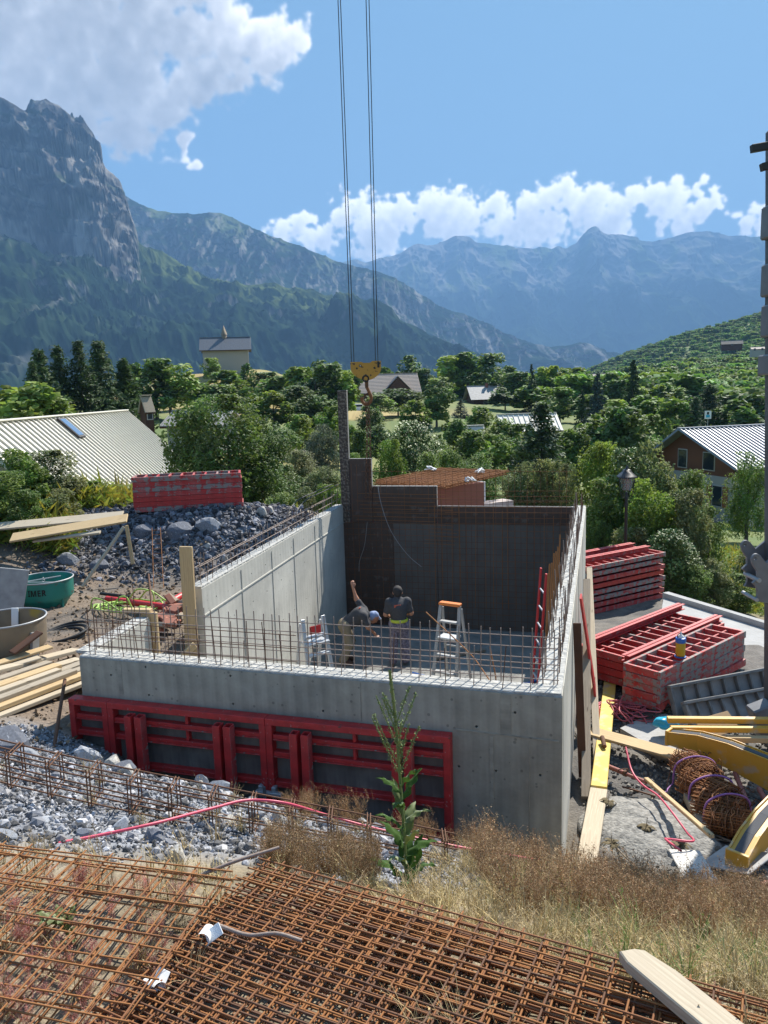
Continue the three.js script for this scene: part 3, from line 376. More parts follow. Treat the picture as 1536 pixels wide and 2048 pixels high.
  for (let s = 0.1; s < 5.2; s += 0.27) { const j = rr(-0.05, 0.05), h = rr(0.25, 0.52); bar('starter_bar', F(s, 0.07, 3.02), F(s + j, 0.08 + rr(-0.02, 0.03), WALL_TOP + h), 0.0048, rnd() < 0.5 ? M.steelBar : M.rustDark, front, 5); }
  for (let s = 0.15; s < 2.6; s += 0.19) bar('starter_bar', F(s, 0.08, 3.02), F(s + rr(-0.04, 0.04), 0.08, WALL_TOP + rr(0.35, 0.55)), 0.0048, M.rustDark, front, 5);
  for (const h of [0.1, 0.24, 0.38]) bar('mesh_bar', F(0.05, 0.075, WALL_TOP + h), F(2.6, 0.075, WALL_TOP + h), 0.0045, M.rustDark, front, 5);
  // left wall bars
  const ql = (d, k, y) => { const p = Q(d, k); return V(p[0], y, p[1]); };
  for (let d = 3.15; d < L; d += 0.2) for (const k of [-0.06, -0.17]) { if (rnd() < 0.25) continue; const t = rr(0.28, 0.46); bar('starter_bar', ql(d, k, 3.05), ql(d + rr(-0.07, 0.07), k + rr(-0.03, 0.03), WALL_TOP + t), 0.0055, rnd() < 0.6 ? M.steelBar : M.rustDark, left, 5); }
  for (const [h, k] of [[0.16, -0.05], [0.3, -0.05], [0.26, -0.18]]) bar('mesh_bar', ql(3.1, k, WALL_TOP + h), ql(L - 0.2, k, WALL_TOP + h + 0.03), 0.0065, M.steelBar, left, 5);
  for (let d = 0.25; d < 1.4; d += 0.17) bar('starter_bar', ql(d, -0.1, 3.05), ql(d + rr(-0.03, 0.03), -0.1, WALL_TOP + rr(0.3, 0.5)), 0.0055, M.rustDark, stub, 5);
  // bent rails over the far end of the left wall
  for (const k of [-0.12, -0.3]) tube('bent_bar', [ql(7.6, k, 3.1), ql(8.0, k, 3.45), ql(8.6, k, 3.6), ql(10, k, 3.62), ql(L, k, 3.62)], 0.011, M.darkSteel, left, 40, 6);
  // right wall bars, two rows and leaning
  for (let d = 0.25; d < 11.6; d += 0.16) for (const k of [0.06, 0.19]) { if (rnd() < 0.2) continue; const t = rr(0.3, 0.52), p = R(d, k), q = R(d + rr(-0.06, 0.06), k + rr(-0.03, 0.04)); bar('starter_bar', [p[0], 3.05, p[1]], [q[0], WALL_TOP + t, q[1]], 0.0055, rnd() < 0.6 ? M.steelBar : M.rustDark, right, 5); }
  for (const d of [1.9, 2.15, 2.6, 3.1, 3.6, 4.1, 4.7]) { const p = R(d, 0.3), q = R(d + 0.3, 0.27); bar('starter_bar', [p[0], 2.2, p[1]], [q[0], WALL_TOP + rr(0.5, 0.75), q[1]], 0.011, M.rust, right, 6); }
  rebase(shell, [0.4, 0, -13.2]);
}

// ---------------------------------------------------------------- formwork panels
// local axes: x along the panel 0..L, z across it 0..W, y out of the face 0..T
function formPanel(parent, L, W, T, ribs, m, face, opt = {}) {
  const t = 0.05, add = (n, w, h, d, x, y, z, c = 0.004) => box(n, w, h, d, [x, y, z], opt.vary ? opt.vary() : m, parent, c);
  const f = box('plywood_face', L - 0.012, 0.018, W - 0.012, [L / 2, 0.009, W / 2], face, parent, 0.003);
  add('frame_rail', L, T, t, L / 2, T / 2, t / 2); add('frame_rail', L, T, t, L / 2, T / 2, W - t / 2); add('frame_rail', t, T - 0.004, W - 2 * t, t / 2, T / 2, W / 2); add('frame_rail', t, T - 0.004, W - 2 * t, L - t / 2, T / 2, W / 2);
  for (let i = 1; i <= ribs; i++) add('rib', opt.ribW ?? 0.04, T * 0.75, W - 2 * t, L * i / (ribs + 1), 0.018 + T * 0.375, W / 2);
  if (opt.mid) add('stringer', L - 2 * t, T * 0.5, 0.03, L / 2, 0.018 + T * 0.3, W * opt.mid);
  return parent;
}
// the red panels standing against the front wall
{
  const frontPanel = (s0, s1, label, mids, walers) => {   // s measured from the FR corner along the wall
    const g = thing('steel_formwork', label, 'formwork panel', [0, 0, 0], 0, 'red panels against the front wall'), H = 1.12, base = 1.53, L = s0 - s1, D = 0.12, off = 0.012;
    g.position.set(FL[0] + 0.9564 * (5.256 - s0) - 0.2922 * off, base, FL[1] + 0.2922 * (5.256 - s0) + 0.9564 * off); g.rotation.y = -0.2966;
    const B = (n, w, h, d, x, y, z, m = M.red, c = 0.004) => box(n, w, h, d, [x, y, z], m, g, c);
    B('plywood_face', L - 0.02, H - 0.02, 0.018, L / 2, H / 2, 0.012, M.plyDark);
    B('frame_rail', L, 0.07, D, L / 2, H - 0.035, D / 2 + 0.004); B('frame_rail', L, 0.07, D, L / 2, 0.035, D / 2 + 0.004); B('frame_rail', 0.07, H - 0.14, D - 0.004, 0.035, H / 2, D / 2 + 0.004); B('frame_rail', 0.07, H - 0.14, D - 0.004, L - 0.035, H / 2, D / 2 + 0.004);
    for (const y of [H - 0.2, H - 0.385, H - 0.71]) { B('rib', L - 0.14, 0.045, D * 0.8, L / 2, y, D * 0.42); B('rib_lip', L - 0.144, 0.012, 0.02, L / 2, y - 0.03, D * 0.8, M.redWorn, 0.002); }
    for (const x of mids) { B('stiffener', 0.035, 0.14, D * 0.6, x, H - 0.125, D * 0.33); B('stiffener', 0.035, 0.145, D * 0.6, x, H - 0.293, D * 0.33); }
    for (const x of walers) for (const d of [-0.062, 0.062]) {
      const w = new THREE.Group(); w.name = 'waler'; w.position.set(x + d, H / 2 - 0.06, D + 0.055); g.add(w);
      box('channel_web', 0.012, H - 0.06, 0.1, [d > 0 ? -0.035 : 0.035, 0, 0], M.red, w, 0.002); box('channel_flange', 0.068, H - 0.06, 0.012, [0, 0, 0.046], M.red, w, 0.002); box('channel_flange', 0.068, H - 0.06, 0.012, [0, 0, -0.046], M.red, w, 0.002); box('channel_side', 0.012, H - 0.062, 0.1, [d > 0 ? 0.035 : -0.035, 0, 0], M.redWorn, w, 0.002);
    }
    return g;
  };
  frontPanel(5.345, 4.85, 'narrow red steel formwork panel at the timber pile end of the front wall', [], []);
  frontPanel(4.846, 2.96, 'red steel formwork panel with two pairs of walers between the clamps', [0.95], [0.385, 1.44]);
  frontPanel(2.956, 1.03, 'red steel formwork panel beside the bare concrete corner, behind the tall weed', [0.945], [0.41, 1.47]);
  for (const [s, label] of [[4.848, 'grey steel clamp on the joint by the gravel heap'], [2.958, 'grey steel clamp on the joint in the middle of the red panels']]) {
    const g = thing('formwork_clamp', label, 'clamp', [FL[0] + 0.9564 * (5.256 - s) - 0.2922 * 0.14, 1.86, FL[1] + 0.2922 * (5.256 - s) + 0.9564 * 0.14], -0.2966);
    box('jaw', 0.05, 0.13, 0.07, [-0.075, 0, 0.0], M.zinc, g, 0.01); box('jaw', 0.05, 0.13, 0.07, [0.075, 0, 0.0], M.zinc, g, 0.01); box('spine', 0.3, 0.045, 0.05, [0.03, 0.0, 0.045], M.zinc, g, 0.008); box('wedge', 0.03, 0.17, 0.02, [0.0, 0.01, 0.085], M.greySteel, g, 0.004); bar('bolt', [-0.02, 0, 0.02], [-0.02, 0, 0.1], 0.016, M.greySteel, g, 8);
  }
}
// ---------------------------------------------------------------- formwork and reinforcement of the back wall
const BK = { o: [-1.0, -19.4], e: [0.967, 0.2549], turn: -0.2578 };
const bk = (s, y, d = 0) => V(BK.o[0] + BK.e[0] * s - BK.e[1] * d, y, BK.o[1] + BK.e[1] * s + BK.e[0] * d);     // d towards the pit
{
  const panel = (s0, s1, y0, y1, face, label, ribs = 3) => {
    const p = bk(s0, y0, -0.002), g = thing('plywood_formwork', label, 'formwork panel', [p.x, p.y, p.z], BK.turn, 'brown panels closing the pit'), L = s1 - s0, H = y1 - y0;
    box('plywood_face', L - 0.008, H - 0.008, 0.02, [L / 2, H / 2, -0.012], face, g, 0.003);
    box('frame_rail', L - 0.004, 0.05, 0.1, [L / 2, H - 0.026, -0.074], M.plyPale, g); box('frame_rail', L - 0.004, 0.05, 0.1, [L / 2, 0.026, -0.074], M.redWorn, g);
    for (let i = 0; i <= ribs + 1; i++) box('rib', 0.05, H - 0.11, 0.1, [lerp(0.03, L - 0.03, i / (ribs + 1)), H / 2, -0.074], i === ribs + 1 ? M.plyPale : M.redWorn, g);
    return g;
  };
  panel(-0.08, 0.16, 2.66, 5.98, M.plyMottled, 'tall narrow formwork strip with peeling face rising above the pit corner', 0);
  panel(0.165, 0.74, 2.66, 4.28, M.ply, 'dark brown formwork panel half as high as the narrow strip beside it', 1);
  panel(0.745, 2.385, 2.66, 3.59, M.ply, 'wide mottled brown formwork panel below the rusty mesh bundle', 3);
  panel(2.39, 5.76, 2.66, 3.1, M.ply, 'long low brown formwork strip running to the corner at the lantern side', 5);
  panel(-0.08, 1.25, 0.0, 2.655, M.ply, 'blackish lower formwork panel behind the bending worker', 3);
  panel(1.255, 2.37, 0.0, 2.655, M.plyPale2 ?? (M.plyPale2 = matTex(256, 0.5, (u, v) => { const k = 0.1 + 0.05 * tn(u, v, 4, 47, 5); return [k, k * 0.88, k * 0.77]; }, 0.6)), 'greyish lower formwork panel behind the standing worker', 2);
  panel(2.375, 5.6, 0.0, 2.655, M.plyPale2, 'wide greyish lower formwork panel behind the step ladder', 5);
  // one layer of welded mesh in front of it
  const wm = thing('wall_rebar_mesh', 'upright grid of thin rusty bars in front of the brown formwork', 'rebar mesh');
  rnd = rngOf(31);
  for (let s = 0.08; s < 5.6; s += 0.15) bar('bar', bk(s, 0.02, 0.06), bk(s + rr(-0.015, 0.015), s < 0.75 ? 4.15 : 4.03 + rr(-0.12, 0.05), 0.07), 0.0042, rnd() < 0.35 ? M.rust2 : M.rustDark, wm, 5);
  for (let y = 0.12; y < 3.4; y += 0.15) bar('bar', bk(0.03, y, 0.069), bk(5.6, y + rr(-0.01, 0.01), 0.069), 0.0042, rnd() < 0.4 ? M.rust2 : M.rustDark, wm, 5);
  for (const y of [3.97]) bar('bar', bk(0.5, y, 0.077), bk(5.6, y - 0.02, 0.077), 0.0045, M.rust2, wm, 5);
  rebase(wm, bk(2.8, 0, 0.06).toArray());
  const st = thing('rebar_stirrup_row', 'row of horizontal rust-coloured bars bundled on the upright grid at the wall top', 'rebar mesh');
  for (let i = 0; i < 14; i++) { const y = 3.42 - i * 0.095, s0 = i < 8 ? 0.2 + rr(0, 0.5) : 2.0 + rr(0, 0.3), s1 = i < 8 ? rr(2.3, 2.9) : rr(2.7, 3.1); bar('bar', bk(s0, y, 0.1), bk(s1, y - 0.03, 0.1), 0.0055, M.rust, st, 5); }
  for (let i = 0; i < 16; i++) { const s = 2.35 + i * 0.2 + rr(-0.04, 0.04); bar('bar', bk(s, 0.6, 0.14), bk(s + rr(-0.05, 0.05), 2.9 + rr(0, 0.6), 0.12), 0.006, rnd() < 0.5 ? M.rust : M.rust2, st, 5); }
  for (let y = 2.7; y < 3.6; y += 0.13) bar('bar', bk(2.6, y, 0.13), bk(5.55, y + 0.02, 0.13), 0.005, M.rust2, st, 5);
  rebase(st, bk(2.6, 0.6, 0.1).toArray());
  tag(tube('hanging_wire', [bk(0.92, 3.62, 0.1), bk(1.02, 3.2, 0.22), bk(1.3, 2.5, 0.35), bk(1.75, 1.9, 0.4), bk(2.05, 1.66, 0.42)], 0.006, M.zinc, null, 30, 5), 'thin pale wire hanging down across the brown formwork', 'wire');
  tag(tube('hanging_wire', [bk(0.62, 2.7, 0.1), bk(0.55, 2.1, 0.2), bk(0.42, 1.7, 0.24), bk(0.4, 1.45, 0.24)], 0.005, M.zinc, null, 20, 5), 'thin wire dangling behind the bending worker', 'wire');
}
// ---------------------------------------------------------------- stacks of formwork panels
{
  rnd = rngOf(51); const ORD = ['lowest', 'second', 'third', 'fourth', 'fifth', 'sixth', 'seventh', 'eighth'];
  let mud = 0; const pick = () => { const q = rnd() + mud; return q < 0.5 ? M.red : q < 0.85 ? M.redWorn : M.redMud; };
  const stack = (corner, turn, list, labelOf, group) => { // list: [dx, dz, y, L, W, T, ribs, mid, gaps]
    list.forEach((a, i) => {
      const [dx, dz, y, L, W, T, ribs, mid] = a, g = thing('steel_formwork', labelOf(i, list.length), 'formwork panel', [0, 0, 0], turn + rr(-0.012, 0.012), group);
      const c = Math.cos(turn), s = Math.sin(turn); g.position.set(corner[0] + dx * c + dz * s, y, corner[1] - dx * s + dz * c);
      formPanel(g, L, W, T, ribs, M.red, i % 3 ? M.plyPale : M.ply, { mid, vary: pick });
    });
  };
  // pile beside the wall; x of the panels runs away to the right, z back towards the camera side
  const uB = Math.atan2(0.65, 0.76), A = [4.0, -10.86];
  mud = 0.45;
  stack(A, uB, [0, 1, 2, 3, 4].map((i) => [rr(-0.03, 0.03), -0.62, 1.1 + i * 0.122, 2.78, 0.62, 0.118, 8, 0.5]), (i, n) => i === n - 1 ? 'uppermost panel of the low pile, carrying the yellow canister' : `muddy red formwork panel in the low pile under the canister, ${ORD[i]} from the ground`, 'low pile of panels under the canister');
  mud = 0.1;
  stack(A, uB, [0, 1, 2, 3].map((i) => [0.48 + rr(-0.03, 0.03), -1.76, 1.1 + i * 0.13, 2.8, 1.12, 0.122, 9, 0.3]), (i, n) => i === n - 1 ? 'red ribbed formwork panel under the two long red walers' : `red formwork panel in the pile under the walers, ${ORD[i]} from the ground`, 'low pile of panels under the walers');
  for (const [z, x0, label] of [[-0.74, 0.24, 'long red double waler lying along the canister side of the pile'], [-1.6, 0.5, 'long red double waler lying along the wall side of the pile']]) {
    const g = thing('waler', label, 'waler', [A[0], 1.1 + 4 * 0.13 + 0.002, A[1]], uB), L = 3.05;
    for (const d of [-0.055, 0.055]) { box('channel_web', L, 0.1, 0.012, [x0 + L / 2, 0.05, z + (d > 0 ? 0.012 : -0.012)], M.redWorn, g, 0.002); box('channel_flange', L, 0.012, 0.06, [x0 + L / 2, 0.1, z + d * 0.8], M.red, g, 0.002); box('channel_flange', L, 0.012, 0.06, [x0 + L / 2, 0.006, z + d * 0.8], M.red, g, 0.002); }
  }
  const uA = Math.atan2(0.522, 0.853), OA = [7.2 - 0.853 * 2.8, -19.5 + 0.522 * 2.8], cA = Math.cos(uA), sA = Math.sin(uA);
  stack(OA, uA, [0, 1, 2, 3, 4, 5, 6, 7].map((i) => [rr(-0.1, 0.08), -1.1, 0.42 + i * 0.156, 2.8, 1.1, 0.105, 9, 0.35]), (i, n) => i === n - 1 ? 'uppermost red ribbed panel of the tall loose stack by the lantern' : `red formwork panel in the tall loose stack by the lantern, ${ORD[i]} from the ground`, 'tall loose stack by the lantern');
  for (const [z, label] of [[-0.45, 'red waler across the top of the tall loose stack, on the canister side'], [-0.95, 'red waler across the top of the tall loose stack, on the lantern side']]) { const g = thing('waler', label, 'waler', [OA[0], 0.42 + 7 * 0.156 + 0.107, OA[1]], uA); for (const d of [-0.055, 0.055]) { box('channel_web', 2.7, 0.11, 0.012, [1.35, 0.055, z + d * 0.3], M.redWorn, g, 0.002); box('channel_flange', 2.7, 0.012, 0.065, [1.35, 0.11, z + d], M.red, g, 0.002); } }
  for (let i = 1; i < 8; i++) for (const [x, side] of [[0.3, 'wall'], [2.4, 'open']]) { const z = -0.55, o = box('batten', 0.09, 0.049, 0.9, [OA[0] + x * cA + z * sA, 0.42 + i * 0.156 - 0.0255, OA[1] - x * sA + z * cA], M.woodOld, null); tag(o, `grey timber batten at the ${side} end, under the ${ORD[i]} panel of the tall loose stack`, 'batten', 'battens in the tall loose stack'); o.rotation.y = uA; }
  // pile on the gravel mound behind the mixers
  const P0 = [-5.53, -17.0], P1 = [-3.17, -17.45], uL = -Math.atan2(P1[1] - P0[1], P1[0] - P0[0]), LL = Math.hypot(P1[0] - P0[0], P1[1] - P0[1]);
  stack(P0, uL, [0, 1, 2, 3, 4, 5, 6].map((i) => [rr(-0.02, 0.02), -0.72, 3.42 + i * 0.112, LL - 0.02, 0.72, 0.108, 8, 0]), (i, n) => i === n - 1 ? 'top red panel with open ribs on the neat pile on the gravel mound' : `red formwork panel in the neat pile on the gravel mound, ${ORD[i]} from the ground`, 'neat pile of panels on the gravel mound');
}
// ---------------------------------------------------------------- crane hook, chain, mesh bundle behind the pit
{
  for (const [xt, xb, label] of [[-0.698, -0.682, 'outer steel crane rope on the chapel side of the hook block'], [-0.641, -0.621, 'inner steel crane rope on the chapel side of the hook block'], [-0.06, -0.097, 'inner steel crane rope on the lantern side of the hook block'], [0.008, -0.037, 'outer steel crane rope on the lantern side of the hook block']])
    tag(bar('crane_rope', [xb, 6.55, -19.2], [xt - (xb - xt) * 1.4, 26, -19.2], 0.011, M.darkSteel, null, 6), label, 'rope', 'ropes of the crane');
  const h = thing('crane_hook_block', 'worn yellow crane hook block hanging from four ropes', 'hook block', [-0.33, 6.64, -19.2]);
  const sh = new THREE.Shape(); sh.moveTo(-0.37, 0.0); sh.lineTo(-0.12, 0.0); sh.lineTo(-0.06, -0.03); sh.lineTo(0.1, -0.03); sh.lineTo(0.16, 0.01); sh.lineTo(0.36, 0.01); sh.lineTo(0.36, -0.17); sh.quadraticCurveTo(0.34, -0.3, 0.16, -0.4); sh.lineTo(0.0, -0.44); sh.lineTo(-0.18, -0.38); sh.quadraticCurveTo(-0.36, -0.28, -0.37, -0.16);
  for (const z of [0.075, -0.095]) { const p = mesh('side_plate', uvMetres(new THREE.ExtrudeGeometry(sh, { depth: 0.02, bevelEnabled: true, bevelSize: 0.006, bevelThickness: 0.004, bevelSegments: 1 })), M.hookYellow, h); p.position.z = z; }
  for (const x of [-0.3, 0.27]) { const s = mesh('sheave', new THREE.CylinderGeometry(0.12, 0.12, 0.09, 20), M.darkSteel, h); s.rotation.x = Math.PI / 2; s.position.set(x * 0.75, -0.15, 0); bar('axle', [x * 0.75, -0.15, -0.11], [x * 0.75, -0.15, 0.11], 0.025, M.darkSteel, h, 10); }
  box('maker_plate', 0.06, 0.05, 0.006, [-0.14, -0.09, 0.103], M.black, h, 0.002); box('maker_plate_mark', 0.02, 0.02, 0.004, [-0.14, -0.09, 0.108], M.white, h, 0.001);
  box('guard', 0.05, 0.15, 0.03, [0.3, -0.07, 0.11], M.darkSteel, h, 0.006);
  mesh('hook_ring', new THREE.TorusGeometry(0.07, 0.02, 8, 20), M.darkSteel, h).position.set(-0.02, -0.4, 0.1);
  bar('shank', [0, -0.42, 0], [0, -0.62, 0], 0.045, M.rustDark, h, 10);
  tube('hook', [[0, -0.6, 0], [0.05, -0.72, 0], [0.1, -0.85, 0], [0.06, -0.98, 0], [-0.05, -1.02, 0], [-0.13, -0.93, 0], [-0.12, -0.84, 0]], 0.04, M.rust2, h, 30, 8);
  bar('latch', [-0.1, -0.84, 0], [0.05, -0.72, 0], 0.015, M.rustDark, h, 6);
  const link = new THREE.TorusGeometry(0.035, 0.0095, 6, 12); link.scale(0.75, 1.35, 1);
  for (const [x0, x1, label] of [[-0.36, -0.42, 'lifting chain leg hanging to the dark brown panel'], [-0.31, -0.3, 'lifting chain leg hanging beside the dark brown panel']]) {
    const c = thing('lifting_chain', label, 'chain', [x0, 5.64, -19.18], 0, 'chains under the hook');
    const n = 30, y1 = 3.35 - 5.64; for (let i = 0; i < n; i++) { const o = mesh('link', link, M.rustDark, c), t = i / (n - 1); o.position.set((x1 - x0) * t + 0.02 * Math.sin(t * 5), y1 * t, 0.1 * t); o.rotation.y = i % 2 ? 0.35 : 1.9; }
  }
}
function meshSheet(name, label, o, ux, vx, nu, nv, su, sv, r, m, group, jitter = 0.006, sag = null) {
  // a welded sheet: nu bars along v spaced su along u, nv bars along u spaced sv along v
  const g = thing(name, label, 'rebar mesh', o, 0, group), U = V(...ux).normalize(), W = V(...vx).normalize(), N = U.clone().cross(W).normalize(); if (N.y < 0) N.negate();
  const P = (a, b, c) => { const p = U.clone().multiplyScalar(a).addScaledVector(W, b).addScaledVector(N, c); if (sag) p.y += sag(a, b); return p; };
  const LU = (nu - 1) * su, LV = (nv - 1) * sv, over = 0.04;
  for (let i = 0; i < nu; i++) bar('bar', P(i * su + rr(-jitter, jitter), -over, 0), P(i * su + rr(-jitter, jitter), LV + over, 0), r, m[Math.floor(rnd() * m.length)], g, 5);
  for (let j = 0; j < nv; j++) bar('bar', P(-over, j * sv + rr(-jitter, jitter), r * 1.9), P(LU + over, j * sv + rr(-jitter, jitter), r * 1.9), r, m[Math.floor(rnd() * m.length)], g, 5);
  return g;
}
{
  rnd = rngOf(61);
  // bundle of mesh lying on the lorry-height pile beyond the pit
  const o = [-0.25, 3.26, -22.3], U = [2.5, 0.0, -3.6], W = [2.4, 0, 1.75];
  const which = ['lowest', 'second', 'third', 'fourth', 'uppermost'];
  for (let i = 0; i < 5; i++) meshSheet('mesh_sheet', `${which[i]} rusty mesh sheet of the bundle beyond the pit`, [o[0] + rr(-0.08, 0.08), o[1] + i * 0.03, o[2] + rr(-0.08, 0.08)], U, W, 26, 9, 0.15, 0.3, 0.008, [M.rust, M.rust2, M.rust], 'mesh bundle beyond the pit', 0.02);
  const b = thing('pallet_stack', 'white wrapped and brick-coloured boxes under the rusty mesh bundle', 'pallet', [1.9, 0, -22.6], 0.55);
  for (const [x, y, z, w, h, d, m] of [[-0.2, 0.5, 0.2, 2.2, 0.9, 1.4, M.woodOld], [-0.2, 2.1, 0.1, 2.0, 2.24, 1.2, M.clay], [1.05, 2.1, -0.3, 0.5, 2.1, 0.9, M.white], [1.45, 1.75, 0.3, 1.2, 1.6, 0.5, mat([0.5, 0.42, 0.38], 0.8)]]) box('box', w, h, d, [x, y, z], m, b, 0.01);
  for (const [p, label] of [[[1.5, 3.44, -24.4], 'white strap knot at the chapel side of the mesh bundle'], [[2.35, 3.45, -21.0], 'white strap knot at the pit side of the mesh bundle'], [[2.95, 3.45, -23.2], 'white strap knot at the lantern side of the mesh bundle']]) {
    const s = thing('strap', label, 'strap', p, rr(0, 3), 'straps on the mesh bundle');
    for (let k = 0; k < 4; k++) tube('strap_loop', [[rr(-0.25, 0.25), 0, rr(-0.2, 0.2)], [rr(-0.12, 0.12), 0.09, rr(-0.1, 0.1)], [rr(-0.1, 0.1), 0.03, rr(-0.1, 0.1)], [rr(-0.25, 0.25), -0.02, rr(-0.2, 0.2)]], 0.022, M.white, s, 16, 5);
  }
}
// ---------------------------------------------------------------- ladders inside the pit
function stepLadder(label, p, turn, H, W, m, capM) {
  const g = thing('step_ladder', label, 'ladder', p, turn), s = 0.42 * H / 2;
  for (const x of [-1, 1]) { beam('stile', [x * W * 0.5, 0, s], [x * W * 0.36, H, 0], 0.03, 0.065, m, g, V(1, 0, 0), 0.004); beam('stile', [x * W * 0.5, 0, -s], [x * W * 0.36, H * 0.97, -0.06], 0.03, 0.05, m, g, V(1, 0, 0), 0.004); }
  const n = Math.round(H / 0.28); for (let i = 1; i < n; i++) { const t = i / n; box('tread', W * (1 - 0.28 * t) - 0.03, 0.03, 0.1, [0, H * t, s * (1 - t)], m, g, 0.004); }
  for (const t of [0.25, 0.6]) box('brace', W * (1 - 0.28 * t) - 0.02, 0.03, 0.025, [0, H * t, -s * (1 - t) - 0.02], m, g, 0.004);
  if (capM) { box('cap', W * 0.8, 0.05, 0.14, [0, H + 0.02, 0], capM, g, 0.012); }
  return g;
}
{
  const l = stepLadder('aluminium step ladder with a red plate standing near the sunlit inner wall', [-1.15, 0, -11.55], 0.62, 2.5, 0.5, M.alu, null);
  box('platform', 0.4, 0.03, 0.24, [0, 2.12, 0.04], M.alu, l, 0.004); box('label_plate', 0.2, 0.13, 0.008, [0.0, 2.32, 0.065], M.redPlain, l, 0.003);
  const r = stepLadder('aluminium step ladder with an orange top standing free in the pit', [1.14, 0, -13.5], -0.55, 2.08, 0.52, M.zinc, M.orange);
  box('platform', 0.36, 0.03, 0.26, [0, 1.5, 0.06], M.alu, r, 0.004);
  const d = thing('leaning_ladder', 'red single ladder leaning against the rebar-topped wall', 'ladder', [2.35, 0, -12.05], 0);
  for (const z of [0, -0.42]) beam('stile', [0, 0, z], [0.22, 2.95, z - 0.03], 0.03, 0.07, M.redPlain, d, V(0, 0, 1), 0.004);
  for (let i = 1; i < 10; i++) bar('rung', [0.022 * i, i * 0.29, 0], [0.022 * i, i * 0.29, -0.44], 0.015, M.alu, d, 6);
  // odds and ends on the pit floor
  tag(tube('hose', [[0.5, 0.03, -15.6], [1.2, 0.03, -15.1], [2.1, 0.03, -14.8], [2.9, 0.03, -14.9], [3.2, 0.03, -15.5]], 0.03, M.blue, null, 40, 6), 'blue hose lying on the pit floor', 'hose');
  const bk2 = thing('mortar_tub', 'beige plastic tub beside the rebar at the pit corner', 'tub', [1.45, 2.55, -7.5], 0.4); // stands on a scaffold board inside the corner
  mesh('tub', lathe([[0, 0], [0.09, 0], [0.11, 0.28], [0.1, 0.28], [0.085, 0.02], [0, 0.02]], 16), M.woodGrey, bk2); bar('bracket', [0, -2.55, 0], [0, 0, 0], 0.03, M.greySteel, bk2, 8);
  for (const [x, z, t, label] of [[-0.2, -15.2, 0.3, 'timber offcut on the pit floor by the workers'], [1.6, -16.4, -0.5, 'timber offcut on the pit floor below the step ladder']]) tag(beam('timber_offcut', [x - 0.6, 0.04, z], [x + 0.6, 0.04, z + t], 0.1, 0.06, M.woodOld), label, 'timber');
  tag(tube('bent_rod', [[1.15, 3.02, -8.4], [1.2, 2.6, -8.3], [1.0, 2.75, -8.9], [0.5, 3.1, -9.6]], 0.008, M.rust, null, 24, 5), 'single bent rusty rod behind the front wall mesh', 'rod');
}
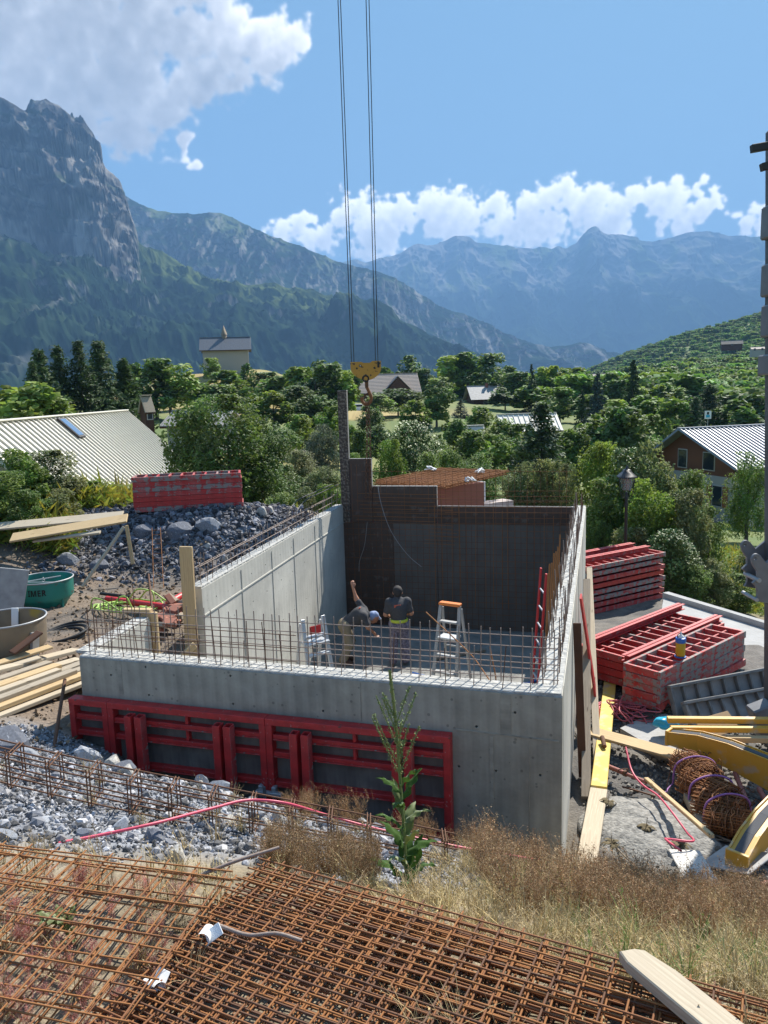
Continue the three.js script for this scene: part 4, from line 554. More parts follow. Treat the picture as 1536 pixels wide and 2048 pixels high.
// ---------------------------------------------------------------- yard beside the mixers
{
  // board standing in the slot of the wall, with its small brace and door-stop boards
  tag(beam('wooden_board', [-2.93, 2.0, -11.12], [-2.91, 3.76, -11.1], 0.2, 0.045, M.wood, null, V(-0.2, 0, 1)), 'upright pale timber board standing in the slot of the wall', 'board');
  tag(beam('timber_brace', [-3.15, 2.05, -10.75], [-2.85, 2.3, -11.0], 0.05, 0.1, M.wood), 'short timber brace at the foot of the upright board', 'brace');
  tag(beam('stop_board', [-3.1, 2.0, -9.78], [-3.1, 3.16, -9.78], 0.05, 0.22, M.wood, null, V(1, 0, 0.2)), 'upright timber stop at the end of the short wall', 'board'); tag(beam('stop_board', [-3.45, 3.18, -9.83], [-3.07, 3.18, -9.77], 0.1, 0.05, M.wood), 'short horizontal timber cap on the end of the short wall', 'board');
  // green skip
  const sk = matTex(512, 1, (u, v) => mix3(mix3([0.014, 0.23, 0.175], [0.018, 0.15, 0.12], sst(-0.1, 0.3, tn(u, v, 6, 111, 4))), [0.1, 0.085, 0.07], sst(0.2, 0.3, tn(u, v, 12, 112, 5))), 0.5);
  const g = thing('concrete_skip', 'green round concrete skip with black lettering and a chain inside', 'concrete skip', [-5.78, 2.2, -12.78]);
  mesh('drum', lathe([[0.13, 0.02], [0.2, 0.1], [0.38, 0.4], [0.455, 0.48], [0.46, 0.74], [0.472, 0.76], [0.46, 0.775], [0.445, 0.76], [0.44, 0.5], [0.36, 0.41], [0.18, 0.13], [0.0, 0.11]], 40), sk, g);
  const rim = mesh('rim', new THREE.TorusGeometry(0.462, 0.013, 8, 44), M.zinc, g); rim.rotation.x = Math.PI / 2; rim.position.y = 0.765;
  for (const a of [0.5, 2.6, 4.7]) bar('leg', [Math.cos(a) * 0.4, -0.02, Math.sin(a) * 0.4], [Math.cos(a) * 0.42, 0.5, Math.sin(a) * 0.42], 0.018, sk, g, 8);
  for (const [a, b] of [[0.2, 2.5], [3.0, 5.4]]) bar('cross_bar', [Math.cos(a) * 0.44, 0.7, Math.sin(a) * 0.44], [Math.cos(b) * 0.3, 0.74, Math.sin(b) * 0.3], 0.014, M.zinc, g, 8);
  for (let i = 0; i < 7; i++) { const o = mesh('chain_link', new THREE.TorusGeometry(0.02, 0.007, 6, 10), M.zinc, g); o.position.set(-0.05 + i * 0.012, 0.74 - i * 0.03, -0.08 + i * 0.03); o.rotation.y = i % 2 ? 0.4 : 2; }
  { // lettering wrapped round the drum: drawn on a strip that follows its curve
    const c = document.createElement('canvas'); c.width = 512; c.height = 160; const x = c.getContext('2d'); x.clearRect(0, 0, 512, 160); x.fillStyle = '#0c0f0e'; x.font = 'bold 150px sans-serif'; x.textAlign = 'center'; x.textBaseline = 'middle'; x.fillText('IMER', 256, 84);
    const t = new THREE.CanvasTexture(c); t.colorSpace = THREE.SRGBColorSpace; const m = mat([1, 1, 1], 0.6, { map: t, transparent: true, alphaTest: 0.5 });
    const w = mesh('lettering', new THREE.CylinderGeometry(0.466, 0.465, 0.15, 24, 1, true, -0.3, 0.86), m, g); w.position.y = 0.615;
  }
  // grey-beige skip with a cone
  const beige = matTex(512, 1, (u, v) => { let c = mix3([0.27, 0.205, 0.125], [0.16, 0.125, 0.085], sst(-0.2, 0.25, tn(u, v, 5, 115, 5))); c = mix3(c, [0.45, 0.3, 0.03], sst(0.2, 0.32, tn(u, v, 4, 116, 4)) * 0.8); return c; }, 0.8);
  const b = thing('concrete_skip', 'beige cement-caked concrete skip with a white strip inside', 'concrete skip', [-5.2, 2.14, -10.25]);
  mesh('drum', lathe([[0.14, 0.02], [0.22, 0.06], [0.4, 0.36], [0.48, 0.5], [0.5, 0.84], [0.51, 0.86], [0.495, 0.86], [0.47, 0.5], [0.36, 0.3], [0.0, 0.2]], 40), beige, b);
  const rim2 = mesh('rim', new THREE.TorusGeometry(0.502, 0.014, 8, 44), M.zinc, b); rim2.rotation.x = Math.PI / 2; rim2.position.y = 0.86;
  beam('white_strip', [-0.12, 0.4, -0.4], [-0.1, 0.88, -0.46], 0.1, 0.02, M.white, b, V(0, 0, 1)); beam('side_bracket', [0.42, 0.1, 0.26], [0.47, 0.72, 0.22], 0.12, 0.05, M.zinc, b, V(1, 0, 0.4)); beam('side_bracket', [0.34, 0.02, 0.36], [0.38, 0.42, 0.34], 0.14, 0.03, beige, b, V(1, 0, 0.8)); beam('handle', [0.4, 0.3, 0.4], [0.45, 0.52, 0.36], 0.03, 0.03, M.zinc, b, V(1, 0, 0.4));
  tag(beam('steel_plate', [-6.55, 2.35, -11.75], [-6.35, 3.4, -11.9], 1.4, 0.03, M.zinc, null, V(0.5, 0.1, 1)), 'grey steel plate leaning behind the beige skip', 'plate').rotateX(0.0);
  for (let k = 0; k < 4; k++) { const a = 0.17 + k * 0.035; tag(mesh('hose_ring', new THREE.TorusGeometry(a + 0.08, 0.022, 7, 28), M.rubber), `black rubber hose ring on the ground beside the skips, ${['smallest', 'second', 'third', 'largest'][k]} of the coil`, 'hose', 'black hose coil').position.set(-4.95 + 0.02 * k, 2.36 + 0.03 * k, -11.35); const o = scene.children[scene.children.length - 1]; o.rotation.set(Math.PI / 2 + 0.12, 0.05 * k, 0); }
  // timber pile: boards side by side and on top of each other, running away from the camera
  rnd = rngOf(71);
  const D = V(-0.48, 0, 1).normalize(); // direction of the boards
  const start = V(-3.72, 0, -9.62), sideV = V(D.z, 0, -D.x).negate(); // sideways, away from the wall
  const mats = [M.woodPale, M.wood, M.woodPale, M.woodGrey];
  const where = ['wall side', 'second row', 'third row', 'fourth row', 'fifth row', 'sixth row'];
  for (let L = 0; L < 3; L++) for (let i = 0; i < 6 - L; i++) {
    const off = 0.02 + i * 0.155 + L * 0.1 + rr(-0.015, 0.015), a = start.clone().addScaledVector(sideV, off).addScaledVector(D, rr(-0.25, 0.35)), len = rr(2.3, 2.7), b2 = a.clone().addScaledVector(D, len);
    const ya = 2.3 + 0.05 + L * 0.062 + off * 0.1, yb = ya + rr(0.0, 0.03) + 0.1; a.y = ya; b2.y = yb; a.x += rr(-0.03, 0.03);
    tag(beam('timber_board', a, b2, rr(0.12, 0.15), rr(0.045, 0.058), mats[Math.floor(rnd() * 4)]), `pale sawn board, ${['bottom', 'middle', 'top'][L]} layer, ${where[i]}, of the pile by the formwork corner`, 'board', 'timber pile by the formwork corner');
  }
  for (const [a, b3, m, label] of [[[-5.2, 2.62, -9.2], [-4.5, 2.68, -9.95], M.wood, 'short orange-brown offcut lying in front of the beige skip'], [[-5.3, 2.58, -8.95], [-4.55, 2.62, -9.7], M.woodPale, 'short pale offcut on the edge of the timber pile'], [[-4.85, 2.72, -9.6], [-4.6, 2.9, -9.9], M.woodBrown, 'brown hardboard piece propped by the beige skip']]) tag(beam('offcut', a, b3, 0.16, 0.03, m), label, 'offcut');
  tag(beam('timber_board', [-4.35, 2.47, -10.4], [-4.95, 2.66, -9.0], 0.17, 0.05, M.woodPale), 'pale sawn board with split end lying over the pile beside the beige skip', 'board'); tag(beam('timber_board', [-4.18, 2.45, -10.05], [-4.95, 2.6, -8.6], 0.16, 0.05, M.woodPale), 'pale sawn board lying open on the outer side of the pile', 'board');
  // wide boards lying on the dirt bank
  for (const [a, b3, w, m, label] of [[[-9.4, 3.36, -15.35], [-5.3, 3.6, -15.5], 0.3, M.woodPale, 'long wide pale board on the bank, underneath'], [[-7.3, 3.3, -14.9], [-5.12, 3.57, -15.25], 0.34, M.wood, 'wide yellowish board on the bank, on top'], [[-6.9, 3.22, -14.95], [-5.55, 3.36, -14.9], 0.1, M.woodPale, 'narrow batten under the wide boards on the bank']]) tag(beam('bank_board', a, b3, w, 0.04, m, null, V(0, 1, 0.35)), label, 'board');
  tag(beam('timber_prop', [-4.95, 3.52, -14.5], [-5.6, 2.52, -13.9], 0.05, 0.05, M.woodPale), 'slanting timber prop under the boards on the bank', 'prop'); tag(beam('timber_prop', [-5.0, 3.5, -14.8], [-4.9, 2.75, -14.7], 0.06, 0.05, M.wood), 'short upright prop under the end of the boards', 'prop');
  // narrow ladder-shaped cage leaning on the bank
  const lc = thing('rebar_cage', 'ladder-shaped rusty rebar cage leaning on the dark dirt bank', 'rebar cage', [-4.3, 2.2, -13.9]);
  const la = V(-0.42, 1.12, -1.6), lb = V(0.12, 0, 0.0); bar('bar', [0, 0, 0], la, 0.007, M.rust, lc, 5); bar('bar', [0.19, 0, 0], [la.x + 0.17, la.y, la.z], 0.007, M.rust, lc, 5); for (let i = 0; i < 15; i++) { const t = 0.03 + i / 15; bar('rung', [la.x * t, la.y * t, la.z * t], [la.x * t + 0.18, la.y * t, la.z * t], 0.005, M.rust2, lc, 5); }
  // red drain pipes, hose, brick heap
  tag(bar('drain_pipe', [-4.85, 2.5, -13.05], [-3.55, 2.52, -12.3], 0.055, M.redPlain, null, 14), 'long bright red drain pipe lying beside the green hose', 'pipe', 'red pipes'); tag(bar('drain_pipe', [-3.62, 2.55, -12.45], [-3.35, 2.6, -13.3], 0.055, M.redPlain, null, 14), 'short bright red drain pipe lying behind the upright board', 'pipe', 'red pipes');
  tag(bar('steel_tube', [-5.1, 2.5, -13.45], [-4.5, 2.47, -13.25], 0.03, M.darkSteel, null, 8), 'black pipe lying on the dirt beside the green skip', 'pipe'); tag(bar('steel_tube', [-3.75, 2.45, -12.0], [-4.05, 2.95, -12.9], 0.018, M.rustDark, null, 8), 'dark rod leaning by the brick heap', 'rod');
  { const p = []; for (let i = 0; i < 90; i++) { const a = i * 0.42, r = 0.28 + 0.12 * Math.sin(i * 0.37); p.push([-4.25 + Math.cos(a) * r * 1.7, 2.47 + 0.05 * Math.abs(Math.sin(i * 1.7)) + (i % 22 > 19 ? 0.18 : 0), -12.55 + Math.sin(a) * r * 0.9]); } tag(tube('garden_hose', p, 0.014, M.greenHose, null, 420, 5), 'tangled yellow-green hose on the ground by the red pipe', 'hose'); }
  const bricks = [[0.16, 0.08, 0.2], [0.2, 0.06, 0.1], [0.12, 0.05, 0.22]];
  for (let i = 0; i < 34; i++) { const s = bricks[i % 3], lay = Math.floor(i / 14), o = box('brick', ...s, [-3.52 + rr(-0.16, 0.2) + lay * 0.03, 2.42 + lay * 0.09 + rr(0, 0.06), -12.0 + rr(-0.6, 0.75)], i % 4 ? M.clay : M.woodGrey, null, 0.006); o.rotation.set(rr(-0.5, 0.5), rr(0, 3), rr(-0.5, 0.5)); tag(o, 'broken reddish brick in the heap outside the wall slot', 'brick', 'brick heap outside the wall slot'); }
  tag(bar('steel_rod', [-3.35, 2.0, -6.9], [-3.72, 2.75, -8.5], 0.02, M.rustDark, null, 8), 'rusty rod propped on the gravel by the timber pile', 'rod');
}
// ---------------------------------------------------------------- yard between the wall and the machines
{
  rnd = rngOf(81);
  // boards along the right wall
  const along = (d, k, y) => [FR[0] + 0.2713 * d + 0.9625 * k, y, FR[1] - 0.9625 * d + 0.2713 * k];
  tag(beam('wooden_board', along(2.75, 0.14, 0.9), along(2.8, 0.05, 2.95), 0.03, 0.1, M.woodBrown, null, V(1, 0, 0.3)), 'brown board standing edgewise against the sunlit wall', 'board');
  tag(beam('wooden_board', along(4.4, 0.35, 0.95), along(4.3, 0.06, 2.9), 0.25, 0.03, M.red, null, V(1, 0, 0.3)), 'red-edged board leaning on the outside of the sunlit wall', 'board');
  tag(beam('wooden_board', [2.35, 0.95, -8.75], along(5.9, 0.12, 2.75), 0.06, 0.11, M.woodOld, null, V(1, 0, 0.5)), 'long weathered grey plank leaning on the sunlit wall', 'board'); tag(beam('wooden_board', [2.75, 0.95, -9.7], along(7.4, 0.14, 2.6), 0.05, 0.1, M.woodPale, null, V(1, 0, 0.5)), 'thin pale plank leaning on the sunlit wall', 'board');
  tag(beam('formwork_beam', along(0.3, 0.22, 1.22), along(2.15, 0.34, 1.07), 0.2, 0.05, M.woodPale), 'pale cement-splashed half of the long beam along the wall foot', 'beam'); tag(beam('formwork_beam', along(2.17, 0.34, 1.08), along(6.6, 0.55, 1.05), 0.19, 0.06, M.yellowBoard), 'bright yellow formwork beam lying along the wall foot', 'beam');
  tag(bar('steel_pin', along(3.2, 0.41, 1.14), along(3.4, 0.38, 1.18), 0.03, M.rustDark, null, 10), 'short steel pin lying on the yellow beam', 'pin');
  tag(beam('plank', [2.78, 1.12, -10.25], [4.05, 1.1, -9.22], 0.27, 0.035, M.wood), 'broad yellowish plank lying across the rubble', 'plank');
  tag(beam('timber_batten', [3.13, 1.1, -8.9], [3.12, 1.5, -7.0], 0.055, 0.04, M.wood), 'long thin timber batten sloping down to the speckled sheet', 'batten'); tag(beam('timber_batten', [3.5, 1.05, -8.55], [3.42, 1.02, -7.75], 0.09, 0.1, M.woodGrey), 'short grey timber block beside the mesh roll', 'block'); tag(beam('timber_batten', [4.0, 1.0, -8.5], [3.68, 1.0, -7.55], 0.12, 0.06, M.woodPale), 'pale plank under the steel props', 'plank');
  const speck = matTex(256, 1.5, (u, v) => mix3([0.55, 0.53, 0.49], [0.06, 0.05, 0.045], sst(0.2, 0.26, fbm(u * 50, v * 18, 121, 3, 18) + 0.02)), 0.8);
  tag(beam('speckled_sheet', [2.9, 1.28, -7.12], [2.78, 1.42, -6.25], 0.3, 0.02, speck), 'white sheet with dark speckles lying in the dry weeds', 'sheet'); tag(beam('grey_board', [3.2, 1.2, -7.15], [3.5, 1.35, -6.75], 0.5, 0.02, M.zinc), 'bluish grey board lying beside the speckled sheet', 'sheet');
  tag(mesh('concrete_pad', prism([[3.3, -10.5], [3.95, -11.0], [4.75, -10.6], [4.35, -9.6], [3.6, -9.75]], 0.9, 1.03), M.slab), 'pale concrete pad under the tip of the yellow arms', 'concrete pad');
  tag(mesh('concrete_apron', prism([[5.7, -15.6], [6.4, -17.35], [7.38, -15.2], [8.9, -11.6], [7.2, -11.4], [6.15, -13.2]], 0.4, 1.0), M.slab), 'light concrete apron beyond the low pile of panels', 'apron'); tag(mesh('kerb', prism([[6.4, -17.4], [6.56, -17.48], [7.56, -15.2], [9.1, -11.5], [8.95, -11.5], [7.4, -15.22]], 0.2, 1.12), M.slab), 'concrete kerb between the apron and the garden', 'kerb');
  tag(mesh('mortar_heap', (() => { const s = new THREE.SphereGeometry(1, 40, 20, 0, 6.2832, 0, 1.5); const p = s.attributes.position; for (let i = 0; i < p.count; i++) { const x = p.getX(i), y = p.getY(i), z = p.getZ(i), k = 1 + 0.35 * fbm(x * 2, z * 2, 131, 4); p.setXYZ(i, x * 0.72 * k, y * 0.2 * k + 0.03 * fbm(x * 6, z * 6, 135, 3), z * 0.78 * k); } s.computeVertexNormals(); const nn = s.attributes.normal.clone(); return uvMetres(s); })(), matTex(256, 1.1, (u, v) => { const k = 0.25 + 0.28 * tn(u, v, 14, 132, 5); return [k, k * 0.96, k * 0.87]; }, 0.95, {}, (u, v) => 0.5 + 0.6 * tn(u, v, 30, 133, 4), 0.02)), 'flat heap of dried grey sand with withered weeds on it', 'sand heap').position.set(2.85, 0.92, -7.95);
  // pink string and hose
  tag(tube('pink_string', [[2.95, 1.4, -9.15], [2.92, 1.26, -8.8], [2.95, 1.24, -8.5], [3.02, 1.27, -8.2], [3.03, 1.3, -7.8], [3.04, 1.3, -7.4], [3.0, 1.36, -7.15], [2.75, 1.42, -7.1], [2.6, 1.6, -6.8], [2.62, 1.68, -6.5]], 0.012, M.pinkHose, null, 120, 5), 'pink cord running down over the sand heap', 'cord');
  { const p = []; for (let i = 0; i < 70; i++) { const a = i * 0.55, r = 0.15 + 0.06 * Math.sin(i * 0.6); p.push([3.28 + Math.cos(a) * r, 0.98 + 0.03 * Math.abs(Math.sin(i * 1.3)) + i * 0.001, -11.15 + Math.sin(a) * r]); } tag(tube('pink_hose_coil', p, 0.014, M.pinkHose, null, 320, 5), 'neat pink hose coil on the ground beside the leaning planks', 'hose'); }
  { const p = []; for (let i = 0; i < 46; i++) p.push([3.62 + rr(-0.3, 0.38), 1.0 + rr(0, 0.2), -11.05 + rr(-0.35, 0.45)]); tag(tube('pink_hose_tangle', p, 0.01, mat([0.45, 0.1, 0.12], 0.6), null, 400, 5), 'tangled pinkish cord heap in front of the low pile', 'cord'); }
  for (const [p, s, r, label] of [[[3.95, 1.12, -11.05], [0.42, 0.02, 0.3], [0.5, 0.4, 0.3], 'crumpled black sheet against the low pile'], [[3.78, 1.1, -10.85], [0.3, 0.02, 0.34], [-0.35, 0.9, 0.2], 'folded black sheet in front of the low pile']]) { const o = box('black_sheet', ...s, p, M.rubber, null); o.rotation.set(...r); tag(o, label, 'sheet'); }
  // canister on the pile
  const cn = thing('canister', 'yellow canister with a blue top standing on the low pile of red panels', 'canister', [4.52, 1.712, -11.48], 0.3);
  mesh('tank', lathe([[0, 0.02], [0.07, 0.02], [0.072, 0.04], [0.072, 0.25], [0, 0.25]], 24), M.canYellow, cn); mesh('collar', lathe([[0.074, 0.235], [0.08, 0.245], [0.08, 0.3], [0.07, 0.315], [0, 0.315]], 24), M.blue, cn); mesh('pump', lathe([[0.05, 0.315], [0.045, 0.345], [0.018, 0.35], [0.014, 0.4], [0, 0.4]], 16), M.white, cn); mesh('foot', lathe([[0, 0], [0.085, 0], [0.085, 0.018], [0, 0.025]], 20), M.blue, cn); tube('carry_handle', [[-0.06, 0.3, 0], [-0.05, 0.37, 0], [0.05, 0.37, 0], [0.06, 0.3, 0]], 0.007, M.black, cn, 20, 6); tube('hose', [[-0.07, 0.05, 0], [-0.16, 0.1, 0.02], [-0.2, 0.03, 0.03]], 0.006, M.black, cn, 16, 6); bar('lance', [0, 0.4, 0], [0.01, 0.47, -0.01], 0.006, M.redPlain, cn, 6);
  // grey cement-caked frames leaning in front of the pile
  for (const [p, t, tilt, L, W, label] of [[[4.16, 1.0, -10.72], -0.36 + 0.7, 1.18, 2.0, 0.5, 'cement-grey ribbed frame leaning against the low pile, behind the other grey frame'], [[4.3, 0.98, -10.5], -0.3 + 0.6, 0.95, 1.75, 0.36, 'cement-grey ribbed frame lying in front of the other grey frame']]) {
    const g = thing('ribbed_grid', label, 'formwork panel', p, t, 'grey frames by the low pile'); const q = new THREE.Group(); q.name = 'frame'; q.rotation.x = tilt; g.add(q);
    box('rail', L, 0.1, 0.045, [L / 2, 0.05, -W], M.greyFrame, q); box('rail', L, 0.1, 0.045, [L / 2, 0.05, 0], M.greyFrame, q); box('rail', 0.045, 0.098, W - 0.05, [0.023, 0.05, -W / 2], M.greyFrame, q); box('rail', 0.045, 0.098, W - 0.05, [L - 0.023, 0.05, -W / 2], M.greyFrame, q); for (let i = 1; i < 8; i++) box('rib', 0.03, 0.07, W - 0.05, [L * i / 8, 0.045, -W / 2], M.greyFrame, q); box('face', L - 0.02, 0.015, W - 0.02, [L / 2, 0.0, -W / 2], M.plyPale, q);
  }
  // teal bag
  { const s = new THREE.SphereGeometry(0.12, 24, 16), p = s.attributes.position; for (let i = 0; i < p.count; i++) { const x = p.getX(i), y = p.getY(i), z = p.getZ(i), k = 1 + 0.7 * fbm(x * 9, y * 9, z * 9 + 3, 3); p.setXYZ(i, x * 1.5 * k, y * 0.75 * k, z * k); } s.computeVertexNormals(); tag(mesh('plastic_bag', s, M.teal), 'crumpled turquoise plastic bag at the tip of the yellow arms', 'bag').position.set(3.85, 1.22, -10.2); }
  tag(beam('cardboard_sheet', [4.2, 1.25, -9.9], [4.75, 1.28, -10.1], 0.3, 0.012, mat([0.4, 0.27, 0.15], 0.9), null, V(0, 1, 0.8)), 'brown cardboard sheet behind the yellow arms', 'cardboard');
  for (const [a, b, w, m, label] of [[[3.55, 1.06, -9.72], [3.75, 1.08, -9.62], 0.16, M.wood, 'small yellowish offcut on the concrete pad'], [[3.68, 1.06, -9.6], [4.0, 1.06, -9.42], 0.1, M.woodGrey, 'jagged grey offcut under the yellow arm'], [[3.98, 1.05, -9.3], [4.2, 1.05, -9.2], 0.14, M.woodPale, 'pale offcut at the end of the broad plank']]) tag(beam('offcut', a, b, w, 0.03, m), label, 'offcut');
  // the yellow steel arms with grip strip
  const arm = (label, pts, w, h0, h1) => {
    const g = thing('yellow_arm', label, 'machine arm', [0, 0, 0], 0, 'yellow arms'); const P = pts.map((p) => V(...p)), n = P.length; const side = P[n - 1].clone().sub(P[0]).cross(YU).normalize();
    const tri = []; const quad = (a, b, c, d) => tri.push(...a.toArray(), ...b.toArray(), ...c.toArray(), ...a.toArray(), ...c.toArray(), ...d.toArray());
    const sec = P.map((p, i) => { const h = lerp(h0, h1, Math.pow(i / (n - 1), 0.8)); return [p.clone().addScaledVector(side, w / 2), p.clone().addScaledVector(side, -w / 2), p.clone().addScaledVector(side, -w / 2).setY(p.y - h), p.clone().addScaledVector(side, w / 2).setY(p.y - h)]; });
    for (let i = 0; i < n - 1; i++) for (let k = 0; k < 4; k++) quad(sec[i][k], sec[i][(k + 1) % 4], sec[i + 1][(k + 1) % 4], sec[i + 1][k]);
    quad(sec[0][3], sec[0][2], sec[0][1], sec[0][0]); quad(sec[n - 1][0], sec[n - 1][1], sec[n - 1][2], sec[n - 1][3]); mesh('body', fromTris(tri), M.yellow, g);
    for (let i = 0; i < n - 1; i++) beam('grip_strip', P[i].clone().setY(P[i].y + 0.004), P[i + 1].clone().setY(P[i + 1].y + 0.004), w * 0.45, 0.008, M.grip, g, YU, 0.001);
    for (const s of [-1, 1]) for (let i = 0; i < n - 1; i++) beam('edge_lip', P[i].clone().addScaledVector(side, s * w * 0.47).setY(P[i].y + 0.008), P[i + 1].clone().addScaledVector(side, s * w * 0.47).setY(P[i + 1].y + 0.008), w * 0.1, 0.018, M.yellow, g, YU, 0.002);
    const d = P[1].clone().sub(P[0]).normalize(); beam('end_plate', P[0].clone().addScaledVector(d, -0.02).addScaledVector(side, -w * 0.55).setY(P[0].y - h0 / 2 + 0.01), P[0].clone().addScaledVector(d, -0.02).addScaledVector(side, w * 0.55).setY(P[0].y - h0 / 2 + 0.01), 0.04, h0 + 0.04, M.yellow, g, YU, 0.006);
    return rebase(g, P[0].clone().setY(P[0].y - h0).toArray());
  };
  arm('curved yellow steel arm with a dark grip strip, tip on the concrete pad', [[3.66, 1.42, -9.52], [3.98, 1.43, -9.38], [4.26, 1.42, -9.15], [4.55, 1.4, -8.77], [4.76, 1.38, -8.4]], 0.17, 0.16, 0.42);
  for (const [y, z, m, label] of [[1.49, -9.72, M.yellow, 'upper straight yellow beam behind the curved arm'], [1.42, -9.6, M.yellow, 'middle straight orange beam behind the curved arm'], [1.33, -9.5, M.wood, 'lower straight pale beam behind the curved arm']]) tag(beam('long_beam', [3.68, y, z], [5.9, y + 0.02, z + 0.25], 0.09, 0.07, m), label, 'beam');
  arm('second yellow steel arm with a dark grip strip, ending in the dry weeds', [[3.3, 1.42, -6.82], [3.5, 1.5, -7.02], [3.75, 1.56, -7.25], [4.1, 1.6, -7.55], [4.5, 1.6, -7.9]], 0.2, 0.2, 0.26);
  // steel props
  for (const [a, b, label] of [[[4.28, 1.08, -9.02], [3.92, 1.08, -7.6], 'longest red steel prop beside the mesh roll'], [[4.05, 1.05, -8.62], [3.78, 1.05, -7.62], 'red steel prop with a collar next to the mesh roll'], [[4.35, 1.12, -8.55], [4.2, 1.12, -7.8], 'short red steel prop leaning on the others'], [[2.66, 1.05, -9.5], [3.12, 1.08, -8.85], 'dark red steel prop under the broad plank'], [[3.3, 1.42, -6.35], [3.75, 1.42, -6.45], 'red steel prop end sticking out below the second yellow arm'], [[3.28, 1.36, -6.2], [3.75, 1.36, -6.3], 'lower red steel prop end below the second yellow arm']]) {
    const g = thing('steel_prop', label, 'steel prop', a), A = V(0, 0, 0), B = V(b[0] - a[0], b[1] - a[1], b[2] - a[2]); bar('outer_tube', A, B.clone().multiplyScalar(0.62), 0.03, M.propRed, g, 10); bar('inner_tube', B.clone().multiplyScalar(0.6), B, 0.022, M.propRed, g, 10); bar('collar', B.clone().multiplyScalar(0.58), B.clone().multiplyScalar(0.63), 0.038, M.rustDark, g, 10); const c = B.clone().multiplyScalar(0.55); tube('handle', [[c.x - 0.03, c.y, c.z], [c.x - 0.06, c.y + 0.05, c.z + 0.03], [c.x + 0.06, c.y + 0.06, c.z + 0.03], [c.x + 0.03, c.y, c.z]], 0.006, M.rustDark, g, 16, 5);
  }
  // strapped roll of rusty mesh, folded in three
  const rl = thing('mesh_roll', 'roll of rusty wire mesh tied with purple straps', 'mesh roll', [3.72, 0.98, -8.4]);
  const rollPart = (p0, p1, R) => { const A = V(...p0), B = V(...p1), d = B.clone().sub(A), L = d.length(); d.normalize(); const q = new THREE.Quaternion().setFromUnitVectors(V(0, 0, 1), d); for (let k = 0; k < 34; k++) { const pts = []; const rk = R * (0.35 + 0.6 * Math.sqrt((k * 7 % 34) / 34)) * rr(0.88, 1.15), jx = rr(-0.025, 0.025), jy = rr(-0.02, 0.02); const zz = (k / 33) * L; for (let i = 0; i <= 14; i++) { const a = i / 14 * Math.PI * 2; pts.push(V(Math.cos(a) * rk * 1.15 * (1 + 0.12 * Math.sin(3 * a + k)) + jx, Math.sin(a) * rk * 0.8 + jy, zz + rr(-0.02, 0.02)).applyQuaternion(q).add(A)); } tube('wire', pts, 0.0075, k % 3 ? M.rust2 : M.rust, rl, 28, 4); } for (let k = 0; k < 60; k++) { const a = k / 60 * Math.PI * 2, rk = R * (0.7 + 0.3 * rnd()); bar('wire', V(Math.cos(a) * rk * 1.15, Math.sin(a) * rk * 0.8, -0.04).applyQuaternion(q).add(A), V(Math.cos(a) * rk * 1.15, Math.sin(a) * rk * 0.8, L + 0.05).applyQuaternion(q).add(A), 0.0055, k % 2 ? M.rust : M.rust2, rl, 4); } };
  rollPart([-0.02, 0.2, -0.78], [0.06, 0.22, -0.3], 0.2); rollPart([-0.12, 0.17, -0.34], [0.12, 0.2, 0.16], 0.2); rollPart([-0.2, 0.15, 0.12], [0.16, 0.17, 0.4], 0.19); rollPart([-0.2, 0.13, 0.42], [0.1, 0.16, 0.62], 0.18);
  for (let k = 0; k < 46; k++) { const x = rr(-0.28, 0.26), z = rr(-0.85, 0.68), a = rr(0, 6.28), q = rr(0.1, 0.24); tube('wire', [[x, rr(0.1, 0.32), z], [x + Math.cos(a) * q * 0.5, rr(0.28, 0.4), z + Math.sin(a) * q * 0.5], [x + Math.cos(a) * q, rr(0.02, 0.3), z + Math.sin(a) * q]], 0.006, k % 2 ? M.rust2 : M.rustDark, rl, 12, 4); }
  for (const z of [-0.5, -0.02, 0.4]) tube('strap', [[-0.27, 0.05, z + 0.02], [-0.22, 0.3, z], [0.02, 0.385, z - 0.02], [0.24, 0.31, z - 0.02], [0.28, 0.08, z]], 0.013, M.purple, rl, 30, 5);
  tube('strap', [[-0.25, 0.06, -0.5], [-0.36, 0.03, -0.4], [-0.42, 0.05, -0.3], [-0.5, 0.02, -0.32]], 0.01, M.purple, rl, 20, 5);
  // rubble: off-cut bars, wires, roots
  for (let i = 0; i < 26; i++) { const x = rr(2.3, 4.6), z = rr(-11.2, -7.3), y = groundY(x, z) + 0.03, a = rr(0, 6.28), L = rr(0.2, 0.7); tag(bar('scrap_rod', [x, y, z], [x + Math.cos(a) * L, groundY(x + Math.cos(a) * L, z + Math.sin(a) * L) + rr(0.02, 0.1), z + Math.sin(a) * L], rr(0.004, 0.012), [M.rustDark, M.woodOld, M.darkSteel, M.zinc][i % 4], null, 5), ['thin dark rod among the rubble beside the sunlit wall', 'grey stick among the rubble beside the sunlit wall', 'black rod among the rubble beside the sunlit wall', 'pale wire piece among the rubble beside the sunlit wall'][i % 4], 'rod', 'scrap among the rubble'); }
  { const t = thing('castor_wheel', 'small dark wheel lying on the gravel by the batten', 'wheel', [3.02, 1.02, -7.72], 0.6); const w = mesh('tyre', new THREE.TorusGeometry(0.045, 0.018, 8, 18), M.rubber, t); w.rotation.y = 0.3; const hub = mesh('hub', new THREE.CylinderGeometry(0.028, 0.028, 0.03, 12), M.zinc, t); hub.rotation.set(Math.PI / 2, 0, 0.3); }
  // machine mast at the edge, with bracket and coupling
  M.mastSteel = matTex(128, 0.9, (u, v) => { const k = 0.1 + 0.05 * tn(u, v, 5, 68, 5); return [k, k, k * 1.03]; }, 0.5, { metalness: 0.2 });
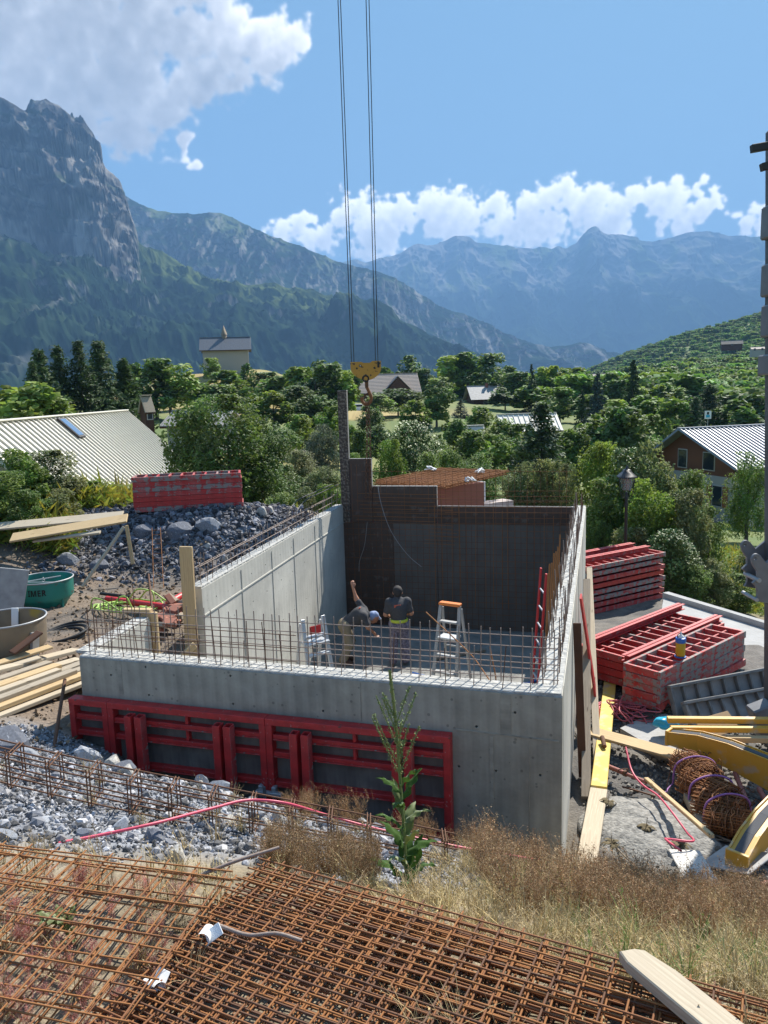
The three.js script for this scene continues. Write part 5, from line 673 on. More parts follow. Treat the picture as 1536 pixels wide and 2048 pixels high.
  const ms = thing('machine_mast', 'dark grey steel machine mast with brackets and a hooked coupling', 'machine', [5.2, 0.95, -10.0]);
  const mx = (y) => 4.775 + (8.7 - y) * 0.0446 - 5.2;
  beam('mast', [mx(1.1) + 0.23, 0.1, 0], [mx(8.9) + 0.24, 8.0, 0], 0.3, 0.34, M.mastSteel, ms, V(0, 0, 1), 0.02);
  beam('bracket_arm', [mx(8.7) - 0.18, 7.74, 0.05], [mx(8.7) + 0.1, 7.78, 0.05], 0.08, 0.09, M.darkSteel, ms); beam('bracket_arm', [mx(8.5) - 0.06, 7.52, 0.05], [mx(8.5) + 0.1, 7.56, 0.05], 0.08, 0.09, M.darkSteel, ms);
  for (const y of [6.9, 6.2, 5.7]) box('clamp', 0.1, 0.4, 0.36, [mx(y + 0.95) + 0.09, y, 0], M.greySteel, ms, 0.02); box('clamp', 0.14, 0.26, 0.4, [mx(6.2) + 0.085, 5.15, 0], M.greySteel, ms, 0.02);
  const hk = new THREE.Shape(); hk.moveTo(0.3, 0.62); hk.lineTo(0.16, 0.5); hk.lineTo(0.08, 0.6); hk.quadraticCurveTo(0.0, 0.66, -0.03, 0.56); hk.quadraticCurveTo(-0.02, 0.48, 0.05, 0.4); hk.lineTo(0.06, 0.3); hk.lineTo(-0.0, 0.24); hk.lineTo(0.04, 0.2); hk.quadraticCurveTo(0.1, 0.08, 0.04, 0.0); hk.lineTo(0.3, -0.06);
  const hh = new THREE.Path(); hh.absarc(0.015, 0.565, 0.022, 0, 6.3, true); hk.holes.push(hh);
  for (const z of [0.12, -0.18]) { const o = mesh('coupling_plate', uvMetres(new THREE.ExtrudeGeometry(hk, { depth: 0.035, bevelEnabled: true, bevelSize: 0.006, bevelThickness: 0.006, bevelSegments: 1, curveSegments: 10 })), M.greySteel, ms); o.position.set(mx(3.4) - 0.21, 2.1 + (z < 0 ? 0.12 : 0), z); }
  bar('pin', [mx(3.4) - 0.15, 2.38, -0.2], [mx(3.4) - 0.15, 2.38, 0.2], 0.03, M.zinc, ms, 10); bar('pin', [mx(3.4) - 0.17, 2.12, -0.2], [mx(3.4) - 0.17, 2.12, 0.2], 0.025, M.zinc, ms, 10); beam('foot', [mx(2) - 0.05, 0.6, 0.02], [mx(1.5) + 0.12, 0.1, 0.02], 0.3, 0.25, M.greySteel, ms, V(0, 0, 1), 0.02);
  // garden fence stakes and street lantern
  for (const [x, z, label] of [[9.35, -23.5, 'short dark stake in the grass, nearest the vegetable bed'], [9.9, -24, 'leaning dark stake in the grass'], [10.35, -24.2, 'thick dark stake in the grass'], [11.0, -24.4, 'tall dark stake in the grass beside the mast']]) { const y = groundY(x, z); tag(bar('stake', [x, y - 0.2, z], [x + rr(-0.1, 0.12), y + rr(0.7, 1.0), z], 0.05, M.woodOld, null, 7), label, 'stake', 'garden stakes'); }
  const lp = thing('street_lantern', 'black cast street lantern on a slim post behind the tall loose stack', 'street lamp', [6.66, -0.4, -21.0]);
  mesh('post', lathe([[0.1, 0], [0.1, 0.3], [0.05, 0.45], [0.045, 3.0], [0.06, 3.05], [0.04, 3.12], [0.035, 3.4], [0, 3.4]], 14), M.black, lp);
  for (const a of [0.785, 2.356, 3.927, 5.498]) { tube('bracket', [[0.03 * Math.cos(a), 3.2, 0.03 * Math.sin(a)], [0.14 * Math.cos(a), 3.28, 0.14 * Math.sin(a)], [0.2 * Math.cos(a), 3.5, 0.2 * Math.sin(a)], [0.22 * Math.cos(a), 3.8, 0.22 * Math.sin(a)]], 0.011, M.black, lp, 14, 5); }
  mesh('glass', new THREE.CylinderGeometry(0.24, 0.13, 0.34, 4, 1, true, Math.PI / 4), mat([0.7, 0.75, 0.78], 0.15, { phys: true, transmission: 0.85, side: THREE.DoubleSide }), lp).position.y = 3.62;
  mesh('hood', lathe([[0.31, 3.8], [0.31, 3.83], [0.14, 3.97], [0.12, 4.02], [0.05, 4.04], [0.03, 4.12], [0, 4.14]], 4), M.black, lp).rotation.y = Math.PI / 4;
}
// ---------------------------------------------------------------- houses
const BM = { stucco: mat([0.4, 0.365, 0.3], 0.9), stuccoGrey: mat([0.35, 0.34, 0.31], 0.9), paleRoof: matTex(128, 0.4, (u, v) => { const k = 0.6 + 0.1 * tn(u, v, 6, 141, 4); return [k, k * 0.945, k * 0.8]; }, 0.6), slate: matTex(128, 0.5, (u, v) => { const k = 0.12 + 0.05 * tn(u, v, 6, 142, 4); return [k, k * 1.05, k * 1.15]; }, 0.4), metalBlue: matTex(128, 0.4, (u, v) => { const k = 0.27 + 0.05 * tn(u, v, 6, 143, 4); return [k * 0.88, k, k * 1.16]; }, 0.5), tile: matTex(128, 0.5, (u, v) => { const k = 0.42 + 0.12 * tn(u, v, 8, 144, 4); return [k, k * 0.8, k * 0.64]; }, 0.8), tin: matTex(128, 0.4, (u, v) => { const k = 0.33 + 0.16 * tn(u, v, 5, 145, 4); return [k, k * 0.97, k * 0.9]; }, 0.6), woodWall: M.woodBrown, woodRed: matTex(256, 0.5, (u, v) => { const k = 1 + 0.5 * fbm(u * 24, v * 2, 146, 3, 2); return [0.16 * k, 0.055 * k, 0.022 * k]; }, 0.75), glass: mat([0.03, 0.04, 0.05], 0.08, { metalness: 0.2 }), frame: mat([0.4, 0.38, 0.35], 0.6), shutter: mat([0.25, 0.06, 0.025], 0.7) };
// local axes: x along the ridge, z across it; walls rise from -2 m below ground level
function house(label, p, turn, o) {
  const g = thing(o.name ?? 'house', label, 'building', p, turn, o.group), { L, W, H, R } = o, ov = o.over ?? 0.5, wz = W / 2, zs = o.skew ?? 0;
  const sh = new THREE.Shape([[-wz, -2.5], [wz, -2.5], [wz, H], [-zs, H + R - 0.1], [-wz, H]].map((q) => new THREE.Vector2(...q)));
  const w = mesh('wall', uvMetres(new THREE.ExtrudeGeometry(sh, { depth: L, bevelEnabled: false })), o.wall, g); w.rotation.y = Math.PI / 2; w.position.x = -L / 2;
  if (o.base) { const b = box('base_wall', L + 0.06, o.base + 2.5, W + 0.06, [0, (o.base - 2.5) / 2, 0], o.baseM, g, 0.02); }
  for (const s of [-1, 1]) {
    const run = s > 0 ? wz - zs : wz + zs, k = R / run, len = Math.hypot(run, R) * (1 + ov / run), ang = Math.atan2(R, run);
    const r = new THREE.Group(); r.name = 'roof'; r.position.set(0, H + R, zs); r.rotation.x = s * ang; g.add(r);
    box('sheet', L + 2 * ov, 0.1, len, [0, 0, s * len / 2], o.roof, r, 0.02);
    if (o.ribs) for (let x = -L / 2 - ov + 0.06; x < L / 2 + ov; x += o.ribs) box('rib', 0.06, 0.08, len - 0.02, [x, 0.085, s * len / 2], o.ribM ?? o.roof, r, 0.01);
    if (o.rows) for (let q = o.rows; q < len; q += o.rows) box('tile_row', L + 2 * ov - 0.02, 0.05, 0.07, [0, 0.07, s * q], o.roof, r, 0.01);
    box('eave_board', L + 2 * ov, 0.16, 0.06, [0, -0.06, s * (len + 0.03)], o.trim ?? M.woodBrown, r, 0.01);
  }
  box('ridge_cap', L + 2 * ov, 0.07, 0.34, [0, H + R + 0.1, zs], o.roof, g, 0.02);
  if (o.chimney) for (const [x, z] of o.chimney) { box('chimney', 0.6, 1.3, 0.6, [x, H + R * 0.75 + 0.6, z], o.chimneyM ?? BM.stuccoGrey, g, 0.03); box('chimney_cap', 0.75, 0.1, 0.75, [x, H + R * 0.75 + 1.3, z], M.darkSteel, g, 0.02); }
  const put = (side, a, y, w2, h, kind) => { // side 0:+z 1:-z 2:-x 3:+x
    const q = new THREE.Group(); q.name = kind === 'door' ? 'door' : 'window'; const d = [[a, wz, 0], [-a, wz, Math.PI], [a, L / 2, -Math.PI / 2], [a, L / 2, Math.PI / 2]][side]; q.rotation.y = d[2]; q.position.set(side === 2 ? -L / 2 : side === 3 ? L / 2 : a, y, side === 0 ? wz : side === 1 ? -wz : a); g.add(q);
    const off = o.base && y < o.base ? 0.04 : 0.012; box('frame', w2 + 0.14, h + 0.14, 0.05, [0, 0, off + 0.01], kind === 'door' ? M.woodBrown : BM.frame, q, 0.01); box('pane', w2, h, 0.02, [0, 0, off + 0.035], kind === 'door' ? M.woodOld : BM.glass, q, 0.005); if (kind === 'shuttered') for (const s of [-1, 1]) box('shutter', w2 * 0.55, h + 0.1, 0.04, [s * (w2 * 0.82 + 0.05), 0, off + 0.05], BM.shutter, q, 0.01);
  };
  for (const a of o.windows ?? []) put(...a);
  return g;
}
{
  // long barn roof beside the site: its ridge runs away from the camera
  const f = [-0.0767, -0.997], l = [0.997, -0.0767], at = (D, lat) => [f[0] * D + l[0] * lat, f[1] * D + l[1] * lat], c = at(35.5, -11.2);
  const h1 = house('low house with a long cream ribbed metal roof and one skylight', [c[0], 0.6, c[1]], Math.atan2(0.997, -0.0767), { L: 20, W: 5.4, H: 2.0, R: 2.62, over: 0.55, wall: BM.stucco, roof: BM.paleRoof, ribs: 0.5, trim: M.darkSteel, windows: [[1, 2, 0.9, 0.9, 1.0], [0, 0, 1, 0.9, 1]] });
  for (const side of h1.children.filter((q) => q.name === 'roof' && q.rotation.x > 0)) { const sk = new THREE.Group(); sk.name = 'skylight'; sk.position.set(-1.6, 0.1, 0.75); side.add(sk); box('skylight_frame', 0.86, 0.12, 1.2, [0, 0.03, 0], M.darkSteel, sk, 0.02); box('skylight_pane', 0.66, 0.02, 1.0, [0, 0.095, 0], mat([0.25, 0.36, 0.5], 0.08, { metalness: 0.6 }), sk, 0.005); }
  // chapel on its knoll
  const ch = house('small cream chapel with a slate roof and pointed bell turret on the knoll', [-35.4, 12.4, -182.5], 0.16, { name: 'chapel', L: 10.2, W: 6.5, H: 4.5, R: 2.5, over: 0.7, wall: BM.stucco, roof: BM.slate, trim: M.woodBrown, windows: [[3, 0, 2.2, 0.9, 1.6]] });
  mesh('turret', new THREE.CylinderGeometry(0.55, 0.7, 1.0, 4, 1), M.woodOld, ch).position.set(-0.2, 7.2, 0); mesh('spire', new THREE.ConeGeometry(0.75, 2.2, 4), M.woodOld, ch).position.set(-0.2, 8.75, 0);
  // chalets
  const c1 = house('brown timber chalet with a pinkish tiled roof and a front gable', [1.6, 4.0, -172], 0.12, { L: 11.5, W: 9, H: 2.4, R: 3.4, over: 0.9, wall: BM.woodWall, roof: BM.tile, rows: 0.5, windows: [[0, -3.6, 1.2, 1, 1.1], [2, 0, 1.4, 1.1, 1.2], [0, 4.3, 1.2, 1, 1.1]] });
  { const d = new THREE.Group(); d.name = 'front_gable'; d.position.set(1.6, 0, 4.5); c1.add(d); const gs = new THREE.Shape([[-2.6, 0], [2.6, 0], [2.6, 2.2], [0, 4.9], [-2.6, 2.2]].map((q) => new THREE.Vector2(...q))); const gm = mesh('gable_wall', uvMetres(new THREE.ExtrudeGeometry(gs, { depth: 1.6, bevelEnabled: false })), BM.woodWall, d); gm.position.z = -0.6; for (const s of [-1, 1]) { const q = box('gable_roof', 4.2, 0.12, 3.6, [s * 1.45, 3.72, -0.9], s < 0 ? BM.slate : BM.tile, d, 0.02); q.rotation.z = -s * 0.8; } }
  house('dark timber chalet with two grey roof slopes and a chimney', [27.5, 1.8, -189], 0.1, { L: 12, W: 8, H: 2.2, R: 2.7, over: 0.8, wall: BM.woodWall, roof: BM.tin, chimney: [[-2, 0.5]], chimneyM: M.clay, windows: [[0, -3, 1, 1, 1.1], [0, 3.2, 1, 1, 1.1]] });
  house('low house with a pale sheet roof below the larch', [16.8, -0.6, -90], 0.06, { L: 6.2, W: 5, H: 1.9, R: 1.6, over: 0.4, wall: BM.stucco, roof: BM.paleRoof, ribs: 0.6, windows: [[0, 0, 1, 0.9, 1]] });
  house('little shed with a cream roof among the shrubs', [7.8, 0.2, -70], 0.05, { L: 2.5, W: 2.4, H: 1.3, R: 1.1, over: 0.2, wall: BM.stucco, roof: BM.paleRoof, rows: 0.35, windows: [[0, 0, 0.7, 0.5, 0.5]] });
  house('corrugated grey roofed shed behind the cream metal roof', [-13.9, 2.5, -61], -0.3, { name: 'shed', L: 4.6, W: 3.2, H: 1.5, R: 0.85, over: 0.4, wall: BM.stuccoGrey, roof: BM.tin, ribs: 0.35, windows: [[0, 1, 0.8, 0.8, 0.8]] });
  house('tiny weathered cabin standing between the conifers and the shed', [-18.0, 4.0, -60], 0.9, { name: 'cabin', L: 0.7, W: 0.7, H: 1.2, R: 0.9, over: 0.12, wall: BM.woodWall, roof: M.woodGrey, windows: [[0, 0, 0.6, 0.4, 0.4]] });
  house('pinkish building with a pale roof behind the far trees', [61.5, 4.2, -229], 0.1, { L: 8, W: 7, H: 3.2, R: 2, over: 0.4, wall: mat([0.5, 0.36, 0.29], 0.9), roof: BM.tile, windows: [[0, -2, 1.8, 1, 1.1], [0, 2, 1.8, 1, 1.1]] });
  house('dark roofed farm on the wooded hillside', [245, 30, -548], -0.3, { L: 13, W: 6, H: 2, R: 2.2, over: 0.6, wall: BM.woodWall, roof: M.woodOld, windows: [[0, 0, 1.4, 1.2, 1.2]] }); house('pale house on the wooded hillside below the farm', [216.5, 22, -451], -0.2, { L: 7, W: 5, H: 2, R: 1.1, over: 0.4, wall: BM.stucco, roof: BM.tile, windows: [[0, -2, 1.7, 1, 1.2], [0, 2, 1.7, 1, 1.2]] });
  // house with timber gable and blue-grey metal roof
  const u = [0.97, -0.25], v = [0.25, 0.97], hx = 21.2 + u[0] * 7 + v[0] * 0.6, hz = -53.5 + u[1] * 7 + v[1] * 0.6;
  house('house with a red-brown timber gable, stucco ground floor and blue-grey metal roof', [hx, -3.6, hz], Math.atan2(0.25, 0.97), { L: 14, W: 8.6, H: 4.4, R: 1.95, skew: -0.7, over: 0.8, wall: BM.woodRed, base: 3.4, baseM: BM.stuccoGrey, roof: BM.metalBlue, ribs: 0.34, trim: M.darkSteel, windows: [[2, -1.2, 4.3, 0.9, 1.2], [2, 1.6, 4.3, 1.1, 1.1], [2, 2.6, 2.1, 0.9, 1.3, 'shuttered'], [2, -1.5, 2.1, 0.9, 1.3, 'shuttered'], [2, 0.4, 0.9, 0.9, 1.9, 'door']] });
  { const wp = thing('log_pile', 'stack of firewood against the foot of the timber-gabled house', 'log pile', [20.8, groundY(20.8, -50.5), -50.5], 1.3); for (let i = 0; i < 30; i++) bar('log', [-0.9 + (i % 10) * 0.2, 0.12 + Math.floor(i / 10) * 0.19, -0.3], [-0.9 + (i % 10) * 0.2, 0.12 + Math.floor(i / 10) * 0.19, 0.3], 0.095, i % 3 ? M.woodBrown : M.wood, wp, 7); }
  // white car, terrace, lamp, sign, pylon
  const car = thing('parked_car', 'white car parked on the track below the brown chalet', 'car', [-4.3, groundY(-4.3, -149.9), -149.9], 0.35);
  const prof = new THREE.Shape([[-2.1, 0.3], [2.1, 0.3], [2.15, 0.75], [1.3, 0.92], [0.55, 1.42], [-1.2, 1.46], [-1.95, 1.0], [-2.15, 0.85]].map((q) => new THREE.Vector2(...q))); const bd = mesh('body', new THREE.ExtrudeGeometry(prof, { depth: 1.6, bevelEnabled: true, bevelSize: 0.06, bevelThickness: 0.08, bevelSegments: 2 }), mat([0.75, 0.76, 0.78], 0.25), car); bd.position.z = -0.8; for (const x of [-1.35, 1.35]) for (const z of [-0.8, 0.8]) { const w = mesh('wheel', new THREE.CylinderGeometry(0.33, 0.33, 0.22, 16), M.rubber, car); w.rotation.x = Math.PI / 2; w.position.set(x, 0.33, z); } box('side_window', 1.7, 0.36, 0.02, [-0.35, 1.16, 0.885], BM.glass, car, 0.005); const ws = box('windscreen', 0.85, 0.02, 1.4, [0.93, 1.18, 0], BM.glass, car, 0.005); ws.rotation.z = -0.6;
  const tr = thing('garden_terrace', 'timber terrace with a railing and two white sun loungers', 'terrace', [-7.4, groundY(-7.4, -62) + 0.2, -62.2], 0.05); box('deck', 3.6, 0.25, 2.6, [0, 0, 0], M.woodBrown, tr); for (let i = 0; i < 13; i++) box('baluster', 0.05, 0.9, 0.05, [-0.4 + i * 0.17, 0.57, -1.2], M.woodOld, tr); box('rail', 2.3, 0.07, 0.08, [0.6, 1.05, -1.2], M.woodOld, tr);
  for (const [x, label] of [[-8.1, 'white sun lounger on the terrace, by the orange cushion'], [-7.3, 'white sun lounger on the terrace, by the railing']]) { const s = thing('sun_lounger', label, 'sun lounger', [x, groundY(-7.4, -62) + 0.33, -61.8], 0.4, 'loungers on the terrace'); box('seat', 1.1, 0.08, 0.55, [0, 0.28, 0], M.white, s); const b = box('backrest', 0.7, 0.06, 0.55, [-0.78, 0.48, 0], M.white, s); b.rotation.z = -0.7; for (const a of [-0.4, 0.4]) box('leg', 0.06, 0.26, 0.5, [a, 0.12, 0], M.white, s); }
  { const o = box('cushion', 0.9, 0.25, 0.5, [-9.0, groundY(-9, -62) + 0.75, -62.3], M.orange, null, 0.05); tag(o, 'orange-red cushion beside the terrace', 'cushion'); }
  const l2 = thing('white_lamp', 'white crook-necked lamp post among the shrubs', 'street lamp', [9.1, groundY(9.1, -61.3), -61.3]); bar('post', [0, 0, 0], [0, 2.9, 0], 0.05, M.white, l2, 8); tube('neck', [[0, 2.9, 0], [0.05, 3.3, 0], [0.3, 3.4, 0], [0.4, 3.15, 0]], 0.045, M.white, l2, 16, 6); mesh('shade', new THREE.ConeGeometry(0.2, 0.3, 12), M.white, l2).position.set(0.4, 3.05, 0); l2.position.y = 2.0 - 3.4;
  const sg = thing('road_sign', 'white square sign with a dark figure standing among the trees', 'sign', [36.8, 0.2, -87.6], -0.4); bar('post', [0, -4, 0], [0, 1.6, 0], 0.04, M.zinc, sg, 8); box('board', 0.7, 0.9, 0.03, [0, 2.1, 0.03], M.white, sg, 0.01); box('mark', 0.4, 0.3, 0.02, [0, 1.95, 0.05], M.teal, sg, 0.005); box('mark', 0.22, 0.3, 0.02, [0, 2.28, 0.05], M.black, sg, 0.005);
  const py = thing('lattice_pylon', 'thin lattice pylon rising above the wooded shoulder', 'pylon', [543.5, 20, -1398]); for (const s of [-1, 1]) for (const q of [-1, 1]) bar('leg', [s * 4, 0, q * 4], [s * 0.8, 78, q * 0.8], 0.5, M.greySteel, py, 5); for (let i = 1; i < 9; i++) { const y = i * 8.6, w = 4 - i * 0.37; box('brace', w * 2, 0.5, 0.5, [0, y, w], M.greySteel, py, 0.05); box('brace', w * 2, 0.5, 0.5, [0, y, -w], M.greySteel, py, 0.05); }
}
// ---------------------------------------------------------------- trees and shrubs
// a leaf clump is a small folded pair of triangles; thousands of them fill lumps of a crown that is one unit high and wide
function leafSoup(place, size, fold = 0.25) {
  const pos = new Float32Array(place.length * 12), col = new Float32Array(place.length * 12), idx = new Uint32Array(place.length * 6), q = new THREE.Quaternion(), e = new THREE.Euler(), v = V(0, 0, 0);
  place.forEach((p, i) => {
    e.set(p.tilt + rr(-0.9, 0.9), rr(0, 6.28), rr(-0.7, 0.7)); q.setFromEuler(e); const s = size * (0.6 + 0.8 * rnd()) * (p.s ?? 1), w = s * (p.w ?? 0.62);
    [[0, 0, -s], [w, fold * s, 0], [-w, fold * s, 0], [0, 0, s]].forEach((c, k) => { v.set(...c).applyQuaternion(q); pos.set([p.x + v.x / (p.sx ?? 1), p.y + v.y, p.z + v.z / (p.sx ?? 1)], i * 12 + k * 3); col.set([p.c * (p.r ?? 1), p.c, p.c * (p.b ?? 1)], i * 12 + k * 3); });
    idx.set([i * 4, i * 4 + 1, i * 4 + 2, i * 4 + 2, i * 4 + 1, i * 4 + 3], i * 6);
  });
  const g = new THREE.BufferGeometry(); g.setAttribute('position', new THREE.BufferAttribute(pos, 3)); g.setAttribute('color', new THREE.BufferAttribute(col, 3)); g.setIndex(new THREE.BufferAttribute(idx, 1)); g.computeVertexNormals(); return g;
}
function broadCrown(seed, n, size, lumps, low = 0.16) {
  rnd = rngOf(seed); const L = [], place = [];
  for (let i = 0; i < lumps; i++) { const a = rr(0, 6.28), u = rnd(), y = low + 0.1 + (0.86 - low) * u, env = Math.sqrt(Math.max(0.05, 1 - Math.pow((u - 0.42) / 0.62, 2))), r = env * 0.36 * Math.sqrt(rnd()) ; L.push([Math.cos(a) * r, y, Math.sin(a) * r, rr(0.09, 0.17) * (0.6 + 0.4 * env), rr(0.7, 1.25), rr(0.85, 1.2)]); }
  while (place.length < n) { const l = L[Math.floor(rnd() * lumps)], a = rr(0, 6.28), ct = rr(-1, 1), st = Math.sqrt(1 - ct * ct), R = l[3] * (0.55 + 0.5 * Math.pow(rnd(), 0.6)) * (1 + 0.25 * noise3(l[0] * 9 + ct * 2, l[1] * 9 + a, seed)); const y = l[1] + ct * R * 0.9; if (y > 1 || y < low * 0.6) continue; place.push({ x: l[0] + Math.cos(a) * st * R, y, z: l[2] + Math.sin(a) * st * R, tilt: 0.2, c: l[4] * rr(0.75, 1.25), r: l[5] }); }
  return leafSoup(place, size);
}
function coniferCrown(seed, n, size, loose) {
  rnd = rngOf(seed); const place = [], whorls = loose ? 34 : 26, br = [];
  for (let w = 0; w < whorls; w++) for (let k = 0; k < 7; k++) { const y = 0.06 + 0.92 * Math.pow(w / whorls, 0.95) + rr(-0.012, 0.012); br.push([y, rr(0, 6.28), (1 - y) * 0.5 * rr(0.65, 1.1) * (loose ? rr(0.6, 1) : 1) + 0.015, rr(0.7, 1.2)]); }
  while (place.length < n) { const b = br[Math.floor(Math.pow(rnd(), 1.25) * br.length)], t = Math.pow(rnd(), 0.6), j = loose ? 0.035 : 0.022; place.push({ x: Math.cos(b[1]) * b[2] * t + rr(-j, j), y: Math.min(1, b[0] + (loose ? 0.02 : -0.035) * t * b[2] * 6 * 0.5 - Math.abs(rr(0, j)) * (loose ? 1.2 : 0.8)), z: Math.sin(b[1]) * b[2] * t + rr(-j, j), tilt: 0.5, c: b[3] * rr(0.75, 1.25), s: 0.6 + 0.6 * (1 - b[0]), w: 0.4 }); }
  return leafSoup(place, size, 0.15);
}
function trunkGeo(seed, r, h, limbs) {
  rnd = rngOf(seed); const parts = [], t = new THREE.CylinderGeometry(r * 0.25, r, h, 8, 4); t.translate(0, h / 2, 0); parts.push(t);
  for (let i = 0; i < limbs; i++) { const y = h * rr(0.35, 0.85), a = rr(0, 6.28), L = rr(0.2, 0.36), c = new THREE.CylinderGeometry(r * 0.08, r * 0.32, L, 5, 1); c.translate(0, L / 2, 0); c.rotateZ(-rr(0.6, 1.0)); c.rotateY(a); c.translate(0, y, 0); parts.push(c); }
  return mergeGeometries(parts);
}
const BARK = matTex(128, 2, (u, v) => { const k = 0.1 + 0.08 * fbm(u * 20, v * 4, 151, 4, 4); return [k, k * 0.85, k * 0.7]; }, 0.95);
const leafMat = (c, tr = 0.3) => mat(c, 0.85, { phys: true, transmission: tr, side: THREE.DoubleSide, vertexColors: true, specularIntensity: 0.5 });
const LEAF = { dark: leafMat([0.115, 0.19, 0.038], 0.45), mid: leafMat([0.165, 0.26, 0.042], 0.5), bright: leafMat([0.22, 0.32, 0.05], 0.5), olive: leafMat([0.19, 0.23, 0.08], 0.45), conifer: leafMat([0.05, 0.085, 0.034], 0.3), blue: leafMat([0.05, 0.075, 0.06], 0.15), larch: leafMat([0.075, 0.125, 0.04], 0.4), grey: leafMat([0.16, 0.185, 0.11], 0.3), shiny: mat([0.13, 0.21, 0.04], 0.62, { phys: true, transmission: 0.25, side: THREE.DoubleSide, vertexColors: true }) };
const CROWN = { far: [1, 2, 3, 4, 5].map((s) => broadCrown(200 + s, 1500, 0.05, 14 + s * 4)), mid: [1, 2, 3, 4].map((s) => broadCrown(220 + s, 3600, 0.034, 16 + s * 7)), near: [1, 2, 3].map((s) => broadCrown(240 + s, 11000, 0.0185, 60, 0.05)), bush: [1, 2].map((s) => broadCrown(260 + s, 9000, 0.02, 46, 0.0)), spruce: [1, 2].map((s) => coniferCrown(280 + s, 3600, 0.035, false)), larch: [1, 2, 3].map((s) => coniferCrown(290 + s, 4200, 0.032, true)) };
const TRUNK = { broad: trunkGeo(301, 0.035, 0.7, 6), conifer: trunkGeo(302, 0.022, 0.95, 0), bush: trunkGeo(303, 0.02, 0.5, 7) };
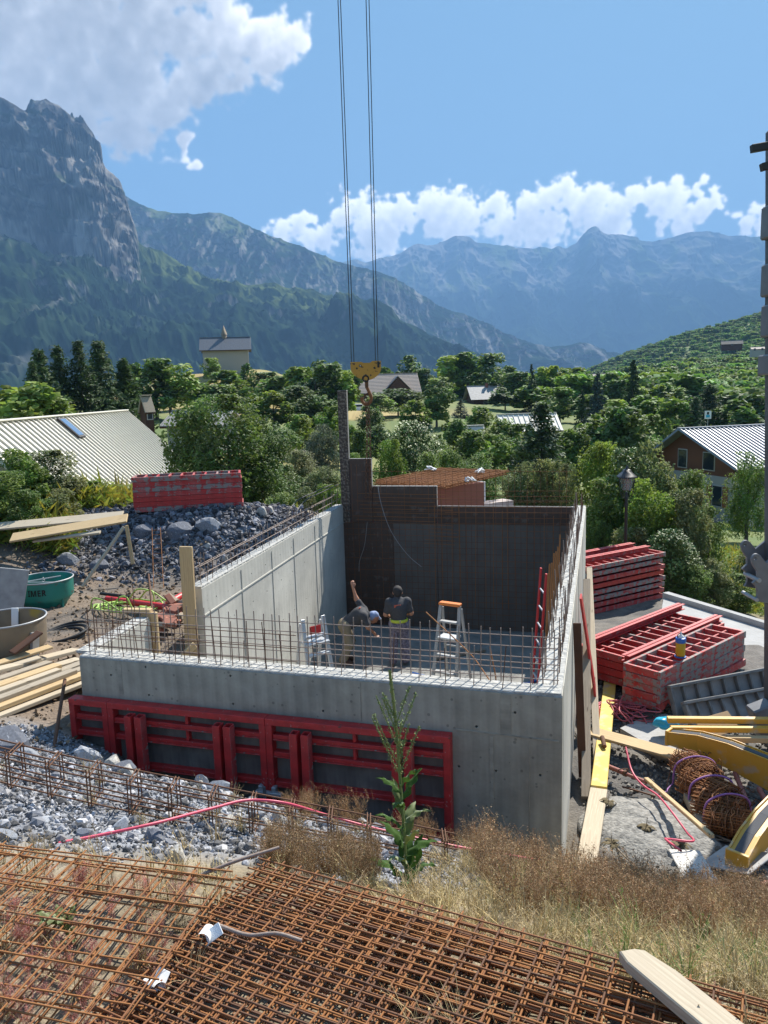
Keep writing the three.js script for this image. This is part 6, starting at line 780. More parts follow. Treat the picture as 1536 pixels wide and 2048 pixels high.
const TREES = {
  larch: [[-28.5, -66.1, 10.7, 3.5], [-27.9, -68.5, 11.1, 3.0], [-26.3, -69.2, 11.5, 3.0], [-25.4, -71.6, 11.7, 3.2], [-24.1, -74.2, 10.1, 3.2], [-28.2, -64.0, 9.5, 2.3], [10.1, -49.0, 5.3, 3.1], [46.6, -110.6, 6.1, 4.8], [43.1, -106.6, 4.3, 3.0]],
  spruce: [[29.4, -106.0, 8.1, 5.0], [39.9, -123.7, 10.2, 4.7], [28.5, -147.3, 10.7, 3.3], [12.2, -119.4, 4.6, 2.8], [29.5, -114.2, 5.7, 2.6]],
  far: [[-33.2, -107.0, 10.7, 4.3], [-30.9, -107.6, 11.3, 5.1], [-28.6, -106.2, 10.5, 5.0], [-33.7, -135.9, 9.7, 6.3], [-28.5, -147.3, 10.7, 5.8], [-26.9, -157.7, 12.3, 4.1], [-23.8, -163.3, 10.7, 6.4], [-36.8, -172.1, 14.4, 3.0], [-18.9, -148.8, 9.5, 5.8], [-13.1, -129.3, 10.3, 5.0], [-10.3, -124.6, 11.1, 6.1], [-7.5, -121.8, 10.5, 4.7], [-5.4, -121.9, 9.3, 3.9], [-26.8, -117.0, 8.1, 4.7], [-23.0, -112.7, 7.6, 4.5], [6.7, -214.9, 15.5, 8.3], [11.8, -209.7, 11.7, 4.9], [18.9, -204.1, 14.6, 8.0], [22.8, -203.7, 15.5, 8.7], [28.4, -198.0, 14.6, 6.5], [29.9, -187.6, 11.1, 6.1], [31.6, -177.2, 9.4, 5.8], [39.2, -180.8, 10.6, 6.0], [43.6, -184.9, 10.0, 5.4], [43.6, -174.6, 7.8, 5.8], [47.4, -163.3, 8.4, 6.2], [48.3, -157.8, 6.9, 5.3], [52.6, -151.1, 5.5, 6.2], [56.8, -154.9, 6.1, 6.4], [36.2, -135.2, 4.4, 5.4], [1.6, -230.0, 13.0, 5.9], [-2.9, -235.0, 12.3, 6.1], [13.7, -179.5, 8.8, 4.7], [38.5, -113.7, 4.4, 5.4], [40.0, -107.8, 3.7, 5.2], [50.2, -109.0, 3.3, 6.2], [54.6, -112.4, 3.9, 5.7], [52.5, -118.9, 2.4, 5.0], [28.2, -147.3, 6.4, 5.8], [31.3, -136.5, 5.8, 5.4], [23.6, -148.1, 6.1, 4.8], [-6.1, -159.9, 9.4, 4.1], [31.6, -105.4, 3.9, 4.3], [65.2, -167.8, 8.2, 7.0], [68.3, -188.0, 9.7, 7.8], [68.3, -198.6, 9.2, 6.8]],
  mid: [[-15.1, -90.8, 6.9, 4.8], [-12.0, -87.2, 6.4, 4.6], [-9.7, -89.5, 6.9, 4.1], [-7.0, -84.7, 5.8, 4.4], [-4.6, -74.9, 4.7, 2.9], [-14.6, -78.6, 5.6, 3.6], [-0.1, -120.0, 5.5, 4.7], [2.8, -128.0, 6.4, 7.4], [7.8, -109.7, 6.3, 3.9], [4.6, -104.9, 4.7, 3.4], [10.7, -84.3, 4.0, 3.8], [10.6, -69.2, 3.2, 3.2], [11.9, -66.9, 2.8, 3.1], [5.7, -61.7, 3.6, 2.8], [6.7, -57.6, 2.9, 2.6], [3.7, -49.9, 2.8, 1.9], [7.7, -55.5, 2.7, 2.5], [14.0, -56.3, 2.8, 2.6], [18.5, -59.2, 4.2, 4.4], [17.0, -61.7, 3.6, 3.7], [21.2, -60.4, 3.5, 3.7], [-2.8, -59.9, 3.5, 1.9], [-1.6, -56.0, 3.2, 1.6], [-0.1, -58.0, 3.5, 2.2], [-6.7, -51.6, 3.6, 2.0], [-8.5, -54.3, 3.9, 2.1], [-6.2, -59.7, 4.4, 2.3], [-1.0, -75.0, 4.5, 2.4], [25.1, -65.3, 2.4, 3.2], [-18.2, -40.1, 6.9, 3.7], [-16.9, -40.6, 6.0, 2.3], [-19.9, -41.5, 6.3, 2.4]],
  near: [[-7.8, -32.1, 5.5, 2.8], [-6.2, -31.4, 6.0, 3.1], [-5.1, -32.6, 5.1, 2.3], [1.6, -40.0, 4.4, 2.7], [0.4, -38.0, 3.6, 1.5], [-3.5, -44.9, 4.2, 2.2], [-4.2, -39.8, 3.1, 1.8], [-1.6, -38.0, 3.0, 1.5], [5.3, -29.5, 3.1, 1.6], [6.3, -29.3, 3.2, 1.6], [6.7, -28.2, 3.1, 1.1], [4.5, -35.7, 3.0, 1.9], [7.9, -27.9, 3.9, 1.9], [8.2, -25.7, 3.8, 2.1], [8.9, -25.5, 4.0, 1.9], [10.4, -26.0, 3.0, 1.6], [7.3, -25.0, 2.9, 1.7], [8.2, -23.6, 3.0, 1.9], [9.2, -23.3, 2.7, 1.8], [10.2, -23.9, 2.1, 1.3], [18.9, -39.7, 2.3, 2.1], [8.3, -22.0, 1.7, 1.4], [7.5, -22.8, 1.7, 1.4], [6.8, -24.1, 1.7, 1.0], [3.3, -37.9, 3.0, 1.7], [-4.7, -35.7, 2.7, 1.9], [-2.9, -35.9, 2.6, 1.9], [2.2, -35.9, 3.1, 1.4]],
  bush: [[-8.0, -17.2, 4.9, 1.4], [-7.7, -17.9, 4.8, 1.4], [-7.5, -18.5, 4.0, 1.0], [-7.9, -16.2, 4.5, 1.0], [-7.3, -17.0, 4.0, 1.1], [-7.5, -16.1, 4.1, 1.0], [-3.5, -25.8, 2.7, 1.2], [-2.7, -26.9, 2.7, 1.2], [-1.9, -26.9, 2.8, 1.2], [-7.1, -18.7, 3.5, 0.8], [9.6, -22.0, 0.8, 1.1], [10.6, -22.6, 0.2, 1.1], [8.7, -21.3, 0.8, 1.0], [13.0, -27.0, -0.1, 1.2]],
};
const treeGroup = { larch: 'tall feathery conifers', spruce: 'pointed spruces', far: 'far leafy trees', mid: 'leafy trees of the village', near: 'large leafy shrubs round the site', bush: 'low leafy bushes round the site' };
function plantTree(kind, x, z, top, w, i, m, label, name) {
  const y = groundY(x, z) - 0.15, h = Math.max(0.8, top - y), g = thing(name, label, kind === 'bush' ? 'bush' : kind === 'near' ? 'shrub' : 'tree', [x, y, z], (i * 2.39) % 6.28, treeGroup[kind]);
  const con = kind === 'spruce' || kind === 'larch', t = mesh('trunk', con ? TRUNK.conifer : kind === 'bush' ? TRUNK.bush : TRUNK.broad, BARK, g); t.scale.set(Math.min(h, w * 1.6), h, Math.min(h, w * 1.6));
  const c = mesh('crown', CROWN[kind][i % CROWN[kind].length], m, g); const ws = w * (kind === 'larch' ? 2.5 : kind === 'spruce' ? 1.35 : kind === 'far' ? 1.65 : kind === 'mid' ? 1.5 : 1.28); c.scale.set(ws * (0.9 + 0.25 * ((i * 0.618) % 1)), h, ws * (0.9 + 0.25 * ((i * 0.414) % 1))); return g;
}
{
  const cap = (s) => s;
  TREES.larch.forEach((t, i) => plantTree('larch', ...t, i, LEAF.larch, i < 6 ? 'dark feathery conifer in the tall clump beyond the cream roof' : i === 6 ? 'soft grey-green larch in front of the low pale roofed house' : 'slim tree rising behind the house with the metal roof', 'conifer'));
  TREES.spruce.forEach((t, i) => plantTree('spruce', ...t, i, i === 0 || i === 3 ? LEAF.blue : LEAF.conifer, ['blue-grey spruce with tiered branches behind the larch', 'tall dark spruce standing above the tree belt', 'thin dark spruce beside the grey-roofed chalet', 'small blue spruce on the lawn below the grey-roofed chalet', 'narrow dark spruce beside the blue-grey spruce'][i], 'spruce_tree'));
  const fm = [LEAF.dark, LEAF.mid, LEAF.dark, LEAF.mid, LEAF.bright];
  TREES.far.forEach((t, i) => plantTree('far', ...t, i, fm[(i * 7) % 5], t[0] < -14 ? 'round green tree on the slope below the chapel' : t[0] < 30 ? 'round green tree in the belt round the two chalets' : 'round green tree in the belt below the wooded hill', 'leafy_tree'));
  TREES.mid.forEach((t, i) => plantTree('mid', ...t, i, i === 29 ? LEAF.bright : fm[(i * 3 + 1) % 5], i > 28 ? 'light green tree beyond the cream metal roof' : t[0] < -2 ? 'leafy tree between the terrace and the dry meadow' : t[0] < 12 ? 'leafy tree between the pit and the brown chalet' : 'leafy tree between the lantern and the hillside', 'leafy_tree'));
  TREES.near.forEach((t, i) => { const m = i < 3 ? LEAF.dark : i === 3 ? LEAF.shiny : i === 5 ? LEAF.grey : [8, 9, 10].includes(i) ? LEAF.olive : i === 12 ? LEAF.bright : i === 17 ? LEAF.bright : [LEAF.mid, LEAF.shiny, LEAF.olive, LEAF.mid][i % 4]; plantTree('near', ...t, i, m, i < 3 ? 'big dark shrub between the cream roof and the red pile' : i === 3 ? 'dense tree with glossy leaves behind the pit' : i === 5 ? 'silvery grey rounded shrub near the terrace' : [8, 9, 10].includes(i) ? 'pale olive shrub behind the rebar at the far pit corner' : i === 20 ? 'tree in front of the timber-gabled house' : t[0] > 6 ? 'tall leafy shrub in the thicket behind the lantern' : 'leafy shrub in the thicket behind the pit', 'leafy_shrub'); });
  TREES.bush.forEach((t, i) => plantTree('bush', ...t, i, [LEAF.mid, LEAF.olive, LEAF.mid][i % 3], t[0] < -5 ? 'bushy weed growth on the bank in front of the cream roof' : t[0] < 4 ? 'light green bush behind the gravel mound' : 'low plants in the garden beyond the kerb', 'leafy_bush'));
  // woods on the hill and beyond the plateau edge: one mass
  rnd = rngOf(401); const n = 6500, inst = new THREE.InstancedMesh(broadCrown(402, 420, 0.085, 18), LEAF.dark, n), m4 = new THREE.Matrix4(), q = new THREE.Quaternion(), c3 = new THREE.Color(); let k = 0;
  while (k < n) { const hill = rnd() < 0.82, az = hill ? rr(0.24, 0.62) : rr(-0.55, 0.3), d = hill ? 170 + 1250 * Math.pow(rnd(), 0.9) : rr(235, 330), x = Math.sin(az) * d, z = -Math.cos(az) * d; if (Math.hypot(x - 152, (z + 380) / 1.5) < 24 || Math.hypot(x - 216, z + 440) < 14 || Math.hypot(x - 245, z + 530) < 16) continue; if (hill && fbm(x / 60, z / 60, 71, 3) < -0.22) continue; const h = rr(6, 11), w = h * rr(0.95, 1.4); m4.compose(V(x, groundY(x, z) - 0.5, z), q.setFromAxisAngle(YU, rr(0, 6.28)), V(w, h, w)); inst.setMatrixAt(k, m4); const b = rr(0.9, 1.8); c3.setRGB(b * rr(0.9, 1.35), b * 1.1, b * rr(0.8, 1.1)); inst.setColorAt(k, c3); k++; }
  inst.name = 'woodland'; scene.add(inst); tag(inst, 'mixed green woods covering the hillside and plateau edge', 'woods', null, 'stuff');
  // meadow grass round the site edge
  const blades = []; rnd = rngOf(411); const pl = []; for (let i = 0; i < 26; i++) pl.push({ x: rr(-0.22, 0.22), y: rr(0.04, 0.3), z: rr(-0.22, 0.22), tilt: 1.45, c: rr(0.7, 1.3), r: rr(0.9, 1.6), w: 0.1, s: 1 }); const tuft = leafSoup(pl, 0.2, 0.02);
  const gn = 5200, gi = new THREE.InstancedMesh(tuft, LEAF.mid, gn); let j = 0; while (j < gn) { const a = rnd(); const x = a < 0.45 ? rr(-13, -5) : rr(-4, 16), z = a < 0.45 ? rr(-23, -15.6) : rr(-34, -20.5); const e = siteEdge(x, z); if (a < 0.45 ? (z > -16.6 && x > -6.6) || GRAVEL(x, z) > 0.15 || (x > -6 && z > -18.4) : e < 0.1) continue; const s = rr(0.7, 1.6); m4.compose(V(x, groundY(x, z) - 0.03, z), q.setFromAxisAngle(YU, rr(0, 6.28)), V(s, s * rr(0.8, 1.6), s)); gi.setMatrixAt(j, m4); const b = rr(0.8, 1.4); c3.setRGB(b * rr(0.9, 1.4), b * 1.05, b * 0.9); gi.setColorAt(j, c3); j++; } gi.name = 'meadow_grass'; scene.add(gi); tag(gi, 'tall green and straw-coloured grass round the building site', 'grass', null, 'stuff');
}
// ---------------------------------------------------------------- gravel and rocks
function rockGeo(seed, detail) { const g0 = new THREE.IcosahedronGeometry(1, detail); const g = mergeVertices((g0.deleteAttribute('uv'), g0.deleteAttribute('normal'), g0), 1e-4), p = g.attributes.position, r = rngOf(seed), k = [r() * 9, r() * 9, r() * 9], sc = [0.8 + r() * 0.5, 0.55 + r() * 0.3, 0.75 + r() * 0.5]; const cuts = Array.from({ length: 7 }, () => { const a = V(r() - 0.5, r() - 0.5, r() - 0.5).normalize(); return [a, 0.55 + r() * 0.3]; }), v = V(0, 0, 0); for (let i = 0; i < p.count; i++) { v.fromBufferAttribute(p, i); v.multiplyScalar(1 + 0.45 * fbm(v.x * 1.3 + k[0], v.y * 1.3 + k[1], v.z * 1.3 + k[2], 2)); for (const [a, d] of cuts) { const t = v.dot(a); if (t > d) v.addScaledVector(a, d - t); } p.setXYZ(i, v.x * sc[0], v.y * sc[1], v.z * sc[2]); } return uvMetres(g); }
const ROCKS = [1, 2, 3, 4, 5, 6].map((s) => { const g = rockGeo(500 + s, 2); g.computeVertexNormals(); return g; }), PEBBLES = [1, 2, 3].map((s) => { const g = rockGeo(520 + s, 0); g.computeVertexNormals(); return g; });
function scatter(name, label, n, geo, m, where, size, tint, sink = 0.25, cat = 'gravel') {
  const o = new THREE.InstancedMesh(geo, m, n), m4 = new THREE.Matrix4(), q = new THREE.Quaternion(), e = new THREE.Euler(), c = new THREE.Color(); let k = 0, tries = 0;
  while (k < n && tries++ < n * 60) { const p = where(); if (!p) continue; const s = size(p); q.setFromEuler(e.set(rr(0, 6.28), rr(0, 6.28), rr(0, 6.28))); m4.compose(V(p[0], (p[2] ?? groundY(p[0], p[1])) + s * (0.5 - sink), p[1]), q, V(s, s, s)); o.setMatrixAt(k, m4); c.setRGB(...tint(p)); o.setColorAt(k, c); k++; }
  o.count = k; o.name = numbered(name); scene.add(o); return tag(o, label, cat, null, 'stuff');
}
{
  const grey = () => { const k = 0.22 + 1.75 * Math.pow(rnd(), 1.9), w = rr(0, 1); return [k * (0.97 + 0.08 * w), k, k * (1.08 - 0.14 * w)]; }, brown = () => { const k = rr(0.4, 1.3); return [k * 1.15, k, k * 0.82]; };
  const stone = mat([0.265, 0.265, 0.27], 0.85, { flatShading: true });
  rnd = rngOf(531); for (let v = 0; v < 3; v++) scatter('gravel', ['grey crushed stone bank in front of the red formwork, fine part', 'grey crushed stone bank in front of the red formwork, medium part', 'grey crushed stone bank in front of the red formwork, coarse part'][v], v === 2 ? 1500 : 15000, PEBBLES[v], stone, () => { const x = rr(-4.6, 1.2), z = rr(-8.2, -3.7); return rnd() < GRAVEL(x, z) * 1.2 - 0.1 && !(inside(PIT, x, z)) ? [x, z] : null; }, () => v === 2 ? 0.022 + 0.035 * Math.pow(rnd(), 2) : 0.006 + 0.019 * Math.pow(rnd(), 2.2), grey);
  rnd = rngOf(532); for (let v = 0; v < 2; v++) scatter('gravel', ['dark crushed stone of the mound under the neat red pile, fine part', 'dark crushed stone of the mound under the neat red pile, coarse part'][v], v ? 2200 : 7000, PEBBLES[v], mat([0.13, 0.132, 0.145], 0.85, { flatShading: true }), () => { const x = rr(-7.4, -1.4), z = rr(-19.8, -14); return rnd() < GRAVEL(x, z) + (z < -14.6 && x > -7 ? 0.25 : 0.05) && !inside(PIT, x, z) && x < -3.85 + (-8.3 - z) * 0.2107 ? [x, z] : null; }, () => v ? 0.04 + 0.06 * Math.pow(rnd(), 2) : 0.014 + 0.045 * Math.pow(rnd(), 2), grey);
  rnd = rngOf(533); scatter('rubble', 'loose stones and clods on the dirt round the skips', 4200, PEBBLES[1], mat([0.22, 0.175, 0.13], 0.95, { flatShading: true }), () => { const x = rr(-8.5, -3.3), z = rr(-16, -7.2); return inside(PIT, x, z) ? null : [x, z]; }, () => 0.01 + 0.04 * Math.pow(rnd(), 3), brown, 0.25, 'rubble');
  scatter('rubble', 'dark broken stones on the ground between the wall and the machines', 7000, PEBBLES[2], mat([0.2, 0.19, 0.175], 0.95, { flatShading: true }), () => { const x = rr(1.9, 6), z = rr(-13, -6.4); return inside(PIT, x, z) || x < 1.75 + (-6.743 - z) * 0.282 ? null : Math.hypot((x - 2.85) / 0.85, (z + 7.95) / 0.75) < 1 && rnd() < 0.85 ? null : [x, z]; }, () => 0.01 + 0.04 * Math.pow(rnd(), 2.5), () => { const k = rr(0.25, 1.6); return [k * 1.03, k, k * 0.93]; }, 0.25, 'rubble');
  const rock = (x, z, s, v, label, group, dy = 0) => { const o = mesh('rock', ROCKS[v % 6], M.rock[v % 4]); o.position.set(x, groundY(x, z) + s * 0.25 + dy, z); o.scale.setScalar(s); o.rotation.set(v * 1.3, v * 2.1, v * 0.7); return tag(o, label, 'rock', group); };
  rnd = rngOf(541);
  for (const [x, z, s, v, l] of [[-3.02, -7.25, 0.15, 1, 'dark angular rock at the foot of the narrow red panel'], [-2.72, -7.1, 0.16, 3, 'white-veined angular rock by the first clamp'], [-3.75, -7.0, 0.22, 2, 'dark block lying on the end of the timber pile'], [-3.3, -6.6, 0.1, 0, 'small grey rock below the timber pile']]) rock(x, z, s, v, l);
  for (let i = 0; i < 26; i++) { const t = i / 25, x = lerp(-2.6, 0.75, t) + rr(-0.1, 0.1); rock(x, -6.75 + t * 0.9 + rr(-0.25, 0.4), rr(0.04, 0.1), i, 'pale angular rock along the crest of the gravel bank', 'rocks on the gravel crest'); }
  for (let i = 0; i < 22; i++) { const x = rr(-2.8, 0.3), z = rr(-5.6, -3.9); rock(x, z - 0.18 * x, rr(0.04, 0.09), i + 3, 'small angular rock among the gravel under the rebar cage', 'rocks under the rebar cage'); }
  for (const [x, z, s, v, l] of [[-5.15, -16.35, 0.2, 2, 'grey boulder below the corner of the neat red pile'], [-4.35, -16.2, 0.26, 2, 'large blue-grey boulder below the neat red pile'], [-3.7, -16.3, 0.27, 0, 'long blue-grey boulder beside the large one'], [-6.4, -15.35, 0.2, 0, 'pale boulder under the wide boards'], [-5.75, -15.2, 0.17, 2, 'grey rock behind the slanting prop'], [-2.75, -17.2, 0.2, 3, 'pale tan boulder lying beside the left wall bars'], [-2.75, -18.3, 0.22, 3, 'brown broken block on the mound by the bent bars']]) rock(x, z, s, v, l.replace('left wall', 'wall'), 'boulders of the mound');
  for (let i = 0; i < 34; i++) { const x = rr(-6.3, -2.9), z = rr(-17, -14.6); rock(x, z, rr(0.05, 0.12), i % 3 ? i * 4 + 2 : i, 'broken stone on the flank of the dark mound', 'stones on the mound'); }
}
// ---------------------------------------------------------------- rebar in the foreground
{
  rnd = rngOf(551); const ORD = ['lowest', 'second', 'third', 'fourth', 'fifth', 'sixth', 'seventh', 'eighth', 'ninth', 'uppermost'];
  for (let i = 0; i < 10; i++) { const a = rr(-0.016, 0.016), U = [0.895 - a * 0.445, 0.012, 0.445 + a * 0.895], W = [-0.445 - a * 0.895, 0.01, 0.895 - a * 0.445], hs = (i % 3) * 0.028 + rr(-0.012, 0.012); meshSheet('mesh_sheet', `${ORD[i]} orange-rusted mesh sheet of the dense pile in the dry grass`, [-0.62 - 0.445 * hs + rr(-0.02, 0.02), 3.58 + i * 0.0135, -3.4 + 0.895 * hs + rr(-0.02, 0.02)], U, W, 32, 24, 0.09, 0.084, 0.0042, [M.rust, M.rust2, M.rust, M.rust2, M.rustDark], 'dense pile of mesh sheets', 0.004); }
  for (let i = 0; i < 5; i++) { const a = rr(-0.06, 0.06), U = [0.97 - a * 0.24, 0.0, 0.24 + a * 0.97], W = [0.24 + a * 0.97, 0.01, -0.97 + a * 0.24]; meshSheet('mesh_sheet', `${['lowest', 'second', 'third', 'fourth', 'uppermost'][i]} orange-rusted mesh sheet of the open pile among pink weeds`, [-2.98 + rr(-0.05, 0.05), 3.66 + i * 0.024, -2.35 + rr(-0.1, 0.1)], U, W, 14, 8, 0.15, 0.2, 0.0042, [M.rust, M.rust, M.rust2], 'open pile of mesh sheets', 0.006); }
  const cg = thing('rebar_cage', 'long rusty rebar cage with square stirrups lying on the gravel', 'rebar cage', [0, 0, 0]);
  const P = (t, y, z) => V(-3.3 + t, 3.69 - 0.272 * t + y, -5.02 + 0.05 * Math.sin(t * 1.3) + z);
  for (const [y, z] of [[0, 0], [0, -0.1], [0, -0.2], [-0.1, 0.0], [-0.1, -0.2], [-0.2, 0], [-0.2, -0.1], [-0.2, -0.2]]) tube('long_bar', [P(0, y, z), P(1, y + rr(-0.01, 0.01), z), P(2, y + rr(-0.01, 0.01), z), P(3, y, z), P(3.75, y, z)], 0.006, M.rustDark, cg, 20, 5);
  for (let t = 0.12; t < 3.7; t += 0.272) for (const d of [0, 0.022]) { const q = [P(t + d, 0.012, 0.012), P(t + d, 0.012, -0.212), P(t + d, -0.212, -0.212), P(t + d, -0.212, 0.012), P(t + d, 0.05, 0.0)]; for (let k = 0; k < 4; k++) bar('stirrup_side', q[k], k === 3 ? q[4] : q[k + 1], 0.005, M.rustDark, cg, 5); }
  rebase(cg, [-1.5, 2.9, -5.1]);
  tag(tube('pink_hose', [[-2.9, 3.42, -3.95], [-2.22, 3.4, -4.02], [-2.05, 3.4, -4.05], [-1.9, 3.39, -4.13], [-1.74, 3.36, -4.24], [-1.47, 3.33, -4.4], [-1.2, 3.22, -4.75], [-1.0, 3.15, -4.97], [-0.78, 3.1, -5.02], [-0.48, 2.84, -5.28], [-0.16, 2.72, -5.3], [0.5, 2.54, -5.3], [0.83, 2.47, -5.3], [1.1, 2.35, -5.4]], 0.0098, M.pinkHose, null, 140, 7), 'pink hose lying over the rebar cage and gravel', 'hose');
  for (let i = 0; i < 5; i++) tag(tube('red_cable', [[-2.9, 3.42, -3.9 - i * 0.05], [-2.4, 3.42 + rr(0, 0.03), -3.85 - i * 0.06 + rr(-0.05, 0.05)], [-2.0, 3.4, -3.8 - i * 0.05], [-1.6, 3.38, -3.9 + rr(-0.1, 0.1)]], 0.007, mat([0.5, 0.12, 0.1], 0.6), null, 30, 5), 'thin faded red cable at the edge of the open mesh pile', 'cable', 'faded red cables');
  // broken board on the pile
  const bsh = new THREE.Shape([[0, 0.02], [0.06, 0.0], [0.9, -0.02], [0.9, 0.12], [0.2, 0.13], [0.13, 0.12], [0.05, 0.11], [0.02, 0.08]].map((q) => new THREE.Vector2(...q))), bo = mesh('broken_board', uvMetres(new THREE.ExtrudeGeometry(bsh, { depth: 0.045, bevelEnabled: true, bevelSize: 0.006, bevelThickness: 0.006, bevelSegments: 1 })), M.woodPale); bo.rotation.set(-Math.PI / 2, 0, -1.06); bo.scale.setScalar(0.86); bo.position.set(0.83, 3.745, -2.62); tag(bo, 'weathered broken board lying on the dense mesh pile', 'board');
  // white plastic pieces
  for (const [p, t, label] of [[[-0.78, 3.73, -2.86], 0.4, 'torn white plastic piece on the corner of the dense mesh pile'], [[-0.93, 3.7, -2.62], 1.4, 'slotted white plastic strip tucked under the dense mesh pile']]) { const g = thing('plastic_piece', label, 'plastic', p, t); mesh('shell', new THREE.CylinderGeometry(0.03, 0.026, 0.085, 14, 2, true, 0, 3.3), mat([0.8, 0.8, 0.78], 0.4, { side: THREE.DoubleSide }), g).rotation.set(1.2, 0.3, 0.5); const q = box('flap', 0.07, 0.004, 0.05, [0.03, 0.015, 0.02], M.white, g, 0.002); q.rotation.set(0.6, 0.2, 0.5); }
  for (const [pts, label] of [[[[-0.55, 3.76, -3.42], [-0.75, 3.74, -3.35], [-0.9, 3.71, -3.3]], 'twisted pale wire at the far corner of the dense mesh pile'], [[[-0.73, 3.76, -2.88], [-0.6, 3.75, -2.83], [-0.48, 3.76, -2.82], [-0.38, 3.74, -2.8]], 'twisted pale wire by the white plastic piece']]) tag(tube('twisted_wire', pts, 0.009, M.steelBar, null, 24, 5), label, 'wire');
}
// ---------------------------------------------------------------- dry grass, weeds, the tall dock
{
  const blade = (list, x, y, z, h, a, lean, w, c) => { const d = [Math.cos(a), Math.sin(a)], s = [-d[1] * w, d[0] * w], P = [0, 0.45, 0.8, 1].map((t) => [x + d[0] * lean * t * t, y + h * t * (1 - 0.25 * t * lean / h), z + d[1] * lean * t * t]); for (let k = 0; k < 3; k++) { const w0 = 1 - k * 0.3, w1 = k === 2 ? 0.05 : 1 - (k + 1) * 0.3; list.push([[P[k][0] - s[0] * w0, P[k][1], P[k][2] - s[1] * w0], [P[k][0] + s[0] * w0, P[k][1], P[k][2] + s[1] * w0], [P[k + 1][0] + s[0] * w1, P[k + 1][1], P[k + 1][2] + s[1] * w1], c], [[P[k][0] - s[0] * w0, P[k][1], P[k][2] - s[1] * w0], [P[k + 1][0] + s[0] * w1, P[k + 1][1], P[k + 1][2] + s[1] * w1], [P[k + 1][0] - s[0] * w1, P[k + 1][1], P[k + 1][2] - s[1] * w1], c]); } return P[3]; };
  const soup = (list) => { const g = new THREE.BufferGeometry(), p = new Float32Array(list.length * 9), c = new Float32Array(list.length * 9); list.forEach((t, i) => { for (let k = 0; k < 3; k++) { p.set(t[k], i * 9 + k * 3); c.set(t[3], i * 9 + k * 3); } }); g.setAttribute('position', new THREE.BufferAttribute(p, 3)); g.setAttribute('color', new THREE.BufferAttribute(c, 3)); g.computeVertexNormals(); return g; };
  const flake = (list, p, s, c) => { const q = () => [p[0] + rr(-s, s), p[1] + rr(-s, s), p[2] + rr(-s, s)]; list.push([q(), q(), q(), c]); };
  rnd = rngOf(601); const straw = () => { const k = rr(0.6, 1.2); return [0.5 * k, 0.385 * k, 0.19 * k]; };
  const tufts = [0, 1, 2].map(() => { const l = []; for (let i = 0; i < 26; i++) { const a = rr(0, 6.28), r = rr(0, 0.05); const e = blade(l, Math.cos(a) * r, 0, Math.sin(a) * r, rr(0.08, 0.26), rr(0, 6.28), rr(0.03, 0.16), rr(0.0012, 0.0028), straw()); if (i % 6 === 0) for (let k = 0; k < 5; k++) flake(l, [e[0], e[1] - k * 0.008, e[2]], 0.007, straw()); } return soup(l); });
  const brownC = () => { const k = rr(0.5, 1.2); return rnd() < 0.45 ? [0.36 * k, 0.19 * k, 0.085 * k] : [0.4 * k, 0.27 * k, 0.13 * k]; };
  const weeds = [0, 1, 2].map(() => { const l = []; for (let i = 0; i < 18; i++) { const a = rr(0, 6.28), h = rr(0.22, 0.5), lean = rr(0.03, 0.2); const c = brownC(); blade(l, rr(-0.05, 0.05), 0, rr(-0.05, 0.05), h, a, lean, 0.0018, c); for (let b = 0; b < 6; b++) { const t = rr(0.35, 0.95), bx = Math.cos(a) * lean * t * t, bz = Math.sin(a) * lean * t * t, by = h * t * 0.92, ba = rr(0, 6.28); const e = blade(l, bx, by, bz, rr(0.05, 0.14), ba, rr(0.02, 0.09), 0.0012, brownC()); for (let k = 0; k < 6; k++) flake(l, [lerp(bx, e[0], k / 5), lerp(by, e[1], k / 5), lerp(bz, e[2], k / 5)], 0.008, brownC()); } } return soup(l); });
  const gm = mat([1, 1, 1], 0.9, { phys: true, vertexColors: true, side: THREE.DoubleSide, transmission: 0.2 });
  const scat = (name, label, n, geo, where, lo, hi, tint, cat) => { const o = new THREE.InstancedMesh(geo, gm, n), m4 = new THREE.Matrix4(), q = new THREE.Quaternion(), e = new THREE.Euler(), c = new THREE.Color(); let k = 0, tries = 0; while (k < n && tries++ < n * 80) { const p = where(); if (!p) continue; const s = rr(lo, hi); q.setFromEuler(e.set(rr(-0.15, 0.15), rr(0, 6.28), rr(-0.15, 0.15))); m4.compose(V(p[0], groundY(p[0], p[1]) - 0.01, p[1]), q, V(s, s, s)); o.setMatrixAt(k, m4); c.setRGB(...tint()); o.setColorAt(k, c); k++; } o.count = k; o.name = numbered(name); scene.add(o); return tag(o, label, cat, null, 'stuff'); };
  const onPile = (x, z) => { const dx = x + 0.62, dz = z + 3.4, a = dx * 0.895 + dz * 0.445, b = -dx * 0.445 + dz * 0.895; return a > -0.02 && a < 2.85 && b > -0.02 && b < 2; };
  const white = () => { const k = rr(0.75, 1.25); return [k, k * rr(0.95, 1.05), k * rr(0.85, 1.1)]; };
  rnd = rngOf(611);
  const bank = (x, z) => sst(0.35, 0.9, x + 0.35 * fbm(x * 1.5, z * 1.5, 77, 3) + (z + 5.3) * 0.12) * sst(-6.3, -5.6, z) + 0.12;
